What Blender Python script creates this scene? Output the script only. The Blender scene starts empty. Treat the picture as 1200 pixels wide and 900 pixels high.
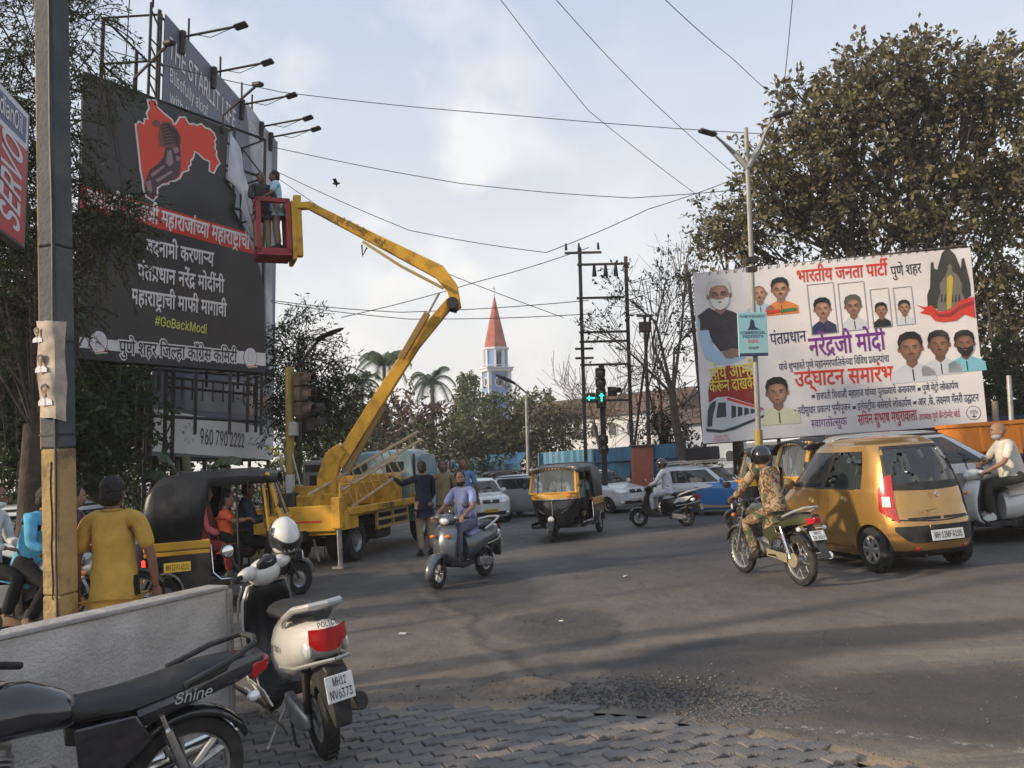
import bpy,bmesh,math,random
import numpy as np
from mathutils import Vector,Matrix,Quaternion,noise
from math import sin,cos,pi,radians as R
random.seed(7); rng= np.random.default_rng(7)
S= bpy.context.scene
COL= S.collection
# ------------------------------------------------------------------ camera
PITCH,ROLL,EYE,FPX=5.58,4.0,1.646,900.0
CP= Vector((0,0,EYE))
_F= Vector((0,cos(R(PITCH)),sin(R(PITCH)))); _U0= Vector((0,-sin(R(PITCH)),cos(R(PITCH)))); _R0= Vector((1,0,0))
_Rt= _R0*cos(R(ROLL)) - _U0*sin(R(ROLL)); _U= _R0*sin(R(ROLL)) + _U0*cos(R(ROLL))
cam= bpy.data.cameras.new('camera'); camo= bpy.data.objects.new('camera',cam); COL.objects.link(camo)
cam.sensor_width=36; cam.lens=27.0; cam.clip_start=0.05; cam.clip_end=3000
m= Matrix((_Rt,_U,-_F)).transposed().to_4x4(); m.translation= CP; camo.matrix_world= m
S.camera= camo
# ------------------------------------------------------------------ sky and sun (sun low on the left)
SUN_EL,SUN_AZ=20.0,110.0      # azimuth measured from +Y towards -X
sdir= Vector((-sin(R(SUN_AZ))*cos(R(SUN_EL)),cos(R(SUN_AZ))*cos(R(SUN_EL)),sin(R(SUN_EL))))
W= bpy.data.worlds.new('World'); S.world= W; W.use_nodes= True
at_dir=(_F+_Rt*((430-600)/FPX)-_U*((215-450)/FPX)).normalized()       # bank of pale cloud left of centre
def sky_world():
 nt= W.node_tree; N= nt.nodes; L= nt.links; N.clear()
 out= N.new('ShaderNodeOutputWorld'); bg= N.new('ShaderNodeBackground'); bg.inputs[1].default_value=0.12
 sk= N.new('ShaderNodeTexSky'); sk.sky_type= 'NISHITA'; sk.sun_disc= False
 sk.sun_elevation= R(SUN_EL); sk.sun_rotation= R(-SUN_AZ); sk.air_density=1.0; sk.dust_density=2.5; sk.ozone_density=1.5
 tc= N.new('ShaderNodeTexCoord'); sep= N.new('ShaderNodeSeparateXYZ'); L.new(tc.outputs['Generated'],sep.inputs[0])
 # pale afternoon haze: strong near the horizon, thin higher up
 hz= N.new('ShaderNodeMapRange'); hz.inputs[1].default_value=0.0; hz.inputs[2].default_value=0.62; hz.inputs[3].default_value=0.9; hz.inputs[4].default_value=0.72
 L.new(sep.outputs[2],hz.inputs[0])
 ramp= N.new('ShaderNodeValToRGB'); ramp.color_ramp.elements[0].position=0.0; ramp.color_ramp.elements[0].color=(5.2,4.95,4.65,1)
 ramp.color_ramp.elements[1].position=0.55; ramp.color_ramp.elements[1].color=(3.35,3.9,4.7,1)
 e= ramp.color_ramp.elements.new(0.25); e.color=(4.6,4.7,4.85,1)
 L.new(sep.outputs[2],ramp.inputs[0])
 mx= N.new('ShaderNodeMix'); mx.data_type= 'RGBA'; L.new(hz.outputs[0],mx.inputs[0]); L.new(sk.outputs[0],mx.inputs[6]); L.new(ramp.outputs[0],mx.inputs[7])
 # soft cloud banks
 mp= N.new('ShaderNodeMapping'); mp.inputs['Scale'].default_value=(2.0,2.0,4.2); mp.inputs['Location'].default_value=(0.75,0.2,0.3); L.new(tc.outputs['Generated'],mp.inputs[0])
 nz= N.new('ShaderNodeTexNoise'); nz.inputs['Scale'].default_value=2.1; nz.inputs['Detail'].default_value=7; nz.inputs['Roughness'].default_value=0.55; L.new(mp.outputs[0],nz.inputs[0])
 cr= N.new('ShaderNodeMapRange'); cr.inputs[1].default_value=0.5; cr.inputs[2].default_value=0.72; cr.inputs[3].default_value=0; cr.inputs[4].default_value=0.14; L.new(nz.outputs[0],cr.inputs[0])
 low= N.new('ShaderNodeMapRange'); low.inputs[1].default_value=0.25; low.inputs[2].default_value=0.5; low.inputs[3].default_value=1; low.inputs[4].default_value=0.15; L.new(sep.outputs[2],low.inputs[0])
 mu= N.new('ShaderNodeMath'); mu.operation= 'MULTIPLY'; L.new(cr.outputs[0],mu.inputs[0]); L.new(low.outputs[0],mu.inputs[1])
 m2= N.new('ShaderNodeMix'); m2.data_type= 'RGBA'; L.new(mu.outputs[0],m2.inputs[0]); L.new(mx.outputs[2],m2.inputs[6]); m2.inputs[7].default_value=(6.6,6.1,5.5,1)
 bank= N.new('ShaderNodeVectorMath'); bank.operation= 'DISTANCE'; bank.inputs[1].default_value= tuple(at_dir); L.new(tc.outputs['Generated'],bank.inputs[0])
 bm_= N.new('ShaderNodeMapRange'); bm_.inputs[1].default_value=.42; bm_.inputs[2].default_value=.05; bm_.inputs[3].default_value=0; bm_.inputs[4].default_value=.45; L.new(bank.outputs['Value'],bm_.inputs[0])
 n3= N.new('ShaderNodeTexNoise'); n3.inputs['Scale'].default_value=7; n3.inputs['Detail'].default_value=8; L.new(tc.outputs['Generated'],n3.inputs[0]); c3= N.new('ShaderNodeMapRange'); c3.inputs[1].default_value=.46; c3.inputs[2].default_value=.62; L.new(n3.outputs[0],c3.inputs[0])
 m4= N.new('ShaderNodeMath'); m4.operation= 'MULTIPLY'; L.new(bm_.outputs[0],m4.inputs[0]); L.new(c3.outputs[0],m4.inputs[1]); m5= N.new('ShaderNodeMix'); m5.data_type= 'RGBA'; L.new(m4.outputs[0],m5.inputs[0]); L.new(m2.outputs[2],m5.inputs[6]); m5.inputs[7].default_value=(7.2,6.7,6.0,1); L.new(m5.outputs[2],bg.inputs[0]); L.new(bg.outputs[0],out.inputs[0])
sky_world()
sl= bpy.data.lights.new('sun','SUN'); sl.energy=3.0; sl.angle= R(2.5); sl.color=(1.0,0.80,0.56)
so= bpy.data.objects.new('sun',sl); COL.objects.link(so); so.rotation_euler=(-sdir).to_track_quat('-Z','Y').to_euler()
S.view_settings.view_transform= 'Standard'; S.view_settings.look= 'None'; S.view_settings.gamma=1; S.view_settings.exposure=0.74
S.cycles.max_bounces=6; S.cycles.diffuse_bounces=3; S.cycles.glossy_bounces=3; S.cycles.transparent_max_bounces=16; S.cycles.caustics_reflective= False; S.cycles.caustics_refractive= False
# ------------------------------------------------------------------ places: from a direction to a point on the ground
UPV= Vector((sin(R(2.6)),-0.045,1)).normalized()      # plumb line: the junction slopes, posts do not follow it
TQ= Vector((0,0,1)).rotation_difference(UPV)
def ray(px,py):
 return (_F + _Rt*((px-600)/FPX) - _U*((py-450)/FPX))
def gp(px,py):                       # ground point seen at that direction
 d= ray(px,py); t=-EYE/d.z; return CP + d*t
def dist(Y): return 1481/(1395/Y+22) if Y < 40 else 26.03+(Y-40)      # paced distance to true distance
def at(px,py,Y): return at_raw(px,py,dist(Y))
def at_raw(px,py,Y):                # point in that direction at forward distance Y
 d= ray(px,py); return CP + d*(Y/d.y)
def gY(px,Y,z=0.0):                 # point at height z, forward distance Y, in column px
 Y= dist(Y); p= at_raw(px,538-0.07*(px-600),Y)
 for _ in range(4):
  q= proj(Vector((p.x,Y,z))); p.x += (px-q[0])*Y/FPX
 return Vector((p.x,Y,z))
def proj(p):
 v= p-CP; k= v.dot(_F); return 600+FPX*v.dot(_Rt)/k,450-FPX*v.dot(_U)/k
def plumb(base,py):                  # height along the plumb line that reaches row py
 h=1.0
 for _ in range(12):
  a= proj(base+UPV*h)[1]; b= proj(base+UPV*(h+.1))[1]; h += (py-a)/((b-a)/.1)
 return h
# ------------------------------------------------------------------ objects
def tagp(o,label=None,cat=None,group=None,kind=None):
 if label: o['label'] = label
 if cat: o['category'] = cat
 if group: o['group'] = group
 if kind: o['kind'] = kind
 return o
def thing(name,label,cat,loc=(0,0,0),yaw=0.0,group=None,plumbed=False,scale=1.0):
 o= bpy.data.objects.new(name,None); COL.objects.link(o); o.empty_display_size=.2
 q= Quaternion((0,0,1),yaw)
 if plumbed: q= TQ @ q
 o.rotation_mode= 'QUATERNION'; o.rotation_quaternion= q; o.location= loc; o.scale=(scale,)*3
 return tagp(o,label,cat,group)
def dup(root,label=None,loc=None,yaw=None,group=None,scale=None,plumbed=False):
 r= root.copy(); COL.objects.link(r)
 if label: r['label'] = label
 if group: r['group'] = group
 if loc is not None: r.location= loc
 if yaw is not None:
  q= Quaternion((0,0,1),yaw); r.rotation_quaternion= TQ @ q if plumbed else q
 if scale is not None: r.scale=(scale,)*3
 kids= {}
 for o in list(root.children_recursive):
  c= o.copy(); COL.objects.link(c); kids[o.name] = c
  c.parent= r if o.parent == root else kids[o.parent.name]
 return r
class MB:
 def __init__(s,M=None): s.v=[]; s.f=[]; s.mi=[]; s.cur=0; s.M= M
 def add(s,vs,fs):
  o= len(s.v)
  if s.M is not None: vs=[s.M @ Vector(p) for p in vs]
  s.v.extend(tuple(p) for p in vs)
  for f in fs: s.f.append(tuple(o+i for i in f)); s.mi.append(s.cur)
 def mat(s,i): s.cur= i; return s
 def poly(s,pts): s.add(pts,[tuple(range(len(pts)))]); return s
 def box(s,c,d,rot=None,b=0.0):
  hx,hy,hz= d[0]/2,d[1]/2,d[2]/2; c= Vector(c)
  if b <= 0:
   P=[Vector((x*hx,y*hy,z*hz)) for z in (-1,1) for y in (-1,1) for x in (-1,1)]
   F=[(0,2,3,1),(4,5,7,6),(0,1,5,4),(2,6,7,3),(0,4,6,2),(1,3,7,5)]
  else:
   b= min(b,hx*.9,hy*.9,hz*.9); P=[]; idx= {}
   for z in (-1,1):
    for y in (-1,1):
     for x in (-1,1):
      for a in range(3):
       q=[x*(hx-b),y*(hy-b),z*(hz-b)]; q[a] += (x,y,z)[a]*b
       idx[(x,y,z,a)] = len(P); P.append(Vector(q))
   F=[]
   for a in range(3):
    for sg in (-1,1):
     o1,o2=[k for k in range(3) if k != a]; ring=[]
     for u,w in ((-1,-1),(1,-1),(1,1),(-1,1)):
      k=[0,0,0]; k[a] = sg; k[o1] = u; k[o2] = w; ring.append(idx[(*k,a)])
     F.append(tuple(ring))
   for a in range(3):
    o1,o2=[k for k in range(3) if k != a]
    for u in (-1,1):
     for w in (-1,1):
      k=[0,0,0]; k[o1] = u; k[o2] = w; k0= list(k); k0[a] =-1; k1= list(k); k1[a] =1
      F.append((idx[(*k0,o1)],idx[(*k1,o1)],idx[(*k1,o2)],idx[(*k0,o2)]))
   for z in (-1,1):
    for y in (-1,1):
     for x in (-1,1): F.append(tuple(idx[(x,y,z,a)] for a in range(3)))
  if rot is not None:
   if not isinstance(rot,Matrix): rot= Matrix.Rotation(rot[2],3,'Z') @ Matrix.Rotation(rot[1],3,'Y') @ Matrix.Rotation(rot[0],3,'X')
   P=[rot @ p for p in P]
  s.add([p+c for p in P],F); return s
 def tube(s,pts,r,n=8,caps=True,flat=1.0,up=None):
  pts=[Vector(p) for p in pts]; k= len(pts); rs= r if isinstance(r,(list,tuple)) else [r]*k
  t=(pts[1]-pts[0]).normalized(); u= Vector(up) if up else (Vector((0,0,1)) if abs(t.z) < .9 else Vector((1,0,0)))
  vs=[]; nrm= None
  for i,p in enumerate(pts):
   a= pts[max(i-1,0)]; b= pts[min(i+1,k-1)]; t=(b-a)
   t= t.normalized() if t.length > 1e-9 else Vector((0,0,1))
   x= t.cross(u if nrm is None else nrm)
   if x.length < 1e-6: x= t.orthogonal()
   x.normalize(); y= x.cross(t).normalized(); nrm= y
   for j in range(n):
    an=2*pi*j/n; vs.append(p+x*cos(an)*rs[i]+y*sin(an)*rs[i]*flat)
  fs=[(i*n+j,i*n+(j+1) % n,(i+1)*n+(j+1) % n,(i+1)*n+j) for i in range(k-1) for j in range(n)]
  if caps: fs += [tuple(range(n))[::-1],tuple((k-1)*n+j for j in range(n))]
  s.add(vs,fs); return s
 def cyl(s,a,b,r,r2=None,n=12): return s.tube([a,b],[r,r if r2 is None else r2],n)
 def loft(s,rings,caps=True,closed=True):
  n= len(rings[0]); vs=[p for r in rings for p in r]; fs=[]
  for i in range(len(rings)-1):
   for j in range(n if closed else n-1):
    fs.append((i*n+j,i*n+(j+1) % n,(i+1)*n+(j+1) % n,(i+1)*n+j))
  if caps: fs += [tuple(range(n))[::-1],tuple((len(rings)-1)*n+j for j in range(n))]
  s.add(vs,fs); return s
 def ball(s,c,r,nu=12,nv=8,rot=None,z0=-1.0,z1=1.0):
  if not isinstance(r,(tuple,list)): r=(r,r,r)
  c= Vector(c); rings=[]
  a0= math.asin(z0); a1= math.asin(z1)
  for i in range(nv+1):
   a= a0+(a1-a0)*i/nv; q=[]
   for j in range(nu):
    b=2*pi*j/nu; p= Vector((cos(a)*cos(b)*r[0],cos(a)*sin(b)*r[1],sin(a)*r[2]))
    if rot is not None: p= rot @ p
    q.append(c+p)
   rings.append(q)
  s.loft(rings); return s
 def lathe(s,prof,c,ax=(0,0,1),n=16,caps=False,a0=0.0,a1=2*pi):
  c= Vector(c); ax= Vector(ax).normalized(); x= ax.orthogonal().normalized(); y= ax.cross(x)
  if abs(ax.y) > .99: x= Vector((1,0,0)); y= ax.cross(x)
  full= abs(a1-a0-2*pi) < 1e-6; m_= n if full else n+1
  rings=[[c+ax*h+(x*cos(a0+(a1-a0)*j/n)+y*sin(a0+(a1-a0)*j/n))*r for j in range(m_)] for r,h in prof]
  s.loft(rings,caps=caps,closed=full); return s
 def prism(s,pts,t,axis='y',c=0.0):       # outline in the two other axes, thickness t
  def P(a,b,h):
   return {'y': (a,h,b),'x': (h,a,b),'z': (a,b,h)}[axis]
  n= len(pts); vs=[P(a,b,c-t/2) for a,b in pts]+[P(a,b,c+t/2) for a,b in pts]
  fs=[tuple(range(n))[::-1],tuple(range(n,2*n))]+[(i,(i+1) % n,n+(i+1) % n,n+i) for i in range(n)]
  s.add(vs,fs); return s
 def build(s,name,mats,parent=None,smooth=35,bevel=0,kind=None,label=None,data_only=False,sub=0):
  me= bpy.data.meshes.new(name); me.from_pydata(s.v,[],s.f)
  if not isinstance(mats,(list,tuple)): mats=[mats]
  for q in mats: me.materials.append(q)
  if len(mats) > 1: me.polygons.foreach_set('material_index',s.mi)
  bm= bmesh.new(); bm.from_mesh(me); bmesh.ops.recalc_face_normals(bm,faces=bm.faces); bm.to_mesh(me); bm.free()
  if smooth:
   me.polygons.foreach_set('use_smooth',[True]*len(me.polygons)); me.set_sharp_from_angle(angle=R(smooth))
  me.update()
  o= bpy.data.objects.new(name,me); COL.objects.link(o)
  if bevel:
   md= o.modifiers.new('b','BEVEL'); md.width= bevel; md.segments=2; md.limit_method= 'ANGLE'; md.angle_limit= R(35)
  if sub:
   md= o.modifiers.new('s','SUBSURF'); md.levels= sub; md.render_levels= sub
  if parent is not None: o.parent= parent
  if kind: o['kind'] = kind
  if label: o['label'] = label
  return o
def raw_mesh(name,V,Fq,mats,parent=None,kind=None,smooth=False):      # numpy vertices and equal-sized faces
 me= bpy.data.meshes.new(name); nv= len(V); nf,k= Fq.shape
 me.vertices.add(nv); me.vertices.foreach_set('co',V.astype(np.float32).ravel())
 me.loops.add(nf*k); me.loops.foreach_set('vertex_index',Fq.astype(np.int32).ravel())
 me.polygons.add(nf); me.polygons.foreach_set('loop_start',np.arange(nf,dtype=np.int32)*k)
 if smooth: me.polygons.foreach_set('use_smooth',np.ones(nf,bool))
 me.update(calc_edges=True); me.validate()
 for q in (mats if isinstance(mats,(list,tuple)) else [mats]): me.materials.append(q)
 o= bpy.data.objects.new(name,me); COL.objects.link(o)
 if parent is not None: o.parent= parent
 if kind: o['kind'] = kind
 return o
# ------------------------------------------------------------------ materials
_mc= {}
def mat(name,col,rough=.6,metal=0.,var=.0,vs=8.,bump=0.,bs=40.,coat=0.,dirt=None,ds=3.,da=.45,emit=0,alpha=1.,trans=0.,spec=.5,sheen=0.,ior=1.45):
 if name in _mc: return _mc[name]
 M= bpy.data.materials.new(name); M.use_nodes= True; nt= M.node_tree; N= nt.nodes; L= nt.links
 b= N['Principled BSDF']; b.inputs['Roughness'].default_value= rough; b.inputs['Metallic'].default_value= metal
 b.inputs['Specular IOR Level'].default_value= spec; b.inputs['Coat Weight'].default_value= coat; b.inputs['Coat Roughness'].default_value=.06
 b.inputs['Transmission Weight'].default_value= trans; b.inputs['IOR'].default_value= ior; b.inputs['Alpha'].default_value= alpha
 if sheen: b.inputs['Sheen Weight'].default_value= sheen
 c4=(*col,1); b.inputs['Base Color'].default_value= c4
 if emit: b.inputs['Emission Color'].default_value= c4; b.inputs['Emission Strength'].default_value= emit
 tc= N.new('ShaderNodeTexCoord')
 src= None
 if var:
  nz= N.new('ShaderNodeTexNoise'); nz.inputs['Scale'].default_value= vs; nz.inputs['Detail'].default_value=6; L.new(tc.outputs['Object'],nz.inputs[0])
  mr= N.new('ShaderNodeMapRange'); mr.inputs[1].default_value=.3; mr.inputs[2].default_value=.7; mr.inputs[3].default_value=1-var; mr.inputs[4].default_value=1+var; L.new(nz.outputs[0],mr.inputs[0])
  mx= N.new('ShaderNodeMix'); mx.data_type= 'RGBA'; mx.blend_type= 'MULTIPLY'; mx.inputs[0].default_value=1; mx.inputs[6].default_value= c4
  L.new(mr.outputs[0],mx.inputs[7]); src= mx.outputs[2]
 if dirt:
  nz= N.new('ShaderNodeTexNoise'); nz.inputs['Scale'].default_value= ds; nz.inputs['Detail'].default_value=8; nz.inputs['Roughness'].default_value=.65; L.new(tc.outputs['Object'],nz.inputs[0])
  mr= N.new('ShaderNodeMapRange'); mr.inputs[1].default_value=.48; mr.inputs[2].default_value=.7; mr.inputs[3].default_value=0; mr.inputs[4].default_value= da; L.new(nz.outputs[0],mr.inputs[0])
  mx= N.new('ShaderNodeMix'); mx.data_type= 'RGBA'; L.new(mr.outputs[0],mx.inputs[0]); mx.inputs[7].default_value=(*dirt,1)
  if src: L.new(src,mx.inputs[6])
  else: mx.inputs[6].default_value= c4
  src= mx.outputs[2]
  ra= N.new('ShaderNodeMapRange'); ra.inputs[1].default_value=0; ra.inputs[2].default_value=1; ra.inputs[3].default_value= rough; ra.inputs[4].default_value= min(1,rough+.45); L.new(mr.outputs[0],ra.inputs[0]); L.new(ra.outputs[0],b.inputs['Roughness'])
 if src: L.new(src,b.inputs['Base Color'])
 if bump:
  nz= N.new('ShaderNodeTexNoise'); nz.inputs['Scale'].default_value= bs; nz.inputs['Detail'].default_value=4; L.new(tc.outputs['Object'],nz.inputs[0])
  bp= N.new('ShaderNodeBump'); bp.inputs['Strength'].default_value= bump; bp.inputs['Distance'].default_value=.02; L.new(nz.outputs[0],bp.inputs['Height']); L.new(bp.outputs[0],b.inputs['Normal'])
 _mc[name] = M; return M
def cloth(name,col,**k):
 k= {'rough': .85,'var': .18,'vs': 9,'bump': .9,'bs': 9,'spec': .2,**k}; return mat(name,col,**k)
def leafmat(name,c1,c2,c3=None):
 M= bpy.data.materials.new(name); M.use_nodes= True; nt= M.node_tree; N= nt.nodes; L= nt.links; N.clear()
 out= N.new('ShaderNodeOutputMaterial'); g= N.new('ShaderNodeNewGeometry'); rp= N.new('ShaderNodeValToRGB')
 rp.color_ramp.elements[0].color=(*c1,1); rp.color_ramp.elements[1].color=(*c2,1)
 if c3: e= rp.color_ramp.elements.new(.85); e.color=(*c2,1); rp.color_ramp.elements[-1].color=(*c3,1)
 L.new(g.outputs['Random Per Island'],rp.inputs[0])
 d= N.new('ShaderNodeBsdfPrincipled'); d.inputs['Roughness'].default_value=.55; d.inputs['Specular IOR Level'].default_value=.25; L.new(rp.outputs[0],d.inputs['Base Color'])
 t= N.new('ShaderNodeBsdfTranslucent'); L.new(rp.outputs[0],t.inputs[0]); x= N.new('ShaderNodeMixShader'); x.inputs[0].default_value=.3
 L.new(d.outputs[0],x.inputs[1]); L.new(t.outputs[0],x.inputs[2]); L.new(x.outputs[0],out.inputs[0]); return M
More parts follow.
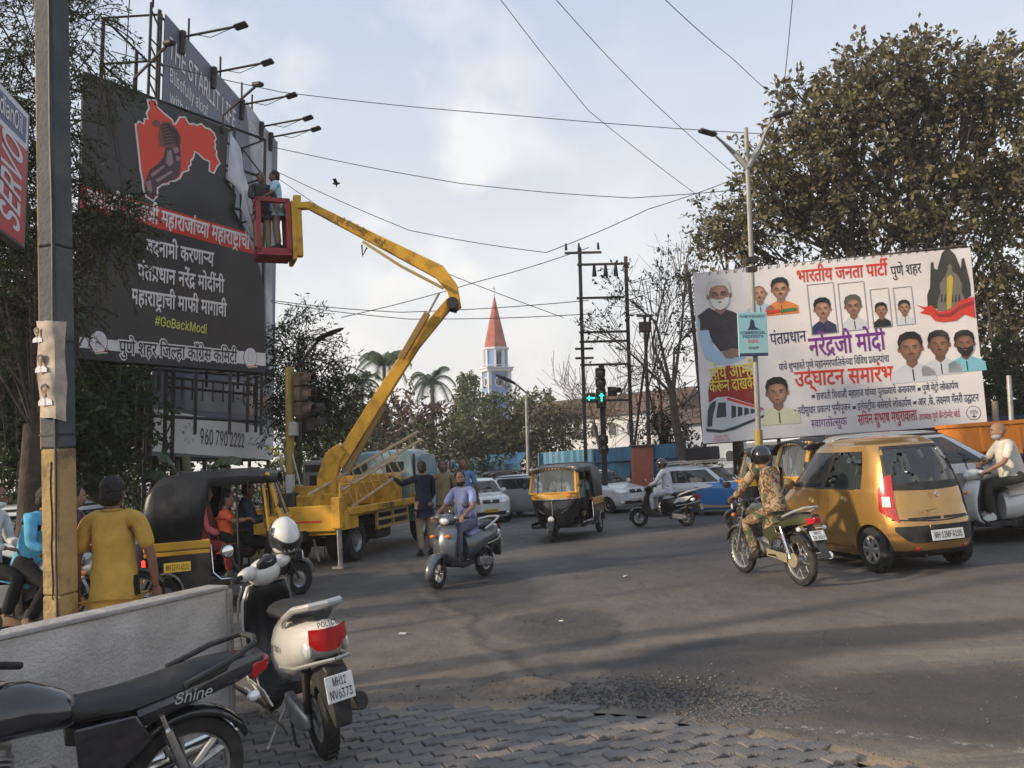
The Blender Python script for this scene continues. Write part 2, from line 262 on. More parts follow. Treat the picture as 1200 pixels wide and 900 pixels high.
# ------------------------------------------------------------------ lettering (outlines of letters kept as numbers)
GL = {
9031: [[41,10,52,11,61,14,69,19,75,26,79,34,80,43,80,49,77,54,73,58,68,59,64,58,61,56,59,50,60,46,63,42,68,39,75,37,70,28,60,32,54,37,50,43,49,50,50,56,52,61,57,65,64,67,64,77,0,77,0,87,100,87,100,77,75,77,75,67,81,64,87,59,90,52,91,43,91,35,88,27,84,20,78,13,71,8,62,4,52,1,41,0,30,1,21,6,16,12,14,21,14,24,15,27,18,32,13,36,9,40,7,45,6,50,8,58,12,63,20,66,29,68,32,68,35,67,38,67,40,66,39,57,35,58,30,58,20,56,17,49,18,45,20,43,28,39,42,40,42,30,40,31,29,28,25,21,27,16,30,12,35,10]],
9269: [[18,9,11,18,46,39,40,46,35,50,31,52,25,53,21,53,13,51,8,48,4,58,14,62,25,64,35,62,40,60,44,56,49,52,53,46,53,77,0,77,0,87,79,87,79,77,65,77,65,0,53,0,53,33]],
9046: [[67,77,67,0,56,0,56,27,47,22,36,20,25,22,21,24,18,27,15,31,11,42,11,77,0,77,0,87,82,87,82,77],[56,77,22,77,22,52,23,47,23,40,25,35,31,31,37,30,42,31,47,33,52,36,56,39]],
9040: [[67,77,67,0,56,0,56,46,33,46,24,44,21,42,18,38,18,33,19,26,23,20,29,13,38,6,30,-2,13,15,7,27,6,34,8,43,10,46,13,49,18,52,23,54,38,56,56,56,56,77,0,77,0,87,82,87,82,77]],
9068: [[-26,86,-30,95,-30,100,-31,105,-29,113,-25,120,-18,124,-9,125,-1,124,5,121,11,116,15,109,19,99,23,87,38,87,38,77,24,77,24,0,12,0,12,77,0,77,0,87,12,87,8,100,4,109,-1,114,-8,116,-13,115,-17,112,-19,108,-19,98,-17,90,-15,86]],
9003: [],
9067: [[12,77,0,77,0,87,11,87,8,94,8,97,7,101,9,111,16,119,25,124,37,125,50,124,62,121,72,115,82,107,91,97,99,86,87,86,72,103,56,112,40,115,31,114,24,111,20,106,19,100,19,96,20,93,22,90,23,87,38,87,38,77,24,77,24,0,12,0]],
9058: [[17,26,13,27,9,29,6,32,6,39,8,42,20,43,27,39,33,42,38,47,42,54,43,62,42,69,39,75,34,78,28,79,24,79,21,77,19,72,23,65,31,62,38,62,35,52,24,54,16,58,11,65,9,72,10,79,14,84,20,87,29,88,35,88,41,85,46,82,50,77,53,70,54,62,53,52,49,44,43,36,36,31,48,19,53,12,58,6,49,0,42,9,36,16,25,27,21,27],[83,77,83,0,71,0,71,77,59,77,59,87,97,87,97,77]],
9057: [[80,77,65,77,65,0,54,0,54,23,39,17,25,17,19,19,14,23,10,28,7,33,6,40,8,51,14,59,24,63,36,65,43,65,50,64,49,53,46,54,43,54,40,55,36,55,29,54,23,51,19,46,18,40,19,34,22,30,27,27,33,26,40,27,45,29,54,36,54,77,0,77,0,87,80,87]],
9066: [[24,77,24,0,12,0,12,77,0,77,0,87,38,87,38,77]],
9032: [[91,77,91,0,80,0,80,52,53,52,57,48,61,42,63,37,64,31,63,25,61,20,58,16,54,13,43,11,36,12,29,15,23,21,16,30,12,37,8,46,4,56,14,60,19,48,23,39,28,31,35,24,43,21,47,22,50,24,52,27,53,32,52,38,49,43,44,48,38,53,42,62,80,62,80,77,0,77,0,87,106,87,106,77]],
9050: [[71,77,71,0,60,0,60,35,29,35,29,30,27,23,22,21,17,23,11,27,7,33,5,39,7,43,10,45,18,45,18,77,0,77,0,87,86,87,86,77],[60,77,29,77,29,45,60,45]],
9061: [[45,10,50,11,56,17,56,21,55,25,52,29,47,31,39,32,31,31,24,28,21,23,19,17,21,9,23,5,34,-6,42,-12,35,-20,20,-7,15,-1,10,8,8,18,10,28,13,31,16,35,10,45,10,53,11,56,18,63,27,65,51,65,51,77,0,77,0,87,76,87,76,77,62,77,62,55,21,51,21,46,26,40,40,42,49,41,56,39,61,36,64,31,67,27,67,21,66,14,63,8,57,3,49,0]],
9052: [[55,6,48,-2,32,12,19,25,10,36,6,45,6,50,8,53,10,54,15,55,18,55,25,49,30,52,33,56,35,60,36,66,36,69,33,77,0,77,0,87,59,87,59,77,45,77,47,64,46,57,44,51,40,46,36,42,30,39,23,36,30,28,38,21,46,13]],
9006: [[-26,108,-24,114,-21,116,-15,116,-11,111,-10,108,-11,105,-13,102,-18,100,-24,102]],
9188: [[0,87,57,87,57,77,0,77],[71,28,68,26,65,23,56,18,51,17,44,17,35,18,27,23,21,30,20,38,20,42,21,46,23,49,26,52,5,52,5,62,53,62,53,52,49,52,42,51,36,48,32,44,31,38,32,33,35,29,39,27,44,26,51,27,57,29,61,33,66,37]],
9051: [[83,87,83,77,69,77,69,0,57,0,57,25,42,19,35,18,24,21,15,27,9,37,5,49,13,52,18,55,21,59,22,64,22,68,21,71,17,77,0,77,0,87],[18,42,21,36,25,32,30,29,36,28,43,29,48,31,57,38,57,77,30,77,33,70,34,62,32,53,27,47]],
9564: [[44,0,28,2,21,6,16,10,13,17,11,24,14,33,20,40,14,48,12,53,12,77,0,77,0,87,84,87,84,77,69,77,69,47,60,38,45,38,30,35,24,30,23,24,23,19,29,13,44,10,57,12,63,15,69,17,73,7,66,4,52,0],[58,50,58,77,31,77],[23,55,27,47,30,45,48,47,23,73],[9,-23,44,-2,50,-2,70,-27,62,-32,46,-12,16,-32]],
9030: [[91,77,76,77,76,0,65,0,65,23,51,17,44,17,35,18,27,23,21,30,20,38,20,42,21,46,23,49,26,52,5,52,5,62,53,62,53,52,49,52,42,51,36,48,32,44,31,38,32,33,35,29,39,27,44,26,51,27,56,29,65,36,65,77,0,77,0,87,91,87]],
9048: [[82,77,67,77,67,0,56,0,56,23,41,17,26,17,20,19,14,23,10,28,7,33,6,40,9,51,15,59,25,63,37,65,45,65,47,64,52,64,51,54,48,54,45,55,32,55,51,31,54,33,56,36,56,77,0,77,0,87,82,87],[18,40,19,34,22,29,28,27,39,26,43,27,24,52,19,47]],
9042: [[58,-8,48,10,34,10,28,11,23,13,17,16,13,20,9,25,7,31,6,38,7,44,11,53,14,56,19,60,26,62,41,64,41,77,0,77,0,87,75,87,75,77,53,77,53,54,38,54,28,52,24,50,21,47,19,44,18,41,18,37,19,30,23,24,30,21,44,20,43,22,43,25,44,29,46,32,52,34,58,33,64,27,65,23,63,16,57,12,61,5,67,-3]],
9044: [[0,87,80,87,80,77,65,77,65,0,54,0,54,42,29,42,29,34,27,28,21,26,14,29,11,33,8,36,6,41,5,45,7,50,14,52,54,52,54,77,0,77]],
9025: [[109,77,63,77,63,49,71,54,80,56,88,54,94,50,99,43,100,33,100,27,98,20,95,13,91,5,81,11,84,16,87,22,89,33,88,39,86,43,83,45,79,46,71,44,63,36,63,0,52,0,52,24,48,22,44,19,38,17,25,17,19,19,14,23,10,27,7,33,6,41,8,51,14,58,23,63,34,65,38,65,41,64,47,64,47,53,44,54,41,54,38,55,35,55,28,54,22,51,19,47,18,41,19,34,22,30,27,27,32,26,38,27,43,29,52,36,52,77,0,77,0,87,109,87]],
9039: [[89,77,89,0,77,0,77,77,59,77,59,40,58,35,54,28,51,25,46,22,35,20,24,23,16,29,14,32,12,37,11,42,11,77,0,77,0,87,103,87,103,77],[35,30,41,32,45,35,47,40,47,77,22,77,22,49,23,45,23,41,25,35]],
9209: [[0,77,0,87,58,87,58,77],[62,40,58,38,52,36,47,35,31,35,23,37,14,41,4,45,8,54,16,51,23,48,30,46,38,45,45,46,50,46,61,50]],
9274: [[6,7,30,21,23,23,18,27,15,31,11,42,11,77,0,77,0,87,82,87,82,77,67,77,67,0,56,0,56,27,13,-2],[56,77,22,77,22,52,23,47,23,40,25,35,31,31,37,30,42,31,47,33,52,36,56,39]],
9043: [[88,77,74,77,74,0,62,0,62,21,58,18,53,16,40,14,30,16,22,20,17,27,16,35,16,39,18,46,21,49,15,52,10,56,7,62,6,69,7,77,12,83,18,87,26,88,33,88,39,85,42,80,44,74,42,68,38,62,29,67,31,78,26,80,22,79,19,76,17,73,16,68,18,61,24,57,28,56,36,56,47,56,46,46,35,46,31,44,28,40,27,36,28,31,31,27,35,25,41,24,48,25,53,27,62,34,62,77,54,77,54,87,88,87]],
9449: [[-24,86,-27,96,-29,104,-32,109,-36,113,-40,115,-50,115,-54,113,-57,123,-51,125,-37,125,-31,122,-26,117,-21,110,-17,99,-13,86],[-16,115,-14,121,-8,123,-3,121,-1,118,0,115,-1,112,-5,107,-11,107,-14,109]],
9271: [[6,1,30,11,24,13,18,16,14,19,10,24,7,31,6,38,7,44,11,53,14,56,19,60,26,62,41,64,41,77,0,77,0,87,75,87,75,77,53,77,53,54,38,54,28,52,24,50,21,47,19,44,18,41,18,37,19,30,23,24,30,21,44,20,43,22,43,25,44,29,46,32,52,34,58,33,64,27,65,23,63,16,57,12,61,5,67,-3,58,-8,48,10,11,-9]],
9079: [[24,77,24,0,12,0,12,77,0,77,0,87,38,87,38,77],[13,86,10,96,7,104,4,109,0,113,-3,115,-18,113,-21,123,-15,125,-1,125,5,122,10,117,15,110,19,99,23,86]],
9440: [[-26,86,-30,95,-30,100,-31,105,-29,113,-25,120,-18,124,-9,125,-1,124,5,121,11,116,15,109,19,99,23,87,38,87,38,77,24,77,24,0,12,0,12,77,0,77,0,87,12,87,8,100,4,109,-1,114,-8,116,-13,115,-17,112,-19,108,-19,98,-17,90,-15,86],[21,114,22,117,26,122,32,122,36,117,37,114,36,111,34,108,29,106,24,108,22,111]],
9047: [[64,77,64,49,68,52,72,54,81,56,89,54,96,50,100,43,102,33,101,27,97,13,92,5,82,11,86,16,90,27,90,39,88,43,84,45,80,46,72,44,64,36,64,0,53,0,53,27,49,25,45,22,35,20,25,22,21,25,18,28,15,32,11,42,11,77,0,77,0,87,110,87,110,77],[22,77,22,50,23,44,23,39,24,36,30,31,35,30,40,31,49,35,53,39,53,77]],
9027: [[29,77,29,30,25,25,22,25,15,28,11,31,8,35,6,39,6,46,10,50,18,50,18,77,0,77,0,87,81,87,81,77,66,77,66,0,55,0,55,77]],
9069: [[-35,-2,-27,1,-19,2,-10,0,-3,-4,2,-10,3,-18,1,-26,-3,-32,-11,-36,-22,-38,-35,-36,-45,-31,-52,-26,-58,-21,-64,-14,-55,-8,-50,-14,-45,-19,-40,-23,-29,-27,-22,-27,-11,-25,-7,-17,-8,-13,-11,-10,-18,-8,-22,-8,-31,-11]],
9075: [[-24,86,-27,96,-29,104,-32,109,-36,113,-40,115,-50,115,-54,113,-57,123,-51,125,-37,125,-31,122,-26,117,-21,110,-17,99,-13,86]],
9210: [[0,87,72,87,72,77,0,77],[75,49,72,50,69,50,62,48,59,46,56,42,53,37,50,29,39,32,41,39,44,44,37,48,33,49,24,49,18,43,18,33,24,23,29,18,43,6,36,-2,28,5,15,18,10,25,7,31,6,38,7,45,10,51,14,55,23,59,29,60,40,58,50,52,59,58,70,60,78,58]],
9005: [[-26,121,-22,125,-17,125,-14,123,-12,119,-14,114,-17,112,-22,112,-26,116],[10,121,5,109,-1,101,-9,97,-19,95,-29,97,-37,101,-44,109,-49,121,-40,124,-36,116,-31,109,-26,106,-19,105,-12,106,-7,110,-3,116,-1,124]],
9256: [[24,-3,18,6,55,29,55,77,29,77,29,30,25,25,22,25,15,28,11,31,8,35,6,39,6,46,10,50,18,50,18,77,0,77,0,87,81,87,81,77,66,77,66,0,55,0,55,17]],
9060: [[82,77,82,0,71,0,71,37,67,36,63,36,58,35,47,35,35,37,30,39,23,35,30,28,37,20,53,6,46,-2,38,5,24,19,10,36,6,43,6,50,8,53,10,54,15,55,18,55,23,52,25,49,28,52,30,60,30,72,28,77,0,77,0,87,97,87,97,77],[57,45,62,46,66,46,71,47,71,77,39,77,42,68,42,64,39,50,37,47,44,45]],
9035: [[73,77,52,77,52,49,38,49,33,48,29,46,25,45,20,38,18,30,18,24,21,19,24,15,29,12,40,10,52,12,58,14,64,17,67,7,61,4,47,0,40,0,31,1,23,4,16,8,11,14,8,22,6,31,8,39,11,46,17,52,24,56,32,58,40,59,41,77,0,77,0,87,73,87]],
9049: [[29,88,34,87,41,82,45,75,46,69,46,45,75,45,75,77,56,77,56,87,100,87,100,77,86,77,86,0,75,0,75,35,46,35,46,26,44,23,40,21,34,23,26,30,24,33,23,36,23,41,27,45,35,45,35,70,34,73,29,78,24,80,16,76,16,73,17,69,19,67,24,65,31,64,29,54,20,56,13,60,8,65,6,73,8,80,12,85,18,88]],
9441: [[12,77,0,77,0,87,12,87,8,100,4,109,-1,114,-8,116,-13,115,-17,112,-19,108,-19,98,-17,90,-15,86,-26,86,-30,95,-30,100,-31,105,-29,113,-25,120,-18,124,-9,125,-3,125,6,121,10,117,13,120,17,123,22,125,36,125,43,122,39,113,32,116,29,116,24,115,20,113,18,109,17,105,19,101,21,92,23,87,38,87,38,77,24,77,24,0,12,0]],
9215: [[60,45,63,46,67,46,68,36,65,36,61,35,47,35,35,37,30,39,23,35,30,28,37,20,53,6,46,-2,38,5,24,19,10,36,6,43,6,50,8,53,10,54,15,55,18,55,23,52,25,49,28,52,30,60,30,72,28,77,0,77,0,87,56,87,56,77,39,77,42,68,42,64,39,50,37,47,44,45]],
9054: [[0,77,0,87,97,87,97,77,82,77,82,0,71,0,71,50,62,48,59,46,56,42,53,37,50,29,39,32,41,39,44,44,37,48,33,49,24,49,18,43,18,33,24,23,29,18,43,6,36,-2,28,5,15,18,10,25,7,31,6,38,7,45,10,51,14,55,23,59,29,60,40,58,50,52,59,58,70,60,71,77]],
9013: [[0,87,79,87,79,77,63,77,67,71,68,65,65,54,57,46,62,41,66,35,69,29,70,21,69,15,67,10,63,5,58,2,46,0,38,1,31,4,24,10,17,18,12,25,8,34,4,44,14,47,18,37,23,28,28,21,33,15,39,12,45,10,50,11,54,13,57,17,58,22,57,28,55,33,51,38,46,42,42,41,37,41,36,51,45,52,52,55,55,59,57,65,56,69,52,75,49,77,0,77]],
9081: [[-25,-6,-22,-6,-18,-5,-9,-6,-2,-9,5,-13,11,-19,16,-25,21,-32,13,-38,6,-28,-1,-21,-9,-17,-18,-16,-21,-16,-23,-17]],
9028: [[85,77,70,77,70,0,59,0,59,23,54,21,49,18,43,17,36,17,26,18,19,22,14,29,12,37,12,41,13,45,15,48,18,51,13,54,9,59,7,64,6,70,6,74,7,77,0,77,0,87,85,87],[23,38,24,33,27,29,32,27,37,26,44,27,50,29,59,36,59,77,20,77,18,73,17,69,18,65,20,61,24,59,28,58,32,58,37,59,40,59,43,58,42,49,32,48,27,46,24,42]],
9211: [[0,87,102,87,102,77,0,77],[100,35,99,28,97,22,93,16,88,12,82,10,75,9,68,10,62,12,57,15,51,20,47,15,42,11,36,9,30,9,24,10,18,12,13,16,10,21,7,27,6,35,7,43,10,49,13,54,18,58,24,61,38,61,50,55,55,50,60,56,65,59,70,61,82,61,88,58,93,55,97,49,99,43],[57,30,56,29,60,24,65,21,74,19,79,20,84,23,88,28,89,35,88,43,85,48,81,51,76,52,71,51,67,48,63,43,60,37],[18,35,19,28,21,23,26,20,31,19,35,20,40,23,43,27,47,34,50,40,50,42,46,46,42,49,37,51,32,52,27,51,22,48,19,42]],
9009: [[66,31,64,22,59,16,52,12,44,11,32,13,22,20,16,28,10,37,4,50,14,53,18,44,27,30,34,24,43,21,48,22,51,24,54,27,55,32,54,37,52,41,49,45,45,49,41,48,36,48,36,58,44,59,49,61,52,65,53,69,52,74,50,76,46,78,42,79,29,76,24,74,20,83,29,87,35,88,42,88,51,87,58,83,63,77,64,69,62,60,55,52,58,50,63,49,76,49,83,51,83,77,73,77,73,87,109,87,109,77,94,77,94,0,83,0,83,41,77,39,64,39]],
9264: [[73,77,52,77,52,49,38,49,33,48,29,46,25,45,20,38,18,30,18,24,21,19,24,15,29,12,40,10,52,12,58,14,64,17,67,7,61,4,47,0,40,0,31,1,23,4,16,8,11,14,8,22,6,31,8,39,11,46,17,52,24,56,32,58,40,59,41,77,0,77,0,87,73,87],[4,-23,39,-2,45,-2,65,-27,57,-32,40,-12,11,-32]],
9181: [[-27,86,-29,91,-32,96,-34,107,-32,115,-27,121,-20,124,-12,125,-4,125,3,122,0,113,-8,116,-11,116,-16,115,-19,113,-22,109,-22,100,-21,96,-15,86]],
9070: [[-9,-34,-12,-36,-16,-37,-20,-37,-24,-38,-34,-36,-41,-32,-45,-26,-47,-18,-45,-10,-40,-4,-33,0,-23,2,-13,1,-4,-2,3,-7,10,-13,15,-19,20,-26,12,-32,4,-22,-4,-14,-12,-10,-22,-8,-28,-9,-33,-11,-35,-14,-36,-18,-35,-22,-33,-25,-29,-27,-18,-27,-15,-26,-12,-24]],
9011: [[38,31,34,31,23,28,16,32,11,37,8,43,7,49,7,53,8,56,12,61,16,63,25,65,44,65,44,77,0,77,0,87,71,87,71,77,55,77,55,55,23,55,20,53,18,49,24,39,31,41,38,41,48,40,56,36,61,30,63,22,61,13,57,7,50,3,40,1,49,-3,53,-4,58,-6,53,-15,46,-12,38,-8,31,-4,25,0,17,1,8,5,7,9,7,12,11,16,17,16,20,15,27,10,39,10,46,12,50,16,51,21,50,26,48,29]],
9183: [[87,77,63,77,63,47,79,52,88,52,88,42,81,42,71,40,67,38,63,35,63,0,52,0,52,24,48,22,44,19,38,17,25,17,19,19,14,23,10,27,7,33,6,41,8,51,14,58,23,63,34,65,38,65,41,64,47,64,47,53,44,54,41,54,38,55,35,55,28,54,22,51,19,47,18,41,19,34,22,30,27,27,32,26,38,27,43,29,52,36,52,77,0,77,0,87,87,87]],
9010: [[66,31,64,22,59,16,52,12,44,11,32,13,22,20,16,28,10,37,4,50,14,53,18,44,27,30,34,24,43,21,48,22,51,24,54,27,55,32,54,37,52,41,49,45,45,49,41,48,36,48,36,58,44,59,49,61,52,65,53,69,52,74,50,76,46,78,42,79,29,76,24,74,20,83,29,87,35,88,42,88,51,87,58,83,63,77,64,69,62,60,55,52,58,50,63,49,76,49,83,51,83,77,73,77,73,87,145,87,145,77,131,77,131,0,119,0,119,77,94,77,94,0,83,0,83,41,77,39,64,39]],
9801: [[10,8,11,12,13,15,19,17,25,15,27,12,27,3,25,0,19,-2,13,0,11,3]],
9219: [[72,44,60,41,48,41,42,42,36,44,32,46,26,42,21,38,19,34,18,29,18,26,19,23,24,19,29,17,38,17,37,19,37,22,38,26,43,30,46,30,51,29,55,27,57,23,58,19,56,13,51,9,54,6,56,3,59,0,63,-3,55,-9,51,-5,42,7,27,8,20,10,14,13,10,18,7,23,6,29,8,36,11,42,17,46,23,51,18,55,14,60,11,65,10,71,12,78,16,83,23,87,32,88,40,87,47,84,52,79,53,72,53,66,50,61,46,56,41,52,44,52,47,51,58,51,69,54],[21,70,22,66,24,62,32,56,40,63,42,71,42,74,40,77,37,79,28,79,24,77,22,74]],
9073: [[10,121,5,109,-1,101,-9,97,-19,95,-29,97,-37,101,-44,109,-49,121,-39,124,-35,116,-31,110,-26,106,-19,105,-12,106,-7,110,-4,116,-1,124]],
9525: [[38,-23,27,-22,18,-18,13,-12,12,-4,12,-1,13,2,17,8,12,11,6,19,6,24,7,31,12,37,19,40,28,41,34,41,36,50,42,56,47,60,53,62,68,64,69,77,0,77,0,87,102,87,102,77,80,77,80,54,66,54,55,52,52,50,47,44,45,37,46,30,51,24,58,21,70,20,70,25,71,29,73,32,80,34,85,33,89,30,91,27,92,23,91,19,87,13,83,12,95,-19,86,-23,78,-1,73,-7,67,-12,61,-16,54,-20,46,-22],[23,-4,24,-8,27,-11,31,-13,37,-13,47,-12,57,-7,65,1,73,10,61,10,54,12,48,15,42,19,37,24,35,31,32,32,29,32,20,30,17,23,17,20,27,14,30,15,38,15,38,5,30,5,26,3,23,0]],
9198: [[0,87,51,87,51,77,0,77],[6,34,8,43,10,46,13,49,18,52,23,54,38,56,53,56,53,46,33,46,24,44,21,42,18,38,18,33,19,26,23,20,29,13,38,6,30,-2,13,15,7,27]],
9059: [[83,87,83,77,68,77,68,0,57,0,57,27,53,24,48,22,36,20,25,22,21,24,18,27,15,31,11,42,11,77,0,77,0,87],[57,77,29,77,57,40],[31,31,37,30,50,34,22,71,22,47,23,43,23,40]],
9041: [[77,77,77,0,66,0,66,25,62,23,50,19,43,18,32,20,23,25,16,34,12,45,23,48,30,53,34,58,36,65,35,72,32,76,29,79,24,80,18,78,16,73,19,67,27,65,26,55,18,57,12,60,8,66,6,73,8,80,12,84,17,87,24,88,30,88,35,86,40,83,44,79,46,73,47,66,46,56,41,49,35,43,25,38,29,34,33,31,38,29,44,28,51,29,56,31,61,34,66,38,66,77,55,77,55,87,92,87,92,77]],
9201: [[67,25,62,21,56,18,49,15,40,14,30,16,22,20,17,27,16,35,16,39,18,46,21,49,15,52,10,56,7,62,6,69,7,77,12,83,18,87,26,88,33,88,39,85,42,80,44,74,42,68,38,62,29,67,31,78,26,80,22,79,19,76,17,73,16,68,18,61,24,57,28,56,36,56,47,56,46,46,35,46,31,44,28,40,27,36,28,31,31,27,35,25,41,24,48,25,53,27,62,34]],
9179: [[87,77,87,0,76,0,76,46,67,42,61,41,48,41,42,42,36,44,32,46,26,42,21,38,19,34,18,29,18,26,19,23,24,19,29,17,38,17,37,19,37,22,38,26,43,30,46,30,51,29,55,27,57,23,58,19,56,13,51,9,54,6,56,3,59,0,63,-3,55,-9,51,-5,42,7,27,8,20,10,14,13,10,18,7,23,6,29,8,36,11,42,17,46,23,51,18,55,14,60,11,65,10,71,12,78,16,83,23,87,32,88,40,87,47,84,52,79,53,72,53,66,50,61,46,56,41,52,44,52,47,51,59,51,65,52,71,54,76,58,76,77,63,77,63,87,102,87,102,77],[21,70,22,66,24,62,32,56,40,63,42,71,42,74,40,77,37,79,28,79,24,77,22,74]],
9202: [[0,87,52,87,52,77,0,77],[29,42,29,34,27,28,21,26,14,29,11,33,8,36,6,41,5,45,7,50,14,52,54,52,54,42]],
9037: [[50,31,46,31,35,28,29,32,24,37,20,43,19,49,22,59,24,61,28,63,37,65,56,65,56,77,0,77,0,87,83,87,83,77,67,77,67,55,32,53,30,49,37,39,43,41,51,41,60,40,68,36,73,30,75,22,73,13,68,6,59,2,47,0,34,2,23,6,9,16,4,22,12,29,20,21,28,15,37,11,47,10,59,13,63,21,63,26,60,29]],
9207: [[29,45,60,45,60,35,29,35,29,30,27,23,22,21,17,23,11,27,7,33,5,39,7,43,10,45,18,45,18,77,0,77,0,87,51,87,51,77,29,77]],
9418: [[70,22,62,24,56,28,52,34,50,42,48,44,40,46,32,40,23,36,30,28,38,21,46,13,55,6,48,-2,32,12,19,25,10,36,6,45,6,50,8,53,10,54,15,55,18,55,25,49,30,52,33,56,35,60,36,66,36,69,33,77,0,77,0,87,112,87,112,77,45,77,47,64,47,59,46,55,53,52,56,56,60,59,65,61,71,61,79,60,86,57,93,53,98,47,103,40,107,32,98,28,92,38,86,46,79,50,72,52,66,51,63,49,60,42,61,37,63,34,79,34,82,24,79,23,75,23]],
9026: [[102,77,102,0,91,0,91,6,80,2,74,1,68,1,58,2,49,4,39,8,30,15,21,23,12,33,6,50,8,53,10,54,15,55,18,55,23,52,25,49,28,52,30,60,30,71,28,77,0,77,0,87,117,87,117,77],[75,32,79,33,91,39,91,77,39,77,41,71,42,64,40,54,37,46,31,40,23,35,30,28,37,22,44,17,55,13,69,11,74,11,80,12,85,14,91,17,91,28,83,24,78,23,73,23,67,24,61,26,56,29,53,33,51,39,50,45,52,54,57,61,64,65,74,66,80,66,86,65,85,55,78,56,76,57,70,56,65,53,62,50,61,44,62,39,65,35,69,33]],
32: [],
35: [[49,0,65,102,76,102,59,0],[2,28,4,38,80,38,79,28],[13,0,30,102,40,102,23,0],[8,63,10,74,86,74,85,63]],
39: [[16,63,14,102,28,102,26,63]],
46: [[19,-1,16,0,13,2,11,5,10,8,11,12,13,15,16,17,19,18,23,17,26,15,28,12,28,5,26,2,23,0]],
48: [[45,-1,35,0,26,5,19,12,14,23,11,36,10,51,11,66,14,79,19,89,26,97,35,102,45,103,56,102,65,97,72,89,77,79,80,66,81,51,80,36,77,23,72,12,65,5,56,0],[45,10,52,11,58,15,63,21,66,29,68,39,69,51,68,63,66,73,63,81,58,87,52,91,45,92,39,91,33,87,28,81,25,73,23,63,22,51,23,39,25,29,28,21,33,15,39,11]],
49: [[15,0,15,11,78,11,78,0],[55,102,55,0,43,0,43,90,17,72,17,86,40,102]],
50: [[13,0,13,9,47,46,59,61,62,66,64,75,63,80,61,84,58,87,54,90,45,92,35,90,31,87,28,83,26,78,26,73,13,73,14,81,17,89,22,95,29,99,36,102,45,103,54,102,61,99,67,95,72,89,75,82,76,75,76,69,74,64,71,58,67,52,53,36,31,12,78,11,78,0]],
51: [[43,-1,35,-1,26,2,19,6,14,11,10,18,9,26,22,26,23,21,25,17,29,14,38,10,44,10,55,12,63,18,65,23,66,29,65,34,63,39,60,43,55,46,48,49,32,49,32,60,57,90,14,90,14,102,75,102,75,92,42,55,42,57,53,57,62,55,69,50,74,44,77,37,78,29,77,20,74,13,69,7,62,2,53,0]],
52: [[8,21,8,31,49,102,62,102,22,33,82,32,82,21],[56,0,56,64,69,64,69,0]],
53: [[44,-1,36,0,28,2,22,6,17,12,13,18,12,26,25,26,26,21,31,14,35,12,44,10,50,11,55,13,59,16,63,21,65,26,65,39,63,44,59,49,55,52,49,54,43,55,39,55,34,54,29,52,26,50,14,51,20,102,73,102,73,90,31,90,27,61,36,65,46,67,52,66,59,64,64,61,69,57,73,52,76,46,78,40,78,33,77,23,74,15,69,8,62,3,53,0]],
54: [[45,-1,36,0,29,3,22,8,17,15,14,23,13,32,14,40,16,48,27,68,51,102,65,102,30,52,31,55,36,60,47,63,56,62,63,59,69,54,74,48,77,40,78,31,77,22,74,14,69,8,62,3,54,0],[51,10,56,13,60,16,63,20,65,25,65,37,63,43,60,47,56,50,51,52,45,53,40,52,35,50,31,47,28,43,26,37,25,32,26,26,28,20,31,16,35,13,40,10]],
55: [[19,0,65,90,12,90,12,102,78,102,78,90,33,0]],
56: [[45,-1,36,0,27,2,20,7,15,12,11,19,10,27,11,33,13,39,16,44,20,48,25,51,30,53,24,56,18,62,15,69,14,76,15,84,18,90,23,96,29,100,37,102,45,103,54,102,61,100,68,96,72,90,75,84,76,76,75,69,72,62,67,56,60,53,66,51,75,44,78,39,80,33,80,27,79,19,76,12,71,7,63,2,55,0],[52,10,57,12,65,18,67,23,67,33,64,38,61,42,57,45,45,47,34,45,29,42,26,38,24,33,23,28,24,23,26,18,29,15,33,12,39,10],[45,58,55,60,59,63,63,70,64,75,62,84,59,87,55,90,45,92,36,90,32,87,29,84,27,80,27,70,29,66,32,63,36,60]],
57: [[45,103,54,102,62,99,69,94,74,87,77,79,78,70,77,62,75,54,70,45,63,34,40,0,26,0,60,50,60,47,55,42,44,39,35,40,28,43,21,48,17,54,14,62,13,71,14,80,17,87,22,94,29,99,37,102],[45,92,40,91,35,89,31,86,28,82,26,76,25,71,26,65,28,59,31,55,35,52,40,50,45,49,51,50,56,52,60,55,63,59,65,64,65,76,63,82,60,86,56,89,51,91]],
65: [[4,0,41,102,56,102,93,0,79,0,58,60,56,67,53,74,50,84,47,96,49,96,46,84,43,74,38,60,17,0],[22,28,22,40,74,40,74,28]],
66: [[12,0,12,102,48,102,58,101,66,98,72,94,76,88,79,82,80,75,79,69,75,60,71,57,63,53,68,52,73,49,77,46,80,41,83,35,84,27,83,20,80,13,76,8,69,4,60,1,50,0],[25,11,49,11,59,13,66,16,70,21,71,27,71,32,69,37,65,41,61,44,56,46,25,46],[25,57,48,57,58,59,62,62,65,65,67,70,67,75,66,81,63,86,57,89,48,90,25,90]],
67: [[54,-1,41,0,30,5,21,13,14,23,10,36,8,51,10,66,14,79,21,89,30,97,41,102,54,103,61,103,68,101,75,98,85,90,90,84,93,77,95,70,82,70,78,79,75,83,71,86,63,90,58,91,54,91,45,90,37,87,30,81,25,73,22,63,21,51,22,39,25,29,30,21,37,15,45,12,54,11,58,11,63,12,71,16,75,19,78,23,82,32,95,32,93,25,90,18,86,12,81,8,75,4,68,1,61,-1]],
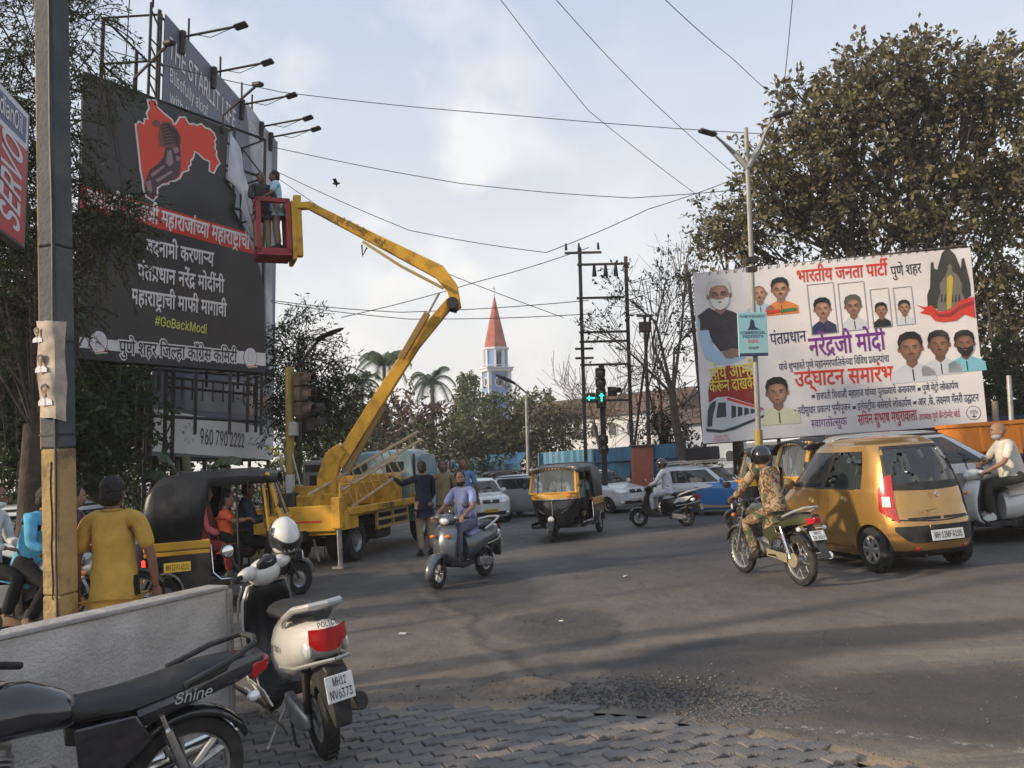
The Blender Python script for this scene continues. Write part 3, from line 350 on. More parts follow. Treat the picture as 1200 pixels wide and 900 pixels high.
68: [[44,0,19,0,19,11,43,11,55,13,64,16,71,22,76,30,79,40,80,51,79,63,76,72,71,80,64,86,55,89,45,90,19,90,19,102,45,102,59,100,71,96,80,88,87,78,91,66,93,51,91,36,87,24,80,14,70,6,58,2],[25,102,25,0,12,0,12,102]],
69: [[12,0,12,102,74,102,74,90,25,90,25,57,71,57,71,46,25,46,25,11,75,11,75,0]],
70: [[12,0,12,102,74,102,74,90,25,90,25,56,69,56,69,44,25,44,25,0]],
71: [[54,-1,41,0,30,5,21,13,14,23,10,36,8,51,10,66,14,79,21,89,30,97,41,102,53,103,61,103,68,101,75,98,81,94,86,89,90,83,93,77,95,70,82,70,80,75,75,82,67,88,63,90,58,91,53,91,45,90,37,87,30,81,25,73,22,63,21,51,22,39,25,29,30,21,37,15,45,12,54,11,62,12,69,14,75,19,79,25,82,32,83,41,87,40,57,40,57,51,96,51,96,40,94,28,90,18,84,10,76,4,65,0]],
72: [[12,0,12,102,25,102,25,58,79,58,79,102,92,102,92,0,79,0,79,46,25,46,25,0]],
73: [[6,0,6,11,24,11,24,90,6,90,6,102,55,102,55,90,37,90,37,11,55,11,55,0]],
74: [[37,-1,25,1,15,7,9,16,7,29,7,35,20,35,20,29,21,21,25,15,30,11,37,10,44,11,50,15,53,21,55,29,55,102,68,102,68,29,65,16,59,7,49,1]],
76: [[12,0,12,102,25,102,25,11,72,11,72,0]],
77: [[12,0,12,102,31,102,56,38,61,21,63,17,65,9,62,9,66,24,68,28,71,38,96,102,114,102,114,0,101,0,101,69,102,74,102,87,98,77,97,73,95,68,92,58,69,0,58,0,34,58,31,68,29,72,28,77,26,82,25,87,23,92,24,88,24,74,25,70,25,0]],
78: [[12,0,12,102,28,102,69,37,81,16,83,11,81,11,81,22,80,27,80,102,93,102,93,0,78,0,41,58,38,62,26,83,22,91,24,91,24,84,25,77,25,0]],
79: [[54,-1,41,0,30,5,21,13,14,23,10,36,8,51,10,66,14,79,21,89,30,97,41,102,54,103,66,102,77,97,86,89,93,79,97,66,99,51,97,36,93,23,86,13,77,5,66,0],[54,11,62,12,70,15,77,21,82,29,85,39,86,51,85,63,82,73,77,81,70,87,62,90,54,91,45,90,37,87,30,81,25,73,22,63,21,51,22,39,25,29,30,21,37,15,45,12]],
80: [[12,0,12,102,47,102,58,101,67,98,73,92,78,86,81,78,82,69,81,61,78,53,73,46,67,41,58,38,47,37,23,37,23,48,47,48,54,49,60,51,64,54,67,59,69,69,67,80,64,84,60,88,54,90,25,90,25,0]],
81: [[49,32,63,32,94,-10,81,-10,69,5,67,9],[54,-1,41,0,30,5,21,13,14,23,10,36,8,51,10,66,14,79,21,89,30,97,41,102,54,103,66,102,77,97,86,89,93,79,97,66,99,51,97,36,93,23,86,13,77,5,66,0],[54,11,62,12,70,15,77,21,82,29,85,39,86,51,85,63,82,73,77,81,70,87,62,90,54,91,45,90,37,87,30,81,25,73,22,63,21,51,22,39,25,29,30,21,37,15,45,12]],
82: [[12,0,12,102,47,102,58,101,67,98,73,93,78,87,81,79,82,70,81,62,78,54,73,48,67,43,58,40,20,40,20,51,47,51,60,53,64,56,67,60,69,70,67,81,64,85,60,88,54,90,25,90,25,0],[71,0,46,46,61,46,86,0]],
83: [[45,-2,35,-1,26,2,19,6,13,12,10,19,8,27,21,27,23,21,25,17,29,14,39,10,51,10,57,12,62,15,66,18,68,23,69,28,69,32,66,36,63,39,49,45,37,48,26,52,18,58,13,65,11,75,12,83,15,90,21,95,28,100,36,102,46,103,55,102,64,100,76,90,79,83,81,76,68,76,66,83,61,88,54,91,45,92,34,90,29,87,26,84,24,80,23,75,24,70,30,64,39,60,57,55,67,51,72,48,76,44,79,40,81,34,82,28,81,20,78,13,72,7,65,2,56,-1]],
84: [[7,90,7,102,84,102,84,90,52,90,52,0,39,0,39,90]],
85: [[52,-2,41,0,31,3,23,9,17,16,14,25,12,35,12,102,25,102,25,36,26,29,29,23,32,18,38,14,44,11,52,10,60,11,66,14,72,18,76,23,78,29,79,36,79,102,92,102,92,35,91,25,87,16,81,9,73,3,63,0]],
86: [[41,0,4,102,17,102,39,41,46,18,50,6,47,6,51,18,58,41,79,102,93,102,56,0]],
87: [[31,0,4,102,17,102,33,39,35,29,37,24,40,8,38,8,41,24,43,29,45,39,62,102,76,102,93,39,96,24,98,19,100,8,98,8,102,29,104,34,105,39,121,102,134,102,107,0,91,0,74,65,72,71,71,78,69,86,68,95,70,95,69,87,67,79,66,72,64,65,46,0]],
88: [[4,0,44,57,44,47,6,102,21,102,36,80,39,76,49,58,47,58,57,76,60,80,75,102,90,102,52,48,52,57,92,0,77,0,59,26,46,46,49,46,44,36,42,33,39,30,37,26,19,0]],
89: [[41,0,41,42,4,102,19,102,42,64,45,58,50,46,45,46,48,53,51,59,53,64,76,102,91,102,54,42,54,0]],
97: [[32,-2,25,-1,19,1,14,4,10,9,7,15,6,22,7,28,9,32,12,36,16,39,20,41,47,46,51,46,56,51,54,60,52,63,48,65,40,67,30,65,24,61,20,55,8,59,12,65,16,70,22,74,27,76,33,77,43,77,53,75,57,73,65,65,67,58,68,50,68,0,56,0,56,10,53,8,51,5,47,2,43,0],[34,9,41,10,46,12,50,15,53,19,55,23,56,28,56,38,46,35,43,35,40,34,27,32,21,28,19,25,19,17,26,10,30,9]],
99: [[42,-2,32,0,24,3,17,9,11,17,8,27,7,38,8,49,11,59,17,67,24,72,32,76,42,77,47,77,52,76,61,72,65,69,71,61,73,56,61,53,57,61,46,66,42,66,35,65,29,62,25,58,22,52,20,45,20,30,22,24,25,18,29,13,35,10,42,9,46,10,49,10,52,12,55,13,61,23,73,20,69,11,62,4,52,0]],
100: [[39,-2,30,0,23,3,16,9,11,17,8,27,7,38,8,49,11,59,16,67,23,73,31,76,40,77,46,77,51,75,55,72,62,64,63,102,75,102,75,0,63,0,63,12,55,4,51,1,46,-1],[41,9,48,10,53,13,57,17,60,23,62,30,63,38,62,46,60,53,57,59,53,63,48,65,41,66,35,65,29,63,25,58,22,52,20,46,20,31,22,24,25,18,29,13,35,10]],
101: [[43,-2,33,0,24,3,17,9,11,17,8,27,7,38,8,49,11,58,16,66,23,72,32,76,41,77,48,77,59,73,64,69,69,64,72,57,74,49,75,39,75,34,15,34,15,44,68,44,62,41,62,48,60,54,57,59,53,63,48,66,35,66,30,63,25,59,22,54,20,49,20,28,22,21,26,16,31,12,36,10,43,9,55,12,60,17,62,21,74,18,71,12,68,8,63,4,57,1,50,-1]],
102: [[46,76,46,66,1,66,1,76],[16,0,16,87,17,93,20,98,23,102,33,106,38,107,42,106,45,106,50,105,46,94,35,94,31,92,29,89,29,0]],
104: [[23,46,23,0,11,0,11,102,23,102,23,58,21,58,25,67,31,73,38,76,46,77,53,77,60,74,65,70,69,65,71,57,72,49,72,0,60,0,60,48,58,55,55,61,50,65,42,66,37,66,33,64,29,61,26,57,24,52]],
105: [[11,0,11,76,23,76,23,0],[17,89,11,91,9,94,8,97,9,100,11,103,14,105,20,105,23,103,25,100,26,97,25,94,23,91]],
107: [[22,27,22,43,25,43,57,76,73,76,37,40],[11,0,11,102,23,102,23,0],[59,0,30,37,39,46,75,0]],
108: [[28,-1,20,1,15,4,12,10,11,17,11,102,23,102,23,16,24,13,26,11,34,11,37,1,30,0]],
109: [[11,0,11,76,23,76,23,59,24,65,27,70,35,76,44,78,52,77,58,73,62,67,64,59,65,65,68,69,72,73,77,76,88,78,94,77,100,75,105,71,109,66,111,60,112,52,112,0,100,0,100,51,98,58,95,63,90,66,84,67,79,66,72,62,69,59,67,50,67,0,55,0,55,52,54,58,51,63,46,66,40,67,36,66,28,62,25,58,23,48,23,0]],
110: [[23,46,23,0,11,0,11,76,23,76,23,58,21,58,25,67,31,73,38,76,46,77,53,77,60,74,65,70,69,65,71,57,72,49,72,0,60,0,60,48,58,55,55,61,50,65,42,66,37,66,33,64,29,61,26,57,24,52]],
111: [[42,-2,32,0,24,3,17,9,11,17,8,27,7,38,8,49,11,59,17,67,24,72,32,76,42,77,52,76,60,72,67,67,72,59,76,49,77,38,76,27,72,17,67,9,60,3,52,0],[42,9,49,10,55,13,59,18,62,24,64,30,64,45,62,52,59,58,55,62,49,65,42,66,35,65,29,62,25,58,22,52,20,45,20,30,22,24,25,18,29,13,35,10]],
114: [[11,0,11,76,23,76,23,65,26,70,31,74,37,77,47,77,50,77,50,65,47,65,45,66,42,66,37,65,28,61,24,53,23,48,23,0]],
115: [[37,-2,29,-1,17,3,13,7,9,12,7,19,19,21,21,16,25,12,30,10,37,9,44,10,49,13,53,16,54,21,53,24,51,27,48,30,30,34,21,37,15,42,11,48,10,55,11,61,13,67,23,75,30,77,45,77,51,75,56,72,60,69,63,64,65,59,54,56,52,60,49,64,45,66,38,67,32,66,27,64,23,60,22,56,23,52,25,49,29,47,35,45,47,42,56,39,62,35,66,29,67,22,66,15,63,10,59,5,53,1,45,-1]],
116: [[41,76,41,66,1,66,1,76],[13,95,25,95,25,20,27,12,39,11,43,0,39,-1,25,0,18,4,14,11,13,19]],
117: [[37,-1,29,0,23,2,18,6,14,12,12,19,11,28,11,76,23,76,23,29,24,21,28,15,33,11,40,10,46,11,54,15,57,20,59,25,60,31,60,76,72,76,72,0,60,0,60,19,62,19,57,9,52,3,45,0]],
118: [[33,0,4,76,17,76,33,31,36,24,42,3,37,3,45,31,62,76,75,76,46,0]],
119: [[28,0,5,76,18,76,27,43,31,28,33,18,36,8,33,8,35,18,38,27,42,43,51,76,64,76,73,43,75,36,81,8,79,8,85,36,87,43,97,76,110,76,87,0,74,0,64,35,62,45,60,51,59,57,57,62,56,68,59,68,57,62,56,57,54,51,52,40,50,35,40,0]],
120: [[4,0,35,44,35,35,6,76,20,76,30,62,33,56,42,41,35,41,44,56,47,62,57,76,71,76,42,34,42,43,72,0,58,0,46,17,43,23,35,37,41,37,39,32,36,28,33,23,30,17,19,0]],
121: [[10,-28,13,-17,18,-18,21,-18,24,-17,29,-12,31,-7,33,0,4,76,17,76,33,31,36,24,42,3,37,3,45,31,62,76,75,76,41,-11,39,-17,36,-21,32,-25,24,-29,13,-29]],
}
TX = {
'छत्रपती शिवाजी महाराजांच्या महाराष्ट्राची': [1998,[9031,0,0,9269,98,0,9046,175,0,9040,255,0,9068,335,0,9067,407,0,9058,444,0,9057,539,0,9066,617,0,9032,653,0,9068,757,0,9050,830,0,9061,913,0,9066,988,0,9052,1024,0,9066,1081,0,9032,1117,0,9066,1221,0,9006,1257,0,9188,1257,0,9051,1313,0,9066,1394,0,9050,1467,0,9061,1550,0,9066,1625,0,9052,1661,0,9066,1718,0,9564,1755,0,9066,1836,0,9030,1873,0,9068,1961,0]],
'बदनामी करणाऱ्य': [862,[9048,0,0,9042,80,0,9044,153,0,9066,230,0,9050,267,0,9068,350,0,9025,423,0,9052,530,0,9039,587,0,9066,688,0,9209,724,0,9051,780,0]],
'पंतप्रधान नरेंद्र मोदींनी': [1062,[9046,0,0,9006,80,0,9040,80,0,9274,159,0,9043,239,0,9066,325,0,9044,361,0,9044,475,0,9052,553,0,9449,610,0,9271,610,0,9050,719,0,9079,803,0,9042,839,0,9440,912,0,9044,948,0,9068,1026,0]],
'महाराष्ट्राची माफी मागावी': [1217,[9050,0,0,9061,84,0,9066,158,0,9052,194,0,9066,252,0,9564,288,0,9066,370,0,9030,406,0,9068,495,0,9050,567,0,9066,651,0,9047,687,0,9068,795,0,9050,868,0,9066,952,0,9027,988,0,9066,1067,0,9057,1103,0,9068,1181,0]],
'पुणे शहर जिल्हा काँग्रेस कमिटी': [1524,[9046,0,0,9069,80,0,9039,80,0,9075,181,0,9058,217,0,9061,312,0,9052,387,0,9067,480,0,9032,517,0,9210,620,0,9061,690,0,9066,765,0,9025,837,0,9066,944,0,9005,980,0,9256,980,0,9075,1059,0,9060,1059,0,9025,1190,0,9067,1297,0,9050,1333,0,9035,1417,0,9068,1488,0]],
'भारतीय जनता पार्टी': [982,[9049,0,0,9066,98,0,9052,135,0,9040,192,0,9068,272,0,9051,308,0,9032,426,0,9044,529,0,9040,607,0,9066,687,0,9046,760,0,9066,839,0,9035,875,0,9441,946,0]],
'पुणे शहर': [444,[9046,0,0,9069,80,0,9039,80,0,9075,181,0,9058,217,0,9061,312,0,9052,387,0]],
'पंतप्रधान': [439,[9046,0,0,9006,80,0,9040,80,0,9274,159,0,9043,239,0,9066,325,0,9044,361,0]],
'नरेंद्रजी मोदी': [613,[9044,0,0,9052,78,0,9449,135,0,9271,135,0,9032,208,0,9068,312,0,9050,384,0,9079,468,0,9042,504,0,9068,577,0]],
'यांचे शुभहस्ते पुणे महानगरपालिकेच्या विविध प्रकल्पांचा': [2717,[9051,0,0,9066,81,0,9006,117,0,9030,117,0,9075,206,0,9058,243,0,9069,338,0,9049,338,0,9061,436,0,9215,511,0,9040,565,0,9075,645,0,9046,681,0,9069,761,0,9039,761,0,9075,862,0,9050,898,0,9061,982,0,9066,1056,0,9044,1093,0,9027,1170,0,9052,1249,0,9046,1306,0,9066,1386,0,9067,1422,0,9054,1459,0,9025,1553,0,9075,1629,0,9188,1660,0,9051,1716,0,9066,1797,0,9067,1869,0,9057,1906,0,9067,1984,0,9057,2020,0,9043,2098,0,9274,2220,0,9025,2300,0,9210,2406,0,9046,2476,0,9066,2556,0,9006,2592,0,9030,2592,0,9066,2681,0]],
'उद्घाटन समारंभ': [823,[9013,0,0,9042,77,0,9081,156,0,9028,150,0,9066,232,0,9035,269,0,9044,339,0,9060,453,0,9050,548,0,9066,632,0,9052,668,0,9006,725,0,9049,725,0]],
'छत्रपती शिवाजी महाराज यांच्या पुतळ्याचे अनावरण': [2544,[9031,0,0,9269,98,0,9046,175,0,9040,255,0,9068,335,0,9067,407,0,9058,444,0,9057,539,0,9066,617,0,9032,653,0,9068,757,0,9050,830,0,9061,913,0,9066,988,0,9052,1024,0,9066,1081,0,9032,1117,0,9051,1258,0,9066,1339,0,9006,1375,0,9188,1375,0,9051,1431,0,9066,1512,0,9046,1584,0,9069,1664,0,9040,1664,0,9211,1744,0,9051,1844,0,9066,1925,0,9030,1961,0,9075,2050,0,9009,2087,0,9044,2194,0,9066,2271,0,9057,2307,0,9052,2385,0,9039,2443,0]],
'पुणे मेट्रो लोकार्पण': [899,[9046,0,0,9069,80,0,9039,80,0,9075,181,0,9050,217,0,9075,301,0,9264,301,0,9079,371,0,9054,444,0,9079,539,0,9025,575,0,9066,682,0,9046,718,0,9181,798,0,9039,798,0]],
'नदीसुधार प्रकल्प भूमीपूजन': [1349,[9044,0,0,9042,78,0,9068,150,0,9060,187,0,9069,281,0,9043,281,0,9066,368,0,9052,404,0,9274,497,0,9025,577,0,9210,684,0,9046,754,0,9049,870,0,9070,968,0,9050,968,0,9068,1052,0,9046,1088,0,9070,1167,0,9032,1167,0,9044,1271,0]],
'इलेक्ट्रीक बसेसचे लोकार्पण': [1347,[9011,0,0,9054,69,0,9075,164,0,9183,164,0,9264,248,0,9068,319,0,9025,355,0,9048,498,0,9060,578,0,9075,673,0,9060,673,0,9030,767,0,9075,856,0,9054,892,0,9079,987,0,9025,1024,0,9066,1130,0,9046,1166,0,9181,1246,0,9039,1246,0]],
'आर .के. लक्ष्मण गॅलरी उद्घाटन': [1501,[9010,0,0,9052,143,0,9801,237,0,9025,274,0,9075,350,0,9801,381,0,9054,455,0,9219,550,0,9050,614,0,9039,698,0,9027,836,0,9073,914,0,9054,914,0,9052,1009,0,9068,1067,0,9013,1139,0,9525,1216,0,9066,1316,0,9035,1352,0,9044,1423,0]],
'स्वागतोत्सुक': [614,[9215,0,0,9057,54,0,9066,132,0,9027,169,0,9040,247,0,9079,327,0,9198,363,0,9060,412,0,9069,507,0,9025,507,0]],
'सचिन सुभाष मथुरावाला': [1193,[9060,0,0,9067,95,0,9030,131,0,9044,220,0,9060,334,0,9069,428,0,9049,428,0,9066,527,0,9059,563,0,9050,680,0,9041,764,0,9069,854,0,9052,854,0,9066,911,0,9057,948,0,9066,1025,0,9054,1062,0,9066,1157,0]],
'उपाध्यक्ष पुणे कॅन्टोन्मेंट बोर्ड': [1379,[9013,0,0,9046,77,0,9066,156,0,9201,192,0,9051,243,0,9179,324,0,9046,460,0,9069,540,0,9039,540,0,9075,641,0,9025,678,0,9073,755,0,9202,784,0,9035,834,0,9079,905,0,9202,941,0,9050,991,0,9449,1075,0,9035,1075,0,9048,1182,0,9079,1262,0,9037,1298,0,9181,1378,0]],
'होय आम्ही': [531,[9061,0,0,9079,74,0,9051,111,0,9010,228,0,9207,371,0,9061,420,0,9068,495,0]],
'करून दाखवलं': [727,[9025,0,0,9418,107,0,9044,217,0,9042,331,0,9066,404,0,9026,440,0,9057,555,0,9054,632,0,9006,727,0]],
'पुणे कॅन्टोन्मेंट': [685,[9046,0,0,9069,80,0,9039,80,0,9075,181,0,9025,217,0,9073,294,0,9202,324,0,9035,374,0,9079,444,0,9202,481,0,9050,531,0,9449,615,0,9035,615,0]],
'बोर्ड': [197,[9048,0,0,9079,80,0,9037,116,0,9181,196,0]],
}
AD = {32:38,35:89,39:42,46:38,48:91,49:91,50:91,51:91,52:91,53:91,54:91,55:91,56:91,57:91,65:97,66:92,67:102,68:101,69:84,70:83,71:104,72:104,73:62,74:80,76:79,77:126,78:105,79:107,80:89,81:107,82:90,83:90,84:90,85:104,86:97,87:138,88:95,89:95,97:79,99:80,100:86,101:82,102:52,104:83,105:34,107:77,108:39,109:123,110:83,111:84,114:53,115:74,116:46,117:83,118:79,119:115,120:76,121:79}
_gm= {}
from mathutils.geometry import delaunay_2d_cdt
def _grow(P,d):
 out=[]; n= len(P)
 for i in range(n):
  a,b,c= P[i-1],P[i],P[(i+1) % n]; t1=(b-a).normalized(); t2=(c-b).normalized(); k= Vector((-t1.y-t2.y,t1.x+t2.x))
  if k.length < .25: out.append(b); continue
  k.normalize(); out.append(b+k*d/max(.45,k.dot(Vector((-t1.y,t1.x)))))
 return out
def one_glyph(k,off):
 """letter as triangles: outlines grown by off, kept where they wind round a point"""
 if (k,off) in _gm: return _gm[k,off]
 cs=[_grow([Vector((c[i]/140,c[i+1]/140)) for i in range(0,len(c),2)],off) for c in GL[k]]
 vs=[p for c in cs for p in c]; ed=[]; b=0
 for c in cs: ed += [(b+i,b+(i+1) % len(c)) for i in range(len(c))]; b += len(c)
 ov,oe,of= delaunay_2d_cdt(vs,ed,[],0,1e-6)[:3]; borders=[(c[i],c[(i+1) % len(c)]) for c in cs for i in range(len(c))]; keep=[]
 for f in of:
  x= sum(ov[i].x for i in f)/len(f); y= sum(ov[i].y for i in f)/len(f); w=0
  for p,q in borders:
   if (p.y <= y) != (q.y <= y) and x < p.x+(y-p.y)/(q.y-p.y)*(q.x-p.x): w += 1 if q.y > p.y else -1
  if w: keep.append(tuple(f))
 _gm[k,off] =([(v.x,v.y,0) for v in ov],keep); return _gm[k,off]
def glyph_mesh(items,off,sc):
 V=[]; F=[]
 for q in range(0,len(items),3):      # each letter a hair above its neighbour where they overlap
  k,x,y= items[q:q+3]; v,f= one_glyph(k,off); o= len(V)
  V += [(a+x/140,b+y/140,(q//3 % 3)*.0013+z) for a,b,z in v]; F += [tuple(o+i for i in p) for p in f]
 me= bpy.data.meshes.new('t'); me.from_pydata(V,[],F); return me
def text(parent,s,M,pos,size,m,bold=.0,width=None,align='l',n=.004,sx=1.0,slant=0.,name='lettering',skew=None):
 """s written on the plane M (x right, y up, z outward) of the parent's space"""
 if s in TX: adv,items= TX[s]
 else:
  x=0; items=[]
  for ch in s:
   if GL.get(ord(ch)): items += [ord(ch),x,0]
   x += AD.get(ord(ch),70)
  adv= x
 w= adv/140*size*sx
 if width: sx *= width/w; w= width
 me= glyph_mesh(items,bold,size)
 x0= pos[0]-(w/2 if align == 'c' else (w if align == 'r' else 0))
 T= M @ Matrix.Translation((x0,pos[1],n)) @ Matrix(((size*sx,slant*size,0,0),(0,size,0,0),(0,0,1,0),(0,0,0,1)))
 me.transform(T); me.name= name; me.materials.append(m)
 o= bpy.data.objects.new(name,me); COL.objects.link(o)
 if parent is not None: o.parent= parent
 return o
def joinmeshes(objs,name):
 o= objs[0]; bm= bmesh.new(); mats=[]
 for q in objs:
  k= len(mats); mats += list(q.data.materials); t= q.data; n0= len(bm.faces); bm.from_mesh(t); bm.faces.ensure_lookup_table()
  for f in bm.faces[n0:]: f.material_index += k
 me= bpy.data.meshes.new(name); bm.to_mesh(me); bm.free()
 for q in mats: me.materials.append(q)
 o.data= me; o.name= name
 for q in objs[1:]: bpy.data.objects.remove(q)
 return o
# ================================================================== common materials
BLK= mat('black_paint',(.012,.013,.016),.25,coat=.6,dirt=(.12,.1,.08),ds=2.5,da=.25)
RUB= mat('tyre_rubber',(.018,.018,.018),.8,var=.3,vs=14,dirt=(.12,.105,.09),ds=6,da=.5)
PLB= mat('black_plastic',(.022,.022,.024),.55,var=.2,vs=10,dirt=(.13,.12,.1),ds=5,da=.3)
CHR= mat('chrome',(.7,.7,.7),.18,1.,dirt=(.2,.17,.13),ds=12,da=.4)
STL= mat('dull_steel',(.35,.35,.36),.42,.8,var=.25,vs=12,dirt=(.12,.09,.06),ds=9,da=.6)
ALU= mat('cast_alloy',(.42,.42,.41),.45,.7,var=.2,vs=20)
GLS= mat('window_glass',(.035,.045,.05),.04,spec=.9,alpha=.80)
GLC= mat('clear_glass',(.30,.34,.35),.04,spec=.9,alpha=.38)
RED= mat('red_lens',(.42,.012,.015),.15,coat=.8)
ORL= mat('orange_lens',(.7,.2,.02),.15,coat=.8)
WHL= mat('clear_lens',(.75,.76,.76),.08,coat=1.,metal=.3)
PLW= mat('plate_white',(.72,.72,.7),.4,dirt=(.3,.27,.22),ds=12,da=.3)
PLY= mat('plate_yellow',(.72,.5,.06),.4,dirt=(.3,.2,.08),ds=12,da=.3)
INK= mat('black_ink',(.012,.012,.014),.5)
CONC= mat('concrete',(.33,.31,.295),.9,var=.18,vs=5,bump=.7,bs=22,dirt=(.13,.12,.11),ds=2.2,da=.45)
RUST= mat('rusty_steel',(.085,.07,.06),.8,.2,var=.35,vs=9,dirt=(.18,.07,.03),ds=6,da=.6)
DSTEEL= mat('dark_steel',(.035,.034,.036),.6,.3,var=.3,vs=5,dirt=(.11,.06,.035),ds=6,da=.4)
BARK= mat('bark',(.055,.042,.032),.95,var=.4,vs=6,bump=1.,bs=18)
BARKP= mat('pale_bark',(.13,.105,.085),.95,var=.35,vs=5,bump=1.,bs=14)
GALV= mat('galvanised',(.36,.36,.35),.5,.5,var=.2,vs=6)
# ================================================================== ground, road, paving
def lerp(a,b,t): return a+(b-a)*t
EDGE=[(-9,6.3),(-4,6.0),(-1.9,5.75),(0,5.4),(.7,5.12),(1.4,4.45),(1.75,4.1),(2.1,3.72),(3,3.0),(6,1.6)]
def edge_y(x):
 for (a,b),(c,d) in zip(EDGE,EDGE[1:]):
  if a <= x <= c: y= lerp(b,d,(x-a)/(c-a)); break
 else: y= EDGE[0][1] if x < EDGE[0][0] else EDGE[-1][1]
 return y+.05*noise.noise(Vector((x*2.2,3,0)))+.03*noise.noise(Vector((x*9,1,0)))
def earth_mat():
 M= mat('earth',(.15,.12,.09),.95,var=.35,vs=.6,bump=1.,bs=6,dirt=(.07,.06,.045),ds=.4,da=.8); return M
g= MB(); g.poly([(-1500,-200,-.16),(1500,-200,-.16),(1500,2500,-.16),(-1500,2500,-.16)]); g.build('ground',earth_mat(),kind='structure',smooth=0)
def asphalt_mat():
 M= bpy.data.materials.new('asphalt'); M.use_nodes= True; nt= M.node_tree; N= nt.nodes; L= nt.links; b= N['Principled BSDF']
 tc= N.new('ShaderNodeTexCoord'); P= tc.outputs['Object']
 def nz(sc,det=6,ro=.55,vec=P,w=0):
  n= N.new('ShaderNodeTexNoise'); n.inputs['Scale'].default_value= sc; n.inputs['Detail'].default_value= det; n.inputs['Roughness'].default_value= ro; L.new(vec,n.inputs[0]); n.inputs['Distortion'].default_value= w; return n.outputs[0]
 def mr(x,a,c,d=0.,e=1.):
  n= N.new('ShaderNodeMapRange'); n.inputs[1].default_value= a; n.inputs[2].default_value= c; n.inputs[3].default_value= d; n.inputs[4].default_value= e; L.new(x,n.inputs[0]); return n.outputs[0]
 def mix(f,a,c,mode='MIX'):
  n= N.new('ShaderNodeMix'); n.data_type= 'RGBA'; n.blend_type= mode
  for s_,v in ((0,f),(6,a),(7,c)):
   if isinstance(v,(int,float)): n.inputs[s_].default_value= v
   elif isinstance(v,tuple): n.inputs[s_].default_value=(*v,1)
   else: L.new(v,n.inputs[s_])
  return n.outputs[2]
 def math_(op,a,c=0.):
  n= N.new('ShaderNodeMath'); n.operation= op
  for i,v in enumerate((a,c)):
   if isinstance(v,(int,float)): n.inputs[i].default_value= v
   else: L.new(v,n.inputs[i])
  return n.outputs[0]
 sep= N.new('ShaderNodeSeparateXYZ'); L.new(P,sep.inputs[0]); X,Y= sep.outputs[0],sep.outputs[1]
 base= mix(mr(nz(.35),.35,.65),(.080,.076,.074),(.128,.117,.110))
 # stretched wear tracks along the way the traffic turns
 mp= N.new('ShaderNodeMapping'); mp.inputs['Rotation'].default_value=(0,0,R(-12)); mp.inputs['Scale'].default_value=(.12,1.1,1); L.new(P,mp.inputs[0])
 trk= nz(1.0,4,.5,mp.outputs[0],.4)
 base= mix(mr(trk,.48,.66,0,.5),base,(.038,.039,.043))
 # old brownish surface near the paving
 zy= math_('ADD',Y,math_('MULTIPLY',nz(.5,5),5.)); br= mr(zy,9.0,13.5,1,0)
 base= mix(br,base,mix(mr(nz(1.3,7,.65),.35,.7),(.122,.100,.082),(.205,.170,.136)))
 # dust drifted by the kerb and in bands
 mp2= N.new('ShaderNodeMapping'); mp2.inputs['Rotation'].default_value=(0,0,R(-8)); mp2.inputs['Scale'].default_value=(.22,1.4,1); L.new(P,mp2.inputs[0])
 band= math_('MULTIPLY',mr(nz(1.6,8,.7,mp2.outputs[0],.6),.52,.66),mr(Y,4.5,8.2,1,0))
 speck= mr(nz(55,3,.6),.42,.6)
 base= mix(math_('MULTIPLY',band,mr(speck,0,1,.5,1.)),base,(.31,.25,.18))
 ed= N.new('ShaderNodeAttribute'); ed.attribute_name= 'edge';
 edn= math_('ADD',ed.outputs['Fac'],math_('MULTIPLY',math_('SUBTRACT',nz(3,7,.7),.5),.9))
 base= mix(math_('MULTIPLY',mr(edn,.5,.9),.85),base,(.30,.235,.165))
 # dark repair patch and oil
 def blob(cx,cy,rx,ry,soft=.25,nsc=1.2,na=.8):
  dx= math_('DIVIDE',math_('SUBTRACT',X,cx),rx); dy= math_('DIVIDE',math_('SUBTRACT',Y,cy),ry)
  d= math_('ADD',math_('MULTIPLY',dx,dx),math_('MULTIPLY',dy,dy)); d= math_('ADD',d,math_('MULTIPLY',math_('SUBTRACT',nz(nsc,5,.6),.5),na*2)); return mr(d,1-soft,1+soft,1,0)
 pt= gp(655,735); base= mix(math_('MULTIPLY',blob(pt.x,pt.y,.62,.85,.3,2.2,1.3),.8),base,mix(speck,(.034,.034,.036),(.08,.075,.07)))
 for px,py,rx,ry in ((560,690,.9,1.6),(760,790,1.1,.5),(860,765,1.4,.35),(1000,745,2.0,.3),(1120,815,1.2,.7)):
  q= gp(px,py); base= mix(math_('MULTIPLY',blob(q.x,q.y,rx,ry,.4,.9,.9),.7),base,(.038,.038,.042))
 q= gp(800,830); base= mix(math_('MULTIPLY',blob(q.x,q.y,.9,.28,.5,2,.8),.8),base,mix(speck,(.03,.032,.036),(.17,.16,.155)))
 # joint between two layers: a wavy line running away from the paving
 a= gp(612,805); c= gp(468,668)
 t= math_('DIVIDE',math_('SUBTRACT',Y,a.y),c.y-a.y)
 lx= math_('ADD',a.x,math_('MULTIPLY',t,c.x-a.x)); lx= math_('ADD',lx,math_('MULTIPLY',math_('SUBTRACT',nz(1.1,6,.6),.5),.9))
 off_= math_('SUBTRACT',X,lx); tb_= math_('MULTIPLY',math_('MULTIPLY',mr(off_,.02,.10,0,1),mr(off_,.55,.75,1,0)),mr(Y,5.2,10.5,1,0)); base= mix(math_('MULTIPLY',tb_,.8),base,mix(mr(nz(2.4,6,.65),.4,.62),(.20,.168,.135),(.09,.08,.072)))
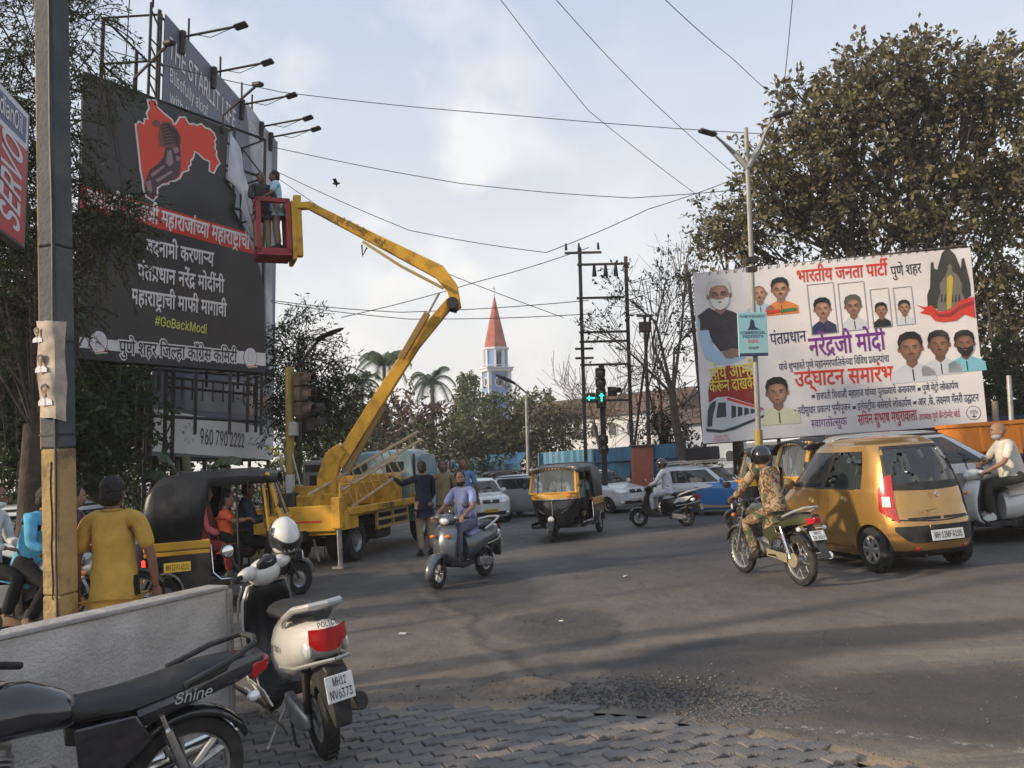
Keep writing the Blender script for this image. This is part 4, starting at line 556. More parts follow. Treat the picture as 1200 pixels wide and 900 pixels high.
 dd= math_('ABSOLUTE',math_('SUBTRACT',X,lx)); ln= math_('MULTIPLY',mr(dd,.02,.11,1,0),mr(Y,5.4,11,1,.2))
 base= mix(math_('MULTIPLY',ln,.8),base,(.20,.17,.135))
 base= mix(math_('MULTIPLY',mr(math_('ABSOLUTE',math_('SUBTRACT',X,math_('ADD',lx,.16))),.0,.1,1,0),.45),base,(.03,.03,.032))
 # grit
 base= mix(.8,base,mr(nz(160,2,.7),.3,.7,.72,1.28),'MULTIPLY')
 vo= N.new('ShaderNodeTexVoronoi'); vo.inputs['Scale'].default_value=45; L.new(P,vo.inputs[0])
 base= mix(mr(vo.outputs[0],.03,.09,.5,0),base,(.22,.2,.18))
 ck= N.new('ShaderNodeTexVoronoi'); ck.feature= 'DISTANCE_TO_EDGE'; ck.inputs['Scale'].default_value=.55; wr= N.new('ShaderNodeMix'); wr.data_type= 'RGBA'; wr.blend_type= 'ADD'; wr.inputs[0].default_value=1; L.new(P,wr.inputs[6]); nn= N.new('ShaderNodeTexNoise'); nn.inputs['Scale'].default_value=1.6; nn.inputs['Detail'].default_value=5; L.new(P,nn.inputs[0]); L.new(nn.outputs[1],wr.inputs[7]); L.new(wr.outputs[2],ck.inputs[0])
 crk= math_('MULTIPLY',mr(ck.outputs[0],.002,.012,1,0),mr(nz(.3,2),.5,.56)); base= mix(math_('MULTIPLY',crk,.6),base,(.02,.02,.02))
 L.new(base,b.inputs['Base Color']); b.inputs['Specular IOR Level'].default_value=.4
 L.new(mr(nz(2.5,5),.3,.7,.62,.9),b.inputs['Roughness'])
 bp= N.new('ShaderNodeBump'); bp.inputs['Strength'].default_value=.6; bp.inputs['Distance'].default_value=.012; L.new(nz(70,4,.7),bp.inputs['Height'])
 bp2= N.new('ShaderNodeBump'); bp2.inputs['Strength'].default_value=.7; bp2.inputs['Distance'].default_value=.06; L.new(nz(3,6,.6),bp2.inputs['Height']); L.new(bp.outputs[0],bp2.inputs['Normal']); L.new(bp2.outputs[0],b.inputs['Normal'])
 return M
def build_road():
 xs= np.concatenate([np.arange(-60,-8,4.),np.arange(-8,9,.11),np.arange(9,70,4.)])
 V=[]; E=[]
 n=0; rows=[]
 fr= np.concatenate([np.linspace(0,.08,3),np.arange(.16,5.5,.11),np.arange(5.5,12,.35),np.arange(12,36,2.),[36,42,60,90,140,210]])
 for t in fr:
  for x in xs:
   ey= edge_y(float(x)) if -9 < x < 6 else (EDGE[0][1] if x <= -9 else EDGE[-1][1]-(x-6)*.9)
   y= ey+t-.10
   h=.010*noise.noise(Vector((x*.9,y*.9,0)))+.006*noise.noise(Vector((x*4,y*4,5)))
   p= gp_s; d= math.hypot((x-p[0])/.55,(y-p[1])/.75); h -= .018*max(0,1-d*d)
   V.append((x,y,h-.004 if t > .12 else h-.018)); E.append(max(0.,1-t/.42))
 nx= len(xs); A= np.arange(len(fr)-1)[:,None]*nx+np.arange(nx-1)[None]; A= A.ravel()
 Fq= np.stack([A,A+1,A+nx+1,A+nx],1)
 o= raw_mesh('road',np.array(V),Fq,asphalt_mat(),kind='structure',smooth=True)
 at_= o.data.attributes.new('edge','FLOAT','POINT'); at_.data.foreach_set('value',np.array(E,np.float32))
gp_s= gp(655,735)
build_road()
# paving: bedding sheet and interlocking blocks
PAVM=[]
for i,c in enumerate(((.13,.127,.13),(.17,.16,.155),(.21,.185,.165),(.15,.145,.148))):
 PAVM.append(mat('paving_block_%d' % i,c,.85,var=.2,vs=7,bump=.5,bs=60,dirt=(.21,.17,.13),ds=2.2,da=.55))
bed= MB(); bed.poly([(-9,-3,-.045),(6.5,-3,-.045),(6.5,1.8,-.045)]+[(x,edge_y(x)+.05,-.045) for x in np.arange(6,-9.01,-.25)])
pave= bed.build('pavement',mat('bedding_sand',(.075,.06,.045),.95,var=.4,vs=9,bump=1,bs=40),kind='structure',smooth=0)
def paver_mesh():
 w,l,z=.098,.20,.017      # zigzag block: long sides stepped
 top=[]
 xs_=[0,.25,.5,.75,1.]; zg=[0,1,0,-1,0]
 for t,k in zip(xs_,zg): top.append((-l/2+l*t,w/2+z*k))
 bot=[(-l/2+l*t,-w/2+z*k) for t,k in zip(xs_,zg)][::-1]
 ring= top+bot; ms=[]
 g=.0035
 def scl(s,zz): return [(x*(1-s/(l/2)),y-(s if y > 0 else -s),zz) for x,y in ring]
 mb= MB(); mb.loft([scl(g,-.05),scl(g,-.007),scl(g+.005,0)],caps=False)
 r= scl(g+.005,0)
 for i in range(4): mb.poly([r[i],r[i+1],r[8-i],r[9-i]])
 return mb
pmb= paver_mesh(); pm0= pmb.build('brick',PAVM[0],smooth=0); meshes=[pm0.data]
for i in range(1,4):
 me= pm0.data.copy(); me.materials.clear(); me.materials.append(PAVM[i]); meshes.append(me)
bpy.data.objects.remove(pm0)
def lay_pavers():
 a= R(24); ca,sa= cos(a),sin(a); spots=[]
 for r_ in range(-75,75):
  for c_ in range(-45,45):
   u= c_*.20+(.10 if r_ % 2 else 0); v= r_*.098
   # alternate rows shifted by half a block keep the steps meshing
   x= u*ca-v*sa; y= u*sa+v*ca+2.5
   if y > edge_y(x)-.06+.05*noise.noise(Vector((x*3,y*3,9))) or y < 1.2 or x < -6 or x > 4.8: continue
   spots.append((x,y))
 vis=[]
 for x,y in spots:
  px,py= proj(Vector((x,y,0))); inn=-10 < px < 1210 and py < 912
  behind_wall= px < 268
  vis.append((0 if inn and not behind_wall else 1,y,x,y))
 vis.sort()
 near= vis[:300]; rest= vis[300:]
 for k,(_,_,x,y) in enumerate(near):
  o= bpy.data.objects.new('brick',meshes[random.choices(range(4),(4,3,2,3))[0]]); COL.objects.link(o); o.parent= pave
  sk= random.random() < .12
  o.location=(x,y,random.uniform(-.004,.003)-(.012 if sk else 0)); o.rotation_euler=(R(random.uniform(-2.2,2.2)),R(random.uniform(-1.8,1.8)),a+R(random.uniform(-1.5,1.5)))
 st= MB();
 for _,_,x,y in rest:
  if y < 2.2 and abs(x) > 3: continue
  st.M= Matrix.Translation((x,y,random.uniform(-.004,.003))) @ Matrix.Rotation(a+R(random.uniform(-1.5,1.5)),4,'Z'); st.cur= random.choices(range(4),(4,3,2,3))[0]; st.add(pmb.v,pmb.f)
 st.build('bricks',PAVM,parent=pave,kind='stuff',smooth=0)
lay_pavers()
# faded white line by the paving (bottom right)
def worn(name,col,keep):
 M= mat(name,col,.8,var=.3,vs=9); nt= M.node_tree; N= nt.nodes; b= N['Principled BSDF']; nz= N.new('ShaderNodeTexNoise'); nz.inputs['Scale'].default_value=22; nz.inputs['Detail'].default_value=8; nz.inputs['Roughness'].default_value=.75
 tc= N.new('ShaderNodeTexCoord'); nt.links.new(tc.outputs['Object'],nz.inputs[0]); mr_= N.new('ShaderNodeMapRange'); mr_.inputs[1].default_value= keep; mr_.inputs[2].default_value= keep+.08; nt.links.new(nz.outputs[0],mr_.inputs[0]); nt.links.new(mr_.outputs[0],b.inputs['Alpha']); return M
ln= MB(); P0=[gp(900,853),gp(1000,864),gp(1100,874),gp(1215,886)]
for a_,b_ in zip(P0,P0[1:]):
 ln.poly([a_+Vector((0,-.045,.022)),b_+Vector((0,-.045,.022)),b_+Vector((0,.045,.022)),a_+Vector((0,.045,.022))])
ln.build('road_marking',worn('worn_white_line',(.32,.30,.27),.54),kind='structure',smooth=0)
# gravel, sand heap, litter
def pebbles():
 P=[]
 for _ in range(1500):
  px= random.gauss(760,70); py= random.gauss(815,12); P.append((gp(px,py),random.uniform(.004,.014)))
 for _ in range(500):
  x= random.uniform(-3,3.6); P.append((Vector((x,edge_y(x)+abs(random.gauss(0,.16)),0)),random.uniform(.003,.010)))
 for _ in range(500): P.append((gp(random.uniform(420,1200),random.uniform(700,860)),random.uniform(.003,.008)))
 mb= MB()
 for p,r in P:
  if p.y < edge_y(p.x)-.02: continue
  q=[Vector((cos(a)*r*random.uniform(.7,1.3),sin(a)*r*random.uniform(.6,1.2),0)) for a in (0,1.5,3.1,4.6)]
  mb.cur= random.choice((0,0,0,1,2)); o= p+Vector((0,0,.002)); t= o+Vector((0,0,r*.9)); mb.add([o+v for v in q]+[t],[(0,1,4),(1,2,4),(2,3,4),(3,0,4)])
 mb.build('gravel',[mat('grit_dark',(.06,.06,.062),.9),mat('grit_pale',(.15,.14,.13),.9),mat('grit_tan',(.17,.13,.10),.9)],kind='stuff',smooth=0)
pebbles()
sh= MB(); c= gp(612,806); n_=18; rings=[]
for k,(rr,hh) in enumerate(((.34,-.02),(.26,.015),(.17,.035),(.09,.06),(.03,.07))):
 rings.append([Vector((c.x+rr*1.15*cos(2*pi*j/n_)*(1+.25*noise.noise(Vector((cos(j),k*.4,2)))),c.y+rr*.62*sin(2*pi*j/n_),hh+.012*noise.noise(Vector((j*1.3,k*2.,0))))) for j in range(n_)])
sh.loft(rings); o= sh.build('sand',mat('loose_sand',(.25,.185,.135),.95,var=.25,vs=20,bump=1,bs=70),kind='stuff',smooth=60)
for i,(px,py,w,lab) in enumerate(((402+70,744,.07,'white scrap of paper lying on the road left of the crack'),(490,806,.05,'dark chip of stone at the edge of the paving, right of the parked scooter'),(658,729,.05,'small white scrap on the dark repair patch'),(733,676,.06,'white scrap of paper on the road in front of the moving auto rickshaw'),(362,668,.09,'crumpled white paper on the road behind the rickshaw front wheel'))):
 p= gp(px,py); mb= MB(); mb.box((p.x,p.y,.014),(w,w*.5,.012),(R(8),R(5),i*1.3),.003); o= mb.build('litter' if i != 1 else 'stone_chip',mat('paper_scrap',(.55,.54,.5),.8) if i != 1 else mat('grit_dark',(.06,.06,.062),.9)); tagp(o,lab,'litter' if i != 1 else 'stone')
# far kerb and verge on the other side of the junction
mb= MB(); kx=[(gY(430,27),0),(gY(520,44),0),(gY(606,47),0),(gY(636,37),0),(gY(760,33.5),0),(gY(812,27.5),0),(gY(950,26.5),0),(gY(1250,25),0)]
KM= mat('painted_kerb',(.3,.28,.24),.85,var=.3,vs=2,dirt=(.1,.08,.06),ds=1.5,da=.7)
for (a_,_),(b_,_) in zip(kx[2:],kx[3:]):
 d=(b_-a_).normalized(); nn_= Vector((-d.y,d.x,0))*.09; mb.loft([[a_-nn_,a_+nn_,a_+nn_+Vector((0,0,.15)),a_-nn_+Vector((0,0,.15))],[b_-nn_,b_+nn_,b_+nn_+Vector((0,0,.15)),b_-nn_+Vector((0,0,.15))]])
mb.build('kerb',KM,kind='structure',smooth=0)
mb= MB(); pts=[k[0] for k in kx[2:]]
for a_,b_ in zip(pts,pts[1:]): mb.poly([a_+Vector((0,.08,.13)),b_+Vector((0,.08,.13)),b_+Vector((0,60,.13)),a_+Vector((0,60,.13))])
mb.build('footpath',mat('dusty_footpath',(.16,.13,.1),.95,var=.35,vs=1.5,bump=1,bs=8),kind='structure',smooth=0)
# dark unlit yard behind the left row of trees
# ================================================================== barrier wall
def barrier():
 a= gp(260,849); b= Vector((-3.1,3.55,0)); d=(a-b).normalized(); yaw= math.atan2(d.y,d.x); Lh=(a-b).length+1.2; h=.90
 t= thing('barrier_wall','low pale rendered concrete barrier wall behind the black motorcycle','wall',a,yaw)
 mb= MB(); n1,n2=60,14
 rings=[]
 W2=.085
 for i in range(n1+1):
  x=-Lh*i/n1; r=[]
  for y,z in [(-W2,h*k/n2) for k in range(n2+1)]+[(W2,h*k/n2) for k in range(n2,-1,-1)]:
   r.append((x+.004*noise.noise(Vector((x*9,z*9,y))),y+.007*noise.noise(Vector((x*5,z*5,y*3)))+.003*noise.noise(Vector((x*30,z*30,y))),z+(.006*noise.noise(Vector((x*4,0,0))) if z > .8 else 0)))
  rings.append(r)
 mb.loft(rings); mb.build('wall_panel',mat('rough_render',(.50,.47,.45),.92,var=.14,vs=3,bump=.6,bs=55,dirt=(.20,.18,.165),ds=1.7,da=.6),t,smooth=50)
 mb= MB(); mb.box((-Lh/2,0,h+.012),(Lh+.02,.20,.03),b=.008); mb.build('coping',CONC,t)
 mb= MB(); mb.box((.016,0,h/2),(.045,.215,h-.004),b=.008); mb.build('end_post',CONC,t)
 # slab lying on its base block
 p= gp(163,838)+Vector((.0,0,0)); q= MB(); q.box((0,0,.17),(.42,.17,.34),b=.01); o= q.build('concrete_block',CONC); o.location=(p.x+.12,p.y-.3,0); o.rotation_euler=(0,0,yaw+.15); tagp(o,'short grey concrete block standing at the foot of the barrier wall behind the motorcycle seat','block')
barrier()
# ================================================================== flat boards
def board(name,label,cat,BL,BR,py_top_left,group=None):
 u=(BR-BL).normalized(); v=(UPV-u*UPV.dot(u)).normalized(); n= u.cross(v)
 h=1.
 for _ in range(15):
  a= proj(BL+v*h)[1]; b= proj(BL+v*(h+.1))[1]; h += (py_top_left-a)/((b-a)/.1)
 t= thing(name,label,cat,BL,group=group); Mx= Matrix((u,v,n)).transposed().to_4x4()
 t.rotation_quaternion= Mx.to_quaternion(); Mx.translation= BL
 return t,(BR-BL).length,h,Mx
def uvof(Mx):
 inv= Mx.inverted(); o= inv @ CP
 def f(px,py):
  d= inv.to_3x3() @ ray(px,py); k=-o.z/d.z; return (o.x+d.x*k,o.y+d.y*k)
 return f
def flat(t,pts,m,n,name='print',th=0):
 mb= MB()
 if th: mb.prism(pts,th,'z',n-th/2)
 else: mb.poly([(x,y,n) for x,y in pts])
 return mb.build(name,m,t,smooth=0)
def ell(cx,cy,rx,ry,n=20,a0=0,a1=2*pi): return [(cx+rx*cos(a0+(a1-a0)*i/n),cy+ry*sin(a0+(a1-a0)*i/n)) for i in range(n if abs(a1-a0-2*pi) < 1e-6 else n+1)]
I4= Matrix.Identity(4)
def ptxt(t,uv,s,L,Rr,top,m,bold=.012,n=.008,skew=0,head=.60,name='lettering'):
 a= uv(*L); b= uv(*Rr); c= uv(L[0],top); w= b[0]-a[0]; hh= c[1]-a[1]
 Mx= Matrix.Rotation(math.atan2(b[1]-a[1],w),4,'Z'); Mx= Matrix.Translation((a[0],a[1],0)) @ Mx
 return text(t,s,Mx,(0,0),hh/head,m,bold=bold,width=w,n=n,slant=skew,name=name)
def pr(name,c,**k): return mat('print_'+name,c,.45,dirt=(.25,.22,.19),ds=1.3,da=.18,**k)
P_WHITE= pr('white',(.72,.71,.72)); P_BLACK= pr('black',(.018,.018,.021)); P_RED= pr('red',(.60,.035,.02)); P_DKRED= pr('dark_red',(.28,.02,.015)); P_NAVY= pr('navy',(.02,.025,.09)); P_PURP= pr('purple',(.16,.025,.24)); P_PINK= pr('crimson',(.45,.02,.06)); P_YEL= pr('yellow',(.75,.6,.09)); P_SKY= pr('pale_blue',(.30,.52,.66)); P_CREAM= pr('cream',(.62,.58,.5)); P_GREY= pr('grey',(.3,.31,.33)); P_SAFF= pr('saffron',(.7,.22,.03)); P_GRN= pr('green',(.03,.2,.07)); P_WSHIRT= pr('shirt_white',(.58,.6,.66))
def portrait(t,cx,cy,w,skin=(.30,.16,.10),hair=(.012,.01,.01),shirt=None,beard=None,mous=True,bald=False,glasses=False,n=.006,dark=None,sw=1.):
 """a painted head and shoulders, w = head width; drawn as layers of flat print"""
 sk= pr('skin_%d' % int(skin[0]*100),skin); hr= pr('hair_%d' % int(hair[0]*100),hair); shm= shirt or P_WSHIRT
 sh2= pr('skin_shade_%d' % int(skin[0]*100),tuple(c*.72 for c in skin)); h= w*1.36; z=[n]
 lay= MB(); M_=[sk,hr,shm,sh2,P_BLACK,pr('eye_white',(.36,.31,.27)),pr('lips',(.25,.07,.06))]
 def P(i,pts): lay.cur= i; z[0] += .0008; lay.poly([(cx+x*w,cy+y*w,z[0]) for x,y in pts])
 P(2,[(x*sw,y) for x,y in ((-1.0,-1.55),(-.95,-1.05),(-.55,-.82),(-.24,-.68),(.24,-.68),(.55,-.82),(.95,-1.05),(1.0,-1.55))])
 P(3,[(-.22,-.3),(.22,-.3),(.24,-.72),(0,-.92),(-.24,-.72)])
 P(4 if dark is None else 2,[(-.03,-.95),(.03,-.95),(.04,-1.5),(-.02,-1.5)])
 P(3,ell(-.5,-.02,.07,.13,8)); P(3,ell(.5,-.02,.07,.13,8))
 if not bald: P(1,[(-.5,.05),(-.54,.35),(-.42,.66),(-.1,.80),(.25,.78),(.47,.6),(.54,.3),(.5,.05),(.3,-.1),(-.3,-.1)])
 for q in range(6):      # the printed face turns from shade to light in soft steps
  M_.append(pr('face_%d_%d' % (int(skin[0]*100),q),tuple(c*(.62+.15*q) for c in skin))); f_=1-.11*q
  P(len(M_)-1,[(.46*f_*cos(a)*(1 if sin(a) > 0 else (1-.28*abs(sin(a))**2))+.018*q,.62*f_*sin(a)-.02+.012*q) for a in [2*pi*i/24 for i in range(24)]])
 if not bald: P(1,[(-.5,.12),(-.48,.45),(-.3,.7),(.2,.74),(.46,.5),(.49,.12),(.43,.25),(.30,.42),(-.05,.47),(-.34,.38),(-.43,.2)])
 P(3,[(-.28,.13),(-.08,.13),(-.08,-.03),(-.28,-.03)]); P(3,[(.28,.13),(.08,.13),(.08,-.03),(.28,-.03)])
 P(3,[(-.07,.08),(.02,.10),(.08,-.17),(0,-.2),(-.10,-.16)])
 M_.append(pr('skin_light_%d' % int(skin[0]*100),tuple(min(1,c*1.3) for c in skin))); LI= len(M_)-1
 P(LI,[(-.03,.08),(.03,.08),(.05,-.14),(-.01,-.14)])
 for s_ in (-1,1):
  P(4,[(s_*.10,.15),(s_*.30,.17),(s_*.32,.13),(s_*.11,.11)]); P(5,ell(s_*.19,.03,.065,.022,8)); P(4,ell(s_*.19,.03,.032,.03,7))
 if beard:
  bm_= pr('beard_%d' % int(beard[0]*100),beard); M_.append(bm_); BI= len(M_)-1; P(BI,[(-.44,-.02),(-.40,-.12),(-.25,-.15),(-.15,-.22),(.15,-.22),(.25,-.15),(.40,-.12),(.44,-.02),(.40,-.38),(.22,-.62),(0,-.70),(-.22,-.62),(-.40,-.38)])
 if mous: P(1 if not beard else BI,[(-.17,-.27),(-.06,-.20),(.06,-.20),(.17,-.27),(.05,-.26),(-.05,-.26)])
 P(6,[(-.12,-.31),(0,-.29),(.12,-.31),(.05,-.36),(-.05,-.36)])
 if glasses:
  for s_ in (-1,1):
   o_= ell(s_*.2,.03,.14,.10,10); i_= ell(s_*.2,.03,.115,.08,10); z[0] += .0012; lay.cur=4; k= len(lay.v); lay.add([(cx+x*w,cy+y*w,z[0]) for x,y in o_+i_],[(q,(q+1) % 10,10+(q+1) % 10,10+q) for q in range(10)])
 return lay.build('portrait',M_,t,smooth=0)
# ------------------------------------------------------------------ black hoarding on the left
BL1= at_raw(92,420,13.0); BR1= at_raw(311,437,16.1)
hb,W1,H1,M1= board('hoarding','tall black hoarding with a red map, white lines of lettering and a torn white corner','billboard',BL1,BR1,83)
uv1= uvof(M1)
flex= mat('black_flex',(.035,.034,.036),.42,var=.22,vs=.8,bump=.35,bs=2.2,dirt=(.085,.06,.045),ds=.5,da=.7)
px1=[(97,83),(180,116),(268,151),(266,172),(264.5,208),(277,229),(275,246),(291,280),(304,312),(310,345),(311,437),(92,420)]
flat(hb,[uv1(*p) for p in px1],flex,.0,'flex_sheet',.02)
mp_=[(420,170),(460,172),(465,205),(500,240),(545,275),(552,298),(566,300),(590,262),(615,262),(625,285),(638,300),(660,296),(672,306),(700,298),(722,318),(745,325),(765,345),(775,370),(766,385),(772,402),(768,420),(778,440),(776,462),(795,500),(780,515),(765,550),(745,540),(748,490),(715,475),(690,450),(665,435),(655,470),(640,485),(642,505),(628,518),(632,535),(600,545),(585,575),(560,590),(530,590),(525,605),(490,610),(465,630),(465,670),(445,695),(415,675),(400,640),(395,590),(385,540),(378,470),(370,400),(358,300),(375,285),(400,300),(405,270),(425,270),(415,240),(430,215)]
MPX=[uv1(80+x/4.5,80+y/4.5) for x,y in mp_]
mcx= sum(p[0] for p in MPX)/len(MPX); mcy= sum(p[1] for p in MPX)/len(MPX)
def swell(P,d):
 out=[]; n= len(P)
 for i in range(n):
  a,b,c= Vector(P[i-1]),Vector(P[i]),Vector(P[(i+1) % n]); t1=(b-a).normalized(); t2=(c-b).normalized(); k= Vector((t1.y+t2.y,-t1.x-t2.x))
  if k.length < .3: out.append(P[i]); continue
  k.normalize(); out.append((b.x+k.x*d,b.y+k.y*d))
 return out
area= sum(a[0]*b[1]-b[0]*a[1] for a,b in zip(MPX,MPX[1:]+MPX[:1])); sg=1 if area > 0 else -1
flat(hb,swell(MPX,.035*sg),P_WHITE,.006,'map_outline'); flat(hb,MPX,pr('map_red',(.72,.06,.025)),.010,'map_print')
def z2(L): return [uv1(80+x/4.5,80+y/4.5) for x,y in L]
BUST=[((400,640),(408,580),(430,535),(470,505),(500,470),(510,420),(585,400),(592,450),(590,520),(585,560),(560,588),(500,605),(465,630),(462,668),(440,688),(412,668)),((480,300),(500,280),(530,282),(570,320),(590,360),(592,400),(560,420),(510,420),(480,410),(472,370)),((440,290),(455,270),(478,280),(482,300),(465,312),(448,308))]
cols=(pr('bust_plum',(.075,.03,.045)),pr('bust_brown',(.16,.06,.05)),pr('bust_dark',(.03,.014,.02)))
flat(hb,z2(BUST[0]),cols[0],.014,'bust_print'); flat(hb,z2(BUST[1]),cols[1],.016,'turban_print'); flat(hb,z2(BUST[2]),cols[1],.016,'knot_print')
mb= MB()
for i in range(7):
 k= i*17; L_=[(484+k*.2,300+k*.95),(520+k*.35,292+k*.95),(560+k*.2,318+k*.9),(585,352+k*.8),(584,359+k*.8),(556+k*.2,326+k*.9),(518+k*.35,300+k*.95),(484+k*.2,308+k*.95)]
 mb.poly([(x,y,.019) for x,y in z2(L_)])
mb.build('turban_folds',cols[2],hb,smooth=0)
mb= MB()
for L_ in ([(548,425),(575,415),(582,440),(560,452)],[(566,462),(588,470),(584,490),(566,486)],[(520,440),(540,430),(552,500),(530,520),(512,500)],[(430,560),(500,510),(506,520),(440,575)],[(455,590),(540,540),(546,552),(470,602)],[(405,600),(430,590),(440,650),(420,668)]): mb.poly([(x,y,.021) for x,y in z2(L_)])
mb.build('bust_lights',pr('bust_light',(.30,.20,.22)),hb,smooth=0)
flat(hb,[uv1(*p) for p in ((94,216),(94,243),(297,298),(288,272))],P_RED,.006,'red_band')
ptxt(hb,uv1,'छत्रपती शिवाजी महाराजांच्या महाराष्ट्राची',(100,240),(292,292),222,P_WHITE,.022,.010)
ptxt(hb,uv1,'बदनामी करणाऱ्य',(171,297),(250,312),281,P_WHITE,.02)
ptxt(hb,uv1,'पंतप्रधान नरेंद्र मोदींनी',(161,326),(262,343),310,P_WHITE,.02)
ptxt(hb,uv1,'महाराष्ट्राची माफी मागावी',(153,355),(265,371),339,P_WHITE,.02)
ptxt(hb,uv1,'#GoBackModi',(181,381),(242,391),370,pr('lime',(.58,.62,.12)),.012,head=.72)
flat(hb,[uv1(*p) for p in ((93,395),(92,407),(311,429),(311,414))],P_WHITE,.006,'white_band')
flat(hb,[uv1(*p) for p in ((92,407.5),(92,420),(311,437),(311,429.5))],pr('ink_blue',(.02,.022,.035)),.006,'lower_band')
ptxt(hb,uv1,'पुणे शहर जिल्हा काँग्रेस कमिटी',(139,414),(277,425),400,P_WHITE,.085,.012)
ptxt(hb,uv1,'पुणे शहर जिल्हा काँग्रेस कमिटी',(139,414),(277,425),400,P_BLACK,.012,.018)
def hand_emblem(t,c,r,n):
 x,y= c; flat(t,ell(x,y,r,r*1.3,28),P_NAVY,n,'emblem'); flat(t,ell(x,y,r*.93,r*1.22,28),P_WHITE,n+.003,'emblem')
 hp=[(-.28,-.75),(.25,-.75),(.33,-.3),(.5,.05),(.62,.35),(.52,.4),(.33,.1),(.30,.75),(.2,.78),(.15,.2),(.10,.92),(0,.94),(-.02,.2),(-.08,.88),(-.18,.86),(-.17,.15),(-.24,.66),(-.34,.62),(-.36,.0),(-.38,-.4)]
 flat(t,[(x+a*r*.8,y+b*r*.85+r*.1) for a,b in hp],P_GREY,n+.006,'emblem_hand'); flat(t,[(x+a*r*.7,y+b*r*.78+r*.1) for a,b in hp],P_WHITE,n+.009,'emblem_hand')
 for k,mm in enumerate((P_RED,P_WHITE,P_GRN)): flat(t,[(x-r*.95,y-r*(.75+.1*k)),(x-r*.3,y-r*(1.12+.1*k)),(x+r*.4,y-r*(.98+.1*k)),(x+r*1.0,y-r*(.95+.1*k)),(x+r*.95,y-r*(1.06+.1*k)),(x+r*.4,y-r*(1.1+.1*k)),(x-r*.3,y-r*(1.24+.1*k))],mm,n+.012+.002*k,'emblem_swoosh')
hand_emblem(hb,uv1(115,401),abs(uv1(126,401)[0]-uv1(104,401)[0])/2,.012); hand_emblem(hb,uv1(293,419),abs(uv1(301,419)[0]-uv1(285,419)[0])/2,.012)
# torn white corner hanging loose
fl=[(850,340,.02),(868,395,.10),(880,430,.16),(893,478,.12),(905,520,.05),(918,600,.12),(930,690,.2),(960,790,.12),(968,850,.10),(1005,950,.02),(1012,985,.0),(985,935,.02),(940,862,.10),(905,800,.16),(875,750,.20),(880,715,.2),(893,680,.14),(862,630,.10),(830,592,.05),(835,540,.02),(842,440,.02)]
ctr=(905,640,.12); V=[]
for x,y,n in fl+[ctr]: p= uv1(80+x/4.5,80+y/4.5); V.append((p[0],p[1],n+.02))
mb= MB(); mb.add(V,[(i,(i+1) % len(fl),len(fl)) for i in range(len(fl))]); o= mb.build('torn_flap',mat('flex_back',(.55,.58,.64),.5,var=.15,vs=2,bump=.4,bs=6),hb,smooth=60)
md= o.modifiers.new('t','SOLIDIFY'); md.thickness=.012
# its steel frame
def strut(mb,a,b,w=.05,n=4):
 mb.tube([a,b],w*.7,n)
mb= MB()
fx=[W1*i/5 for i in range(6)]
for x in fx: strut(mb,(x,-.5 if x < W1*.55 else -1.3,-.12),(x,H1,-.12),.055); strut(mb,(x,-.3,-.95),(x,H1,-.95),.05)
for k in range(7):
 y= H1*k/6; strut(mb,(0,y,-.12),(W1,y,-.12),.045); strut(mb,(0,y,-.95),(W1,y,-.95),.04)
 for x in (fx[0],fx[2],fx[4],fx[5]): strut(mb,(x,y,-.12),(x,y,-.95),.035);
 if k < 6: strut(mb,(fx[5],y,-.12),(fx[5],y+H1/6,-.95),.03)
mb.build('steel_frame',DSTEEL,hb,smooth=0)
lo= MB()      # lattice legs and the walkway rail under the sheet
for px_,pb in ((205,560),(214,600),(301,520),(311,520)):
 a= uv1(px_,437); strut(lo,(a[0],-.05,-.3),(a[0],-H1*.95 if px_ < 250 else -1.25,-.3),.06)
for py_ in (441,452): a,b= uv1(205,py_),uv1(312,py_+10); strut(lo,(a[0],a[1],-.3),(b[0],b[1],-.3),.04)
a,b= uv1(178,486),uv1(314,494); strut(lo,(a[0],a[1],-.3),(b[0],b[1],-.3),.045)
for i in range(9): a= uv1(212+i*12,441+i*1.1); strut(lo,(a[0],a[1]-.02,-.3),(a[0],a[1]-.42,-.3),.03)
a0,a1= uv1(205,440)[0],uv1(214,440)[0]
for k in range(14):
 y=-.3-k*.35; strut(lo,(a0,y,-.3),(a1,y-.3 if k % 2 else y,-.3),.03); strut(lo,(a1,y,-.3),(a0,y-.35,-.3),.025)
lo.build('support_lattice',DSTEEL,hb,smooth=0)
mb= MB()
for (x0,y0),(x1,y1) in (((156,100),(200,60)),((260,142),(280,99))):       # two arms over the top edge
 a= uv1(x0,y0); mb.tube([(a[0],a[1]-.25,.03),(a[0],a[1]+.12,.03),(a[0]+.05,a[1]+.45,1.0)],.028,6)
 o= mb.build('lamp_arm',DSTEEL,hb); mb= MB(); mb.box((a[0]+.05,a[1]+.48,1.1),(.13,.08,.26),(R(12),0,0),.02); mb.build('lamp_head',DSTEEL,o); mb= MB()
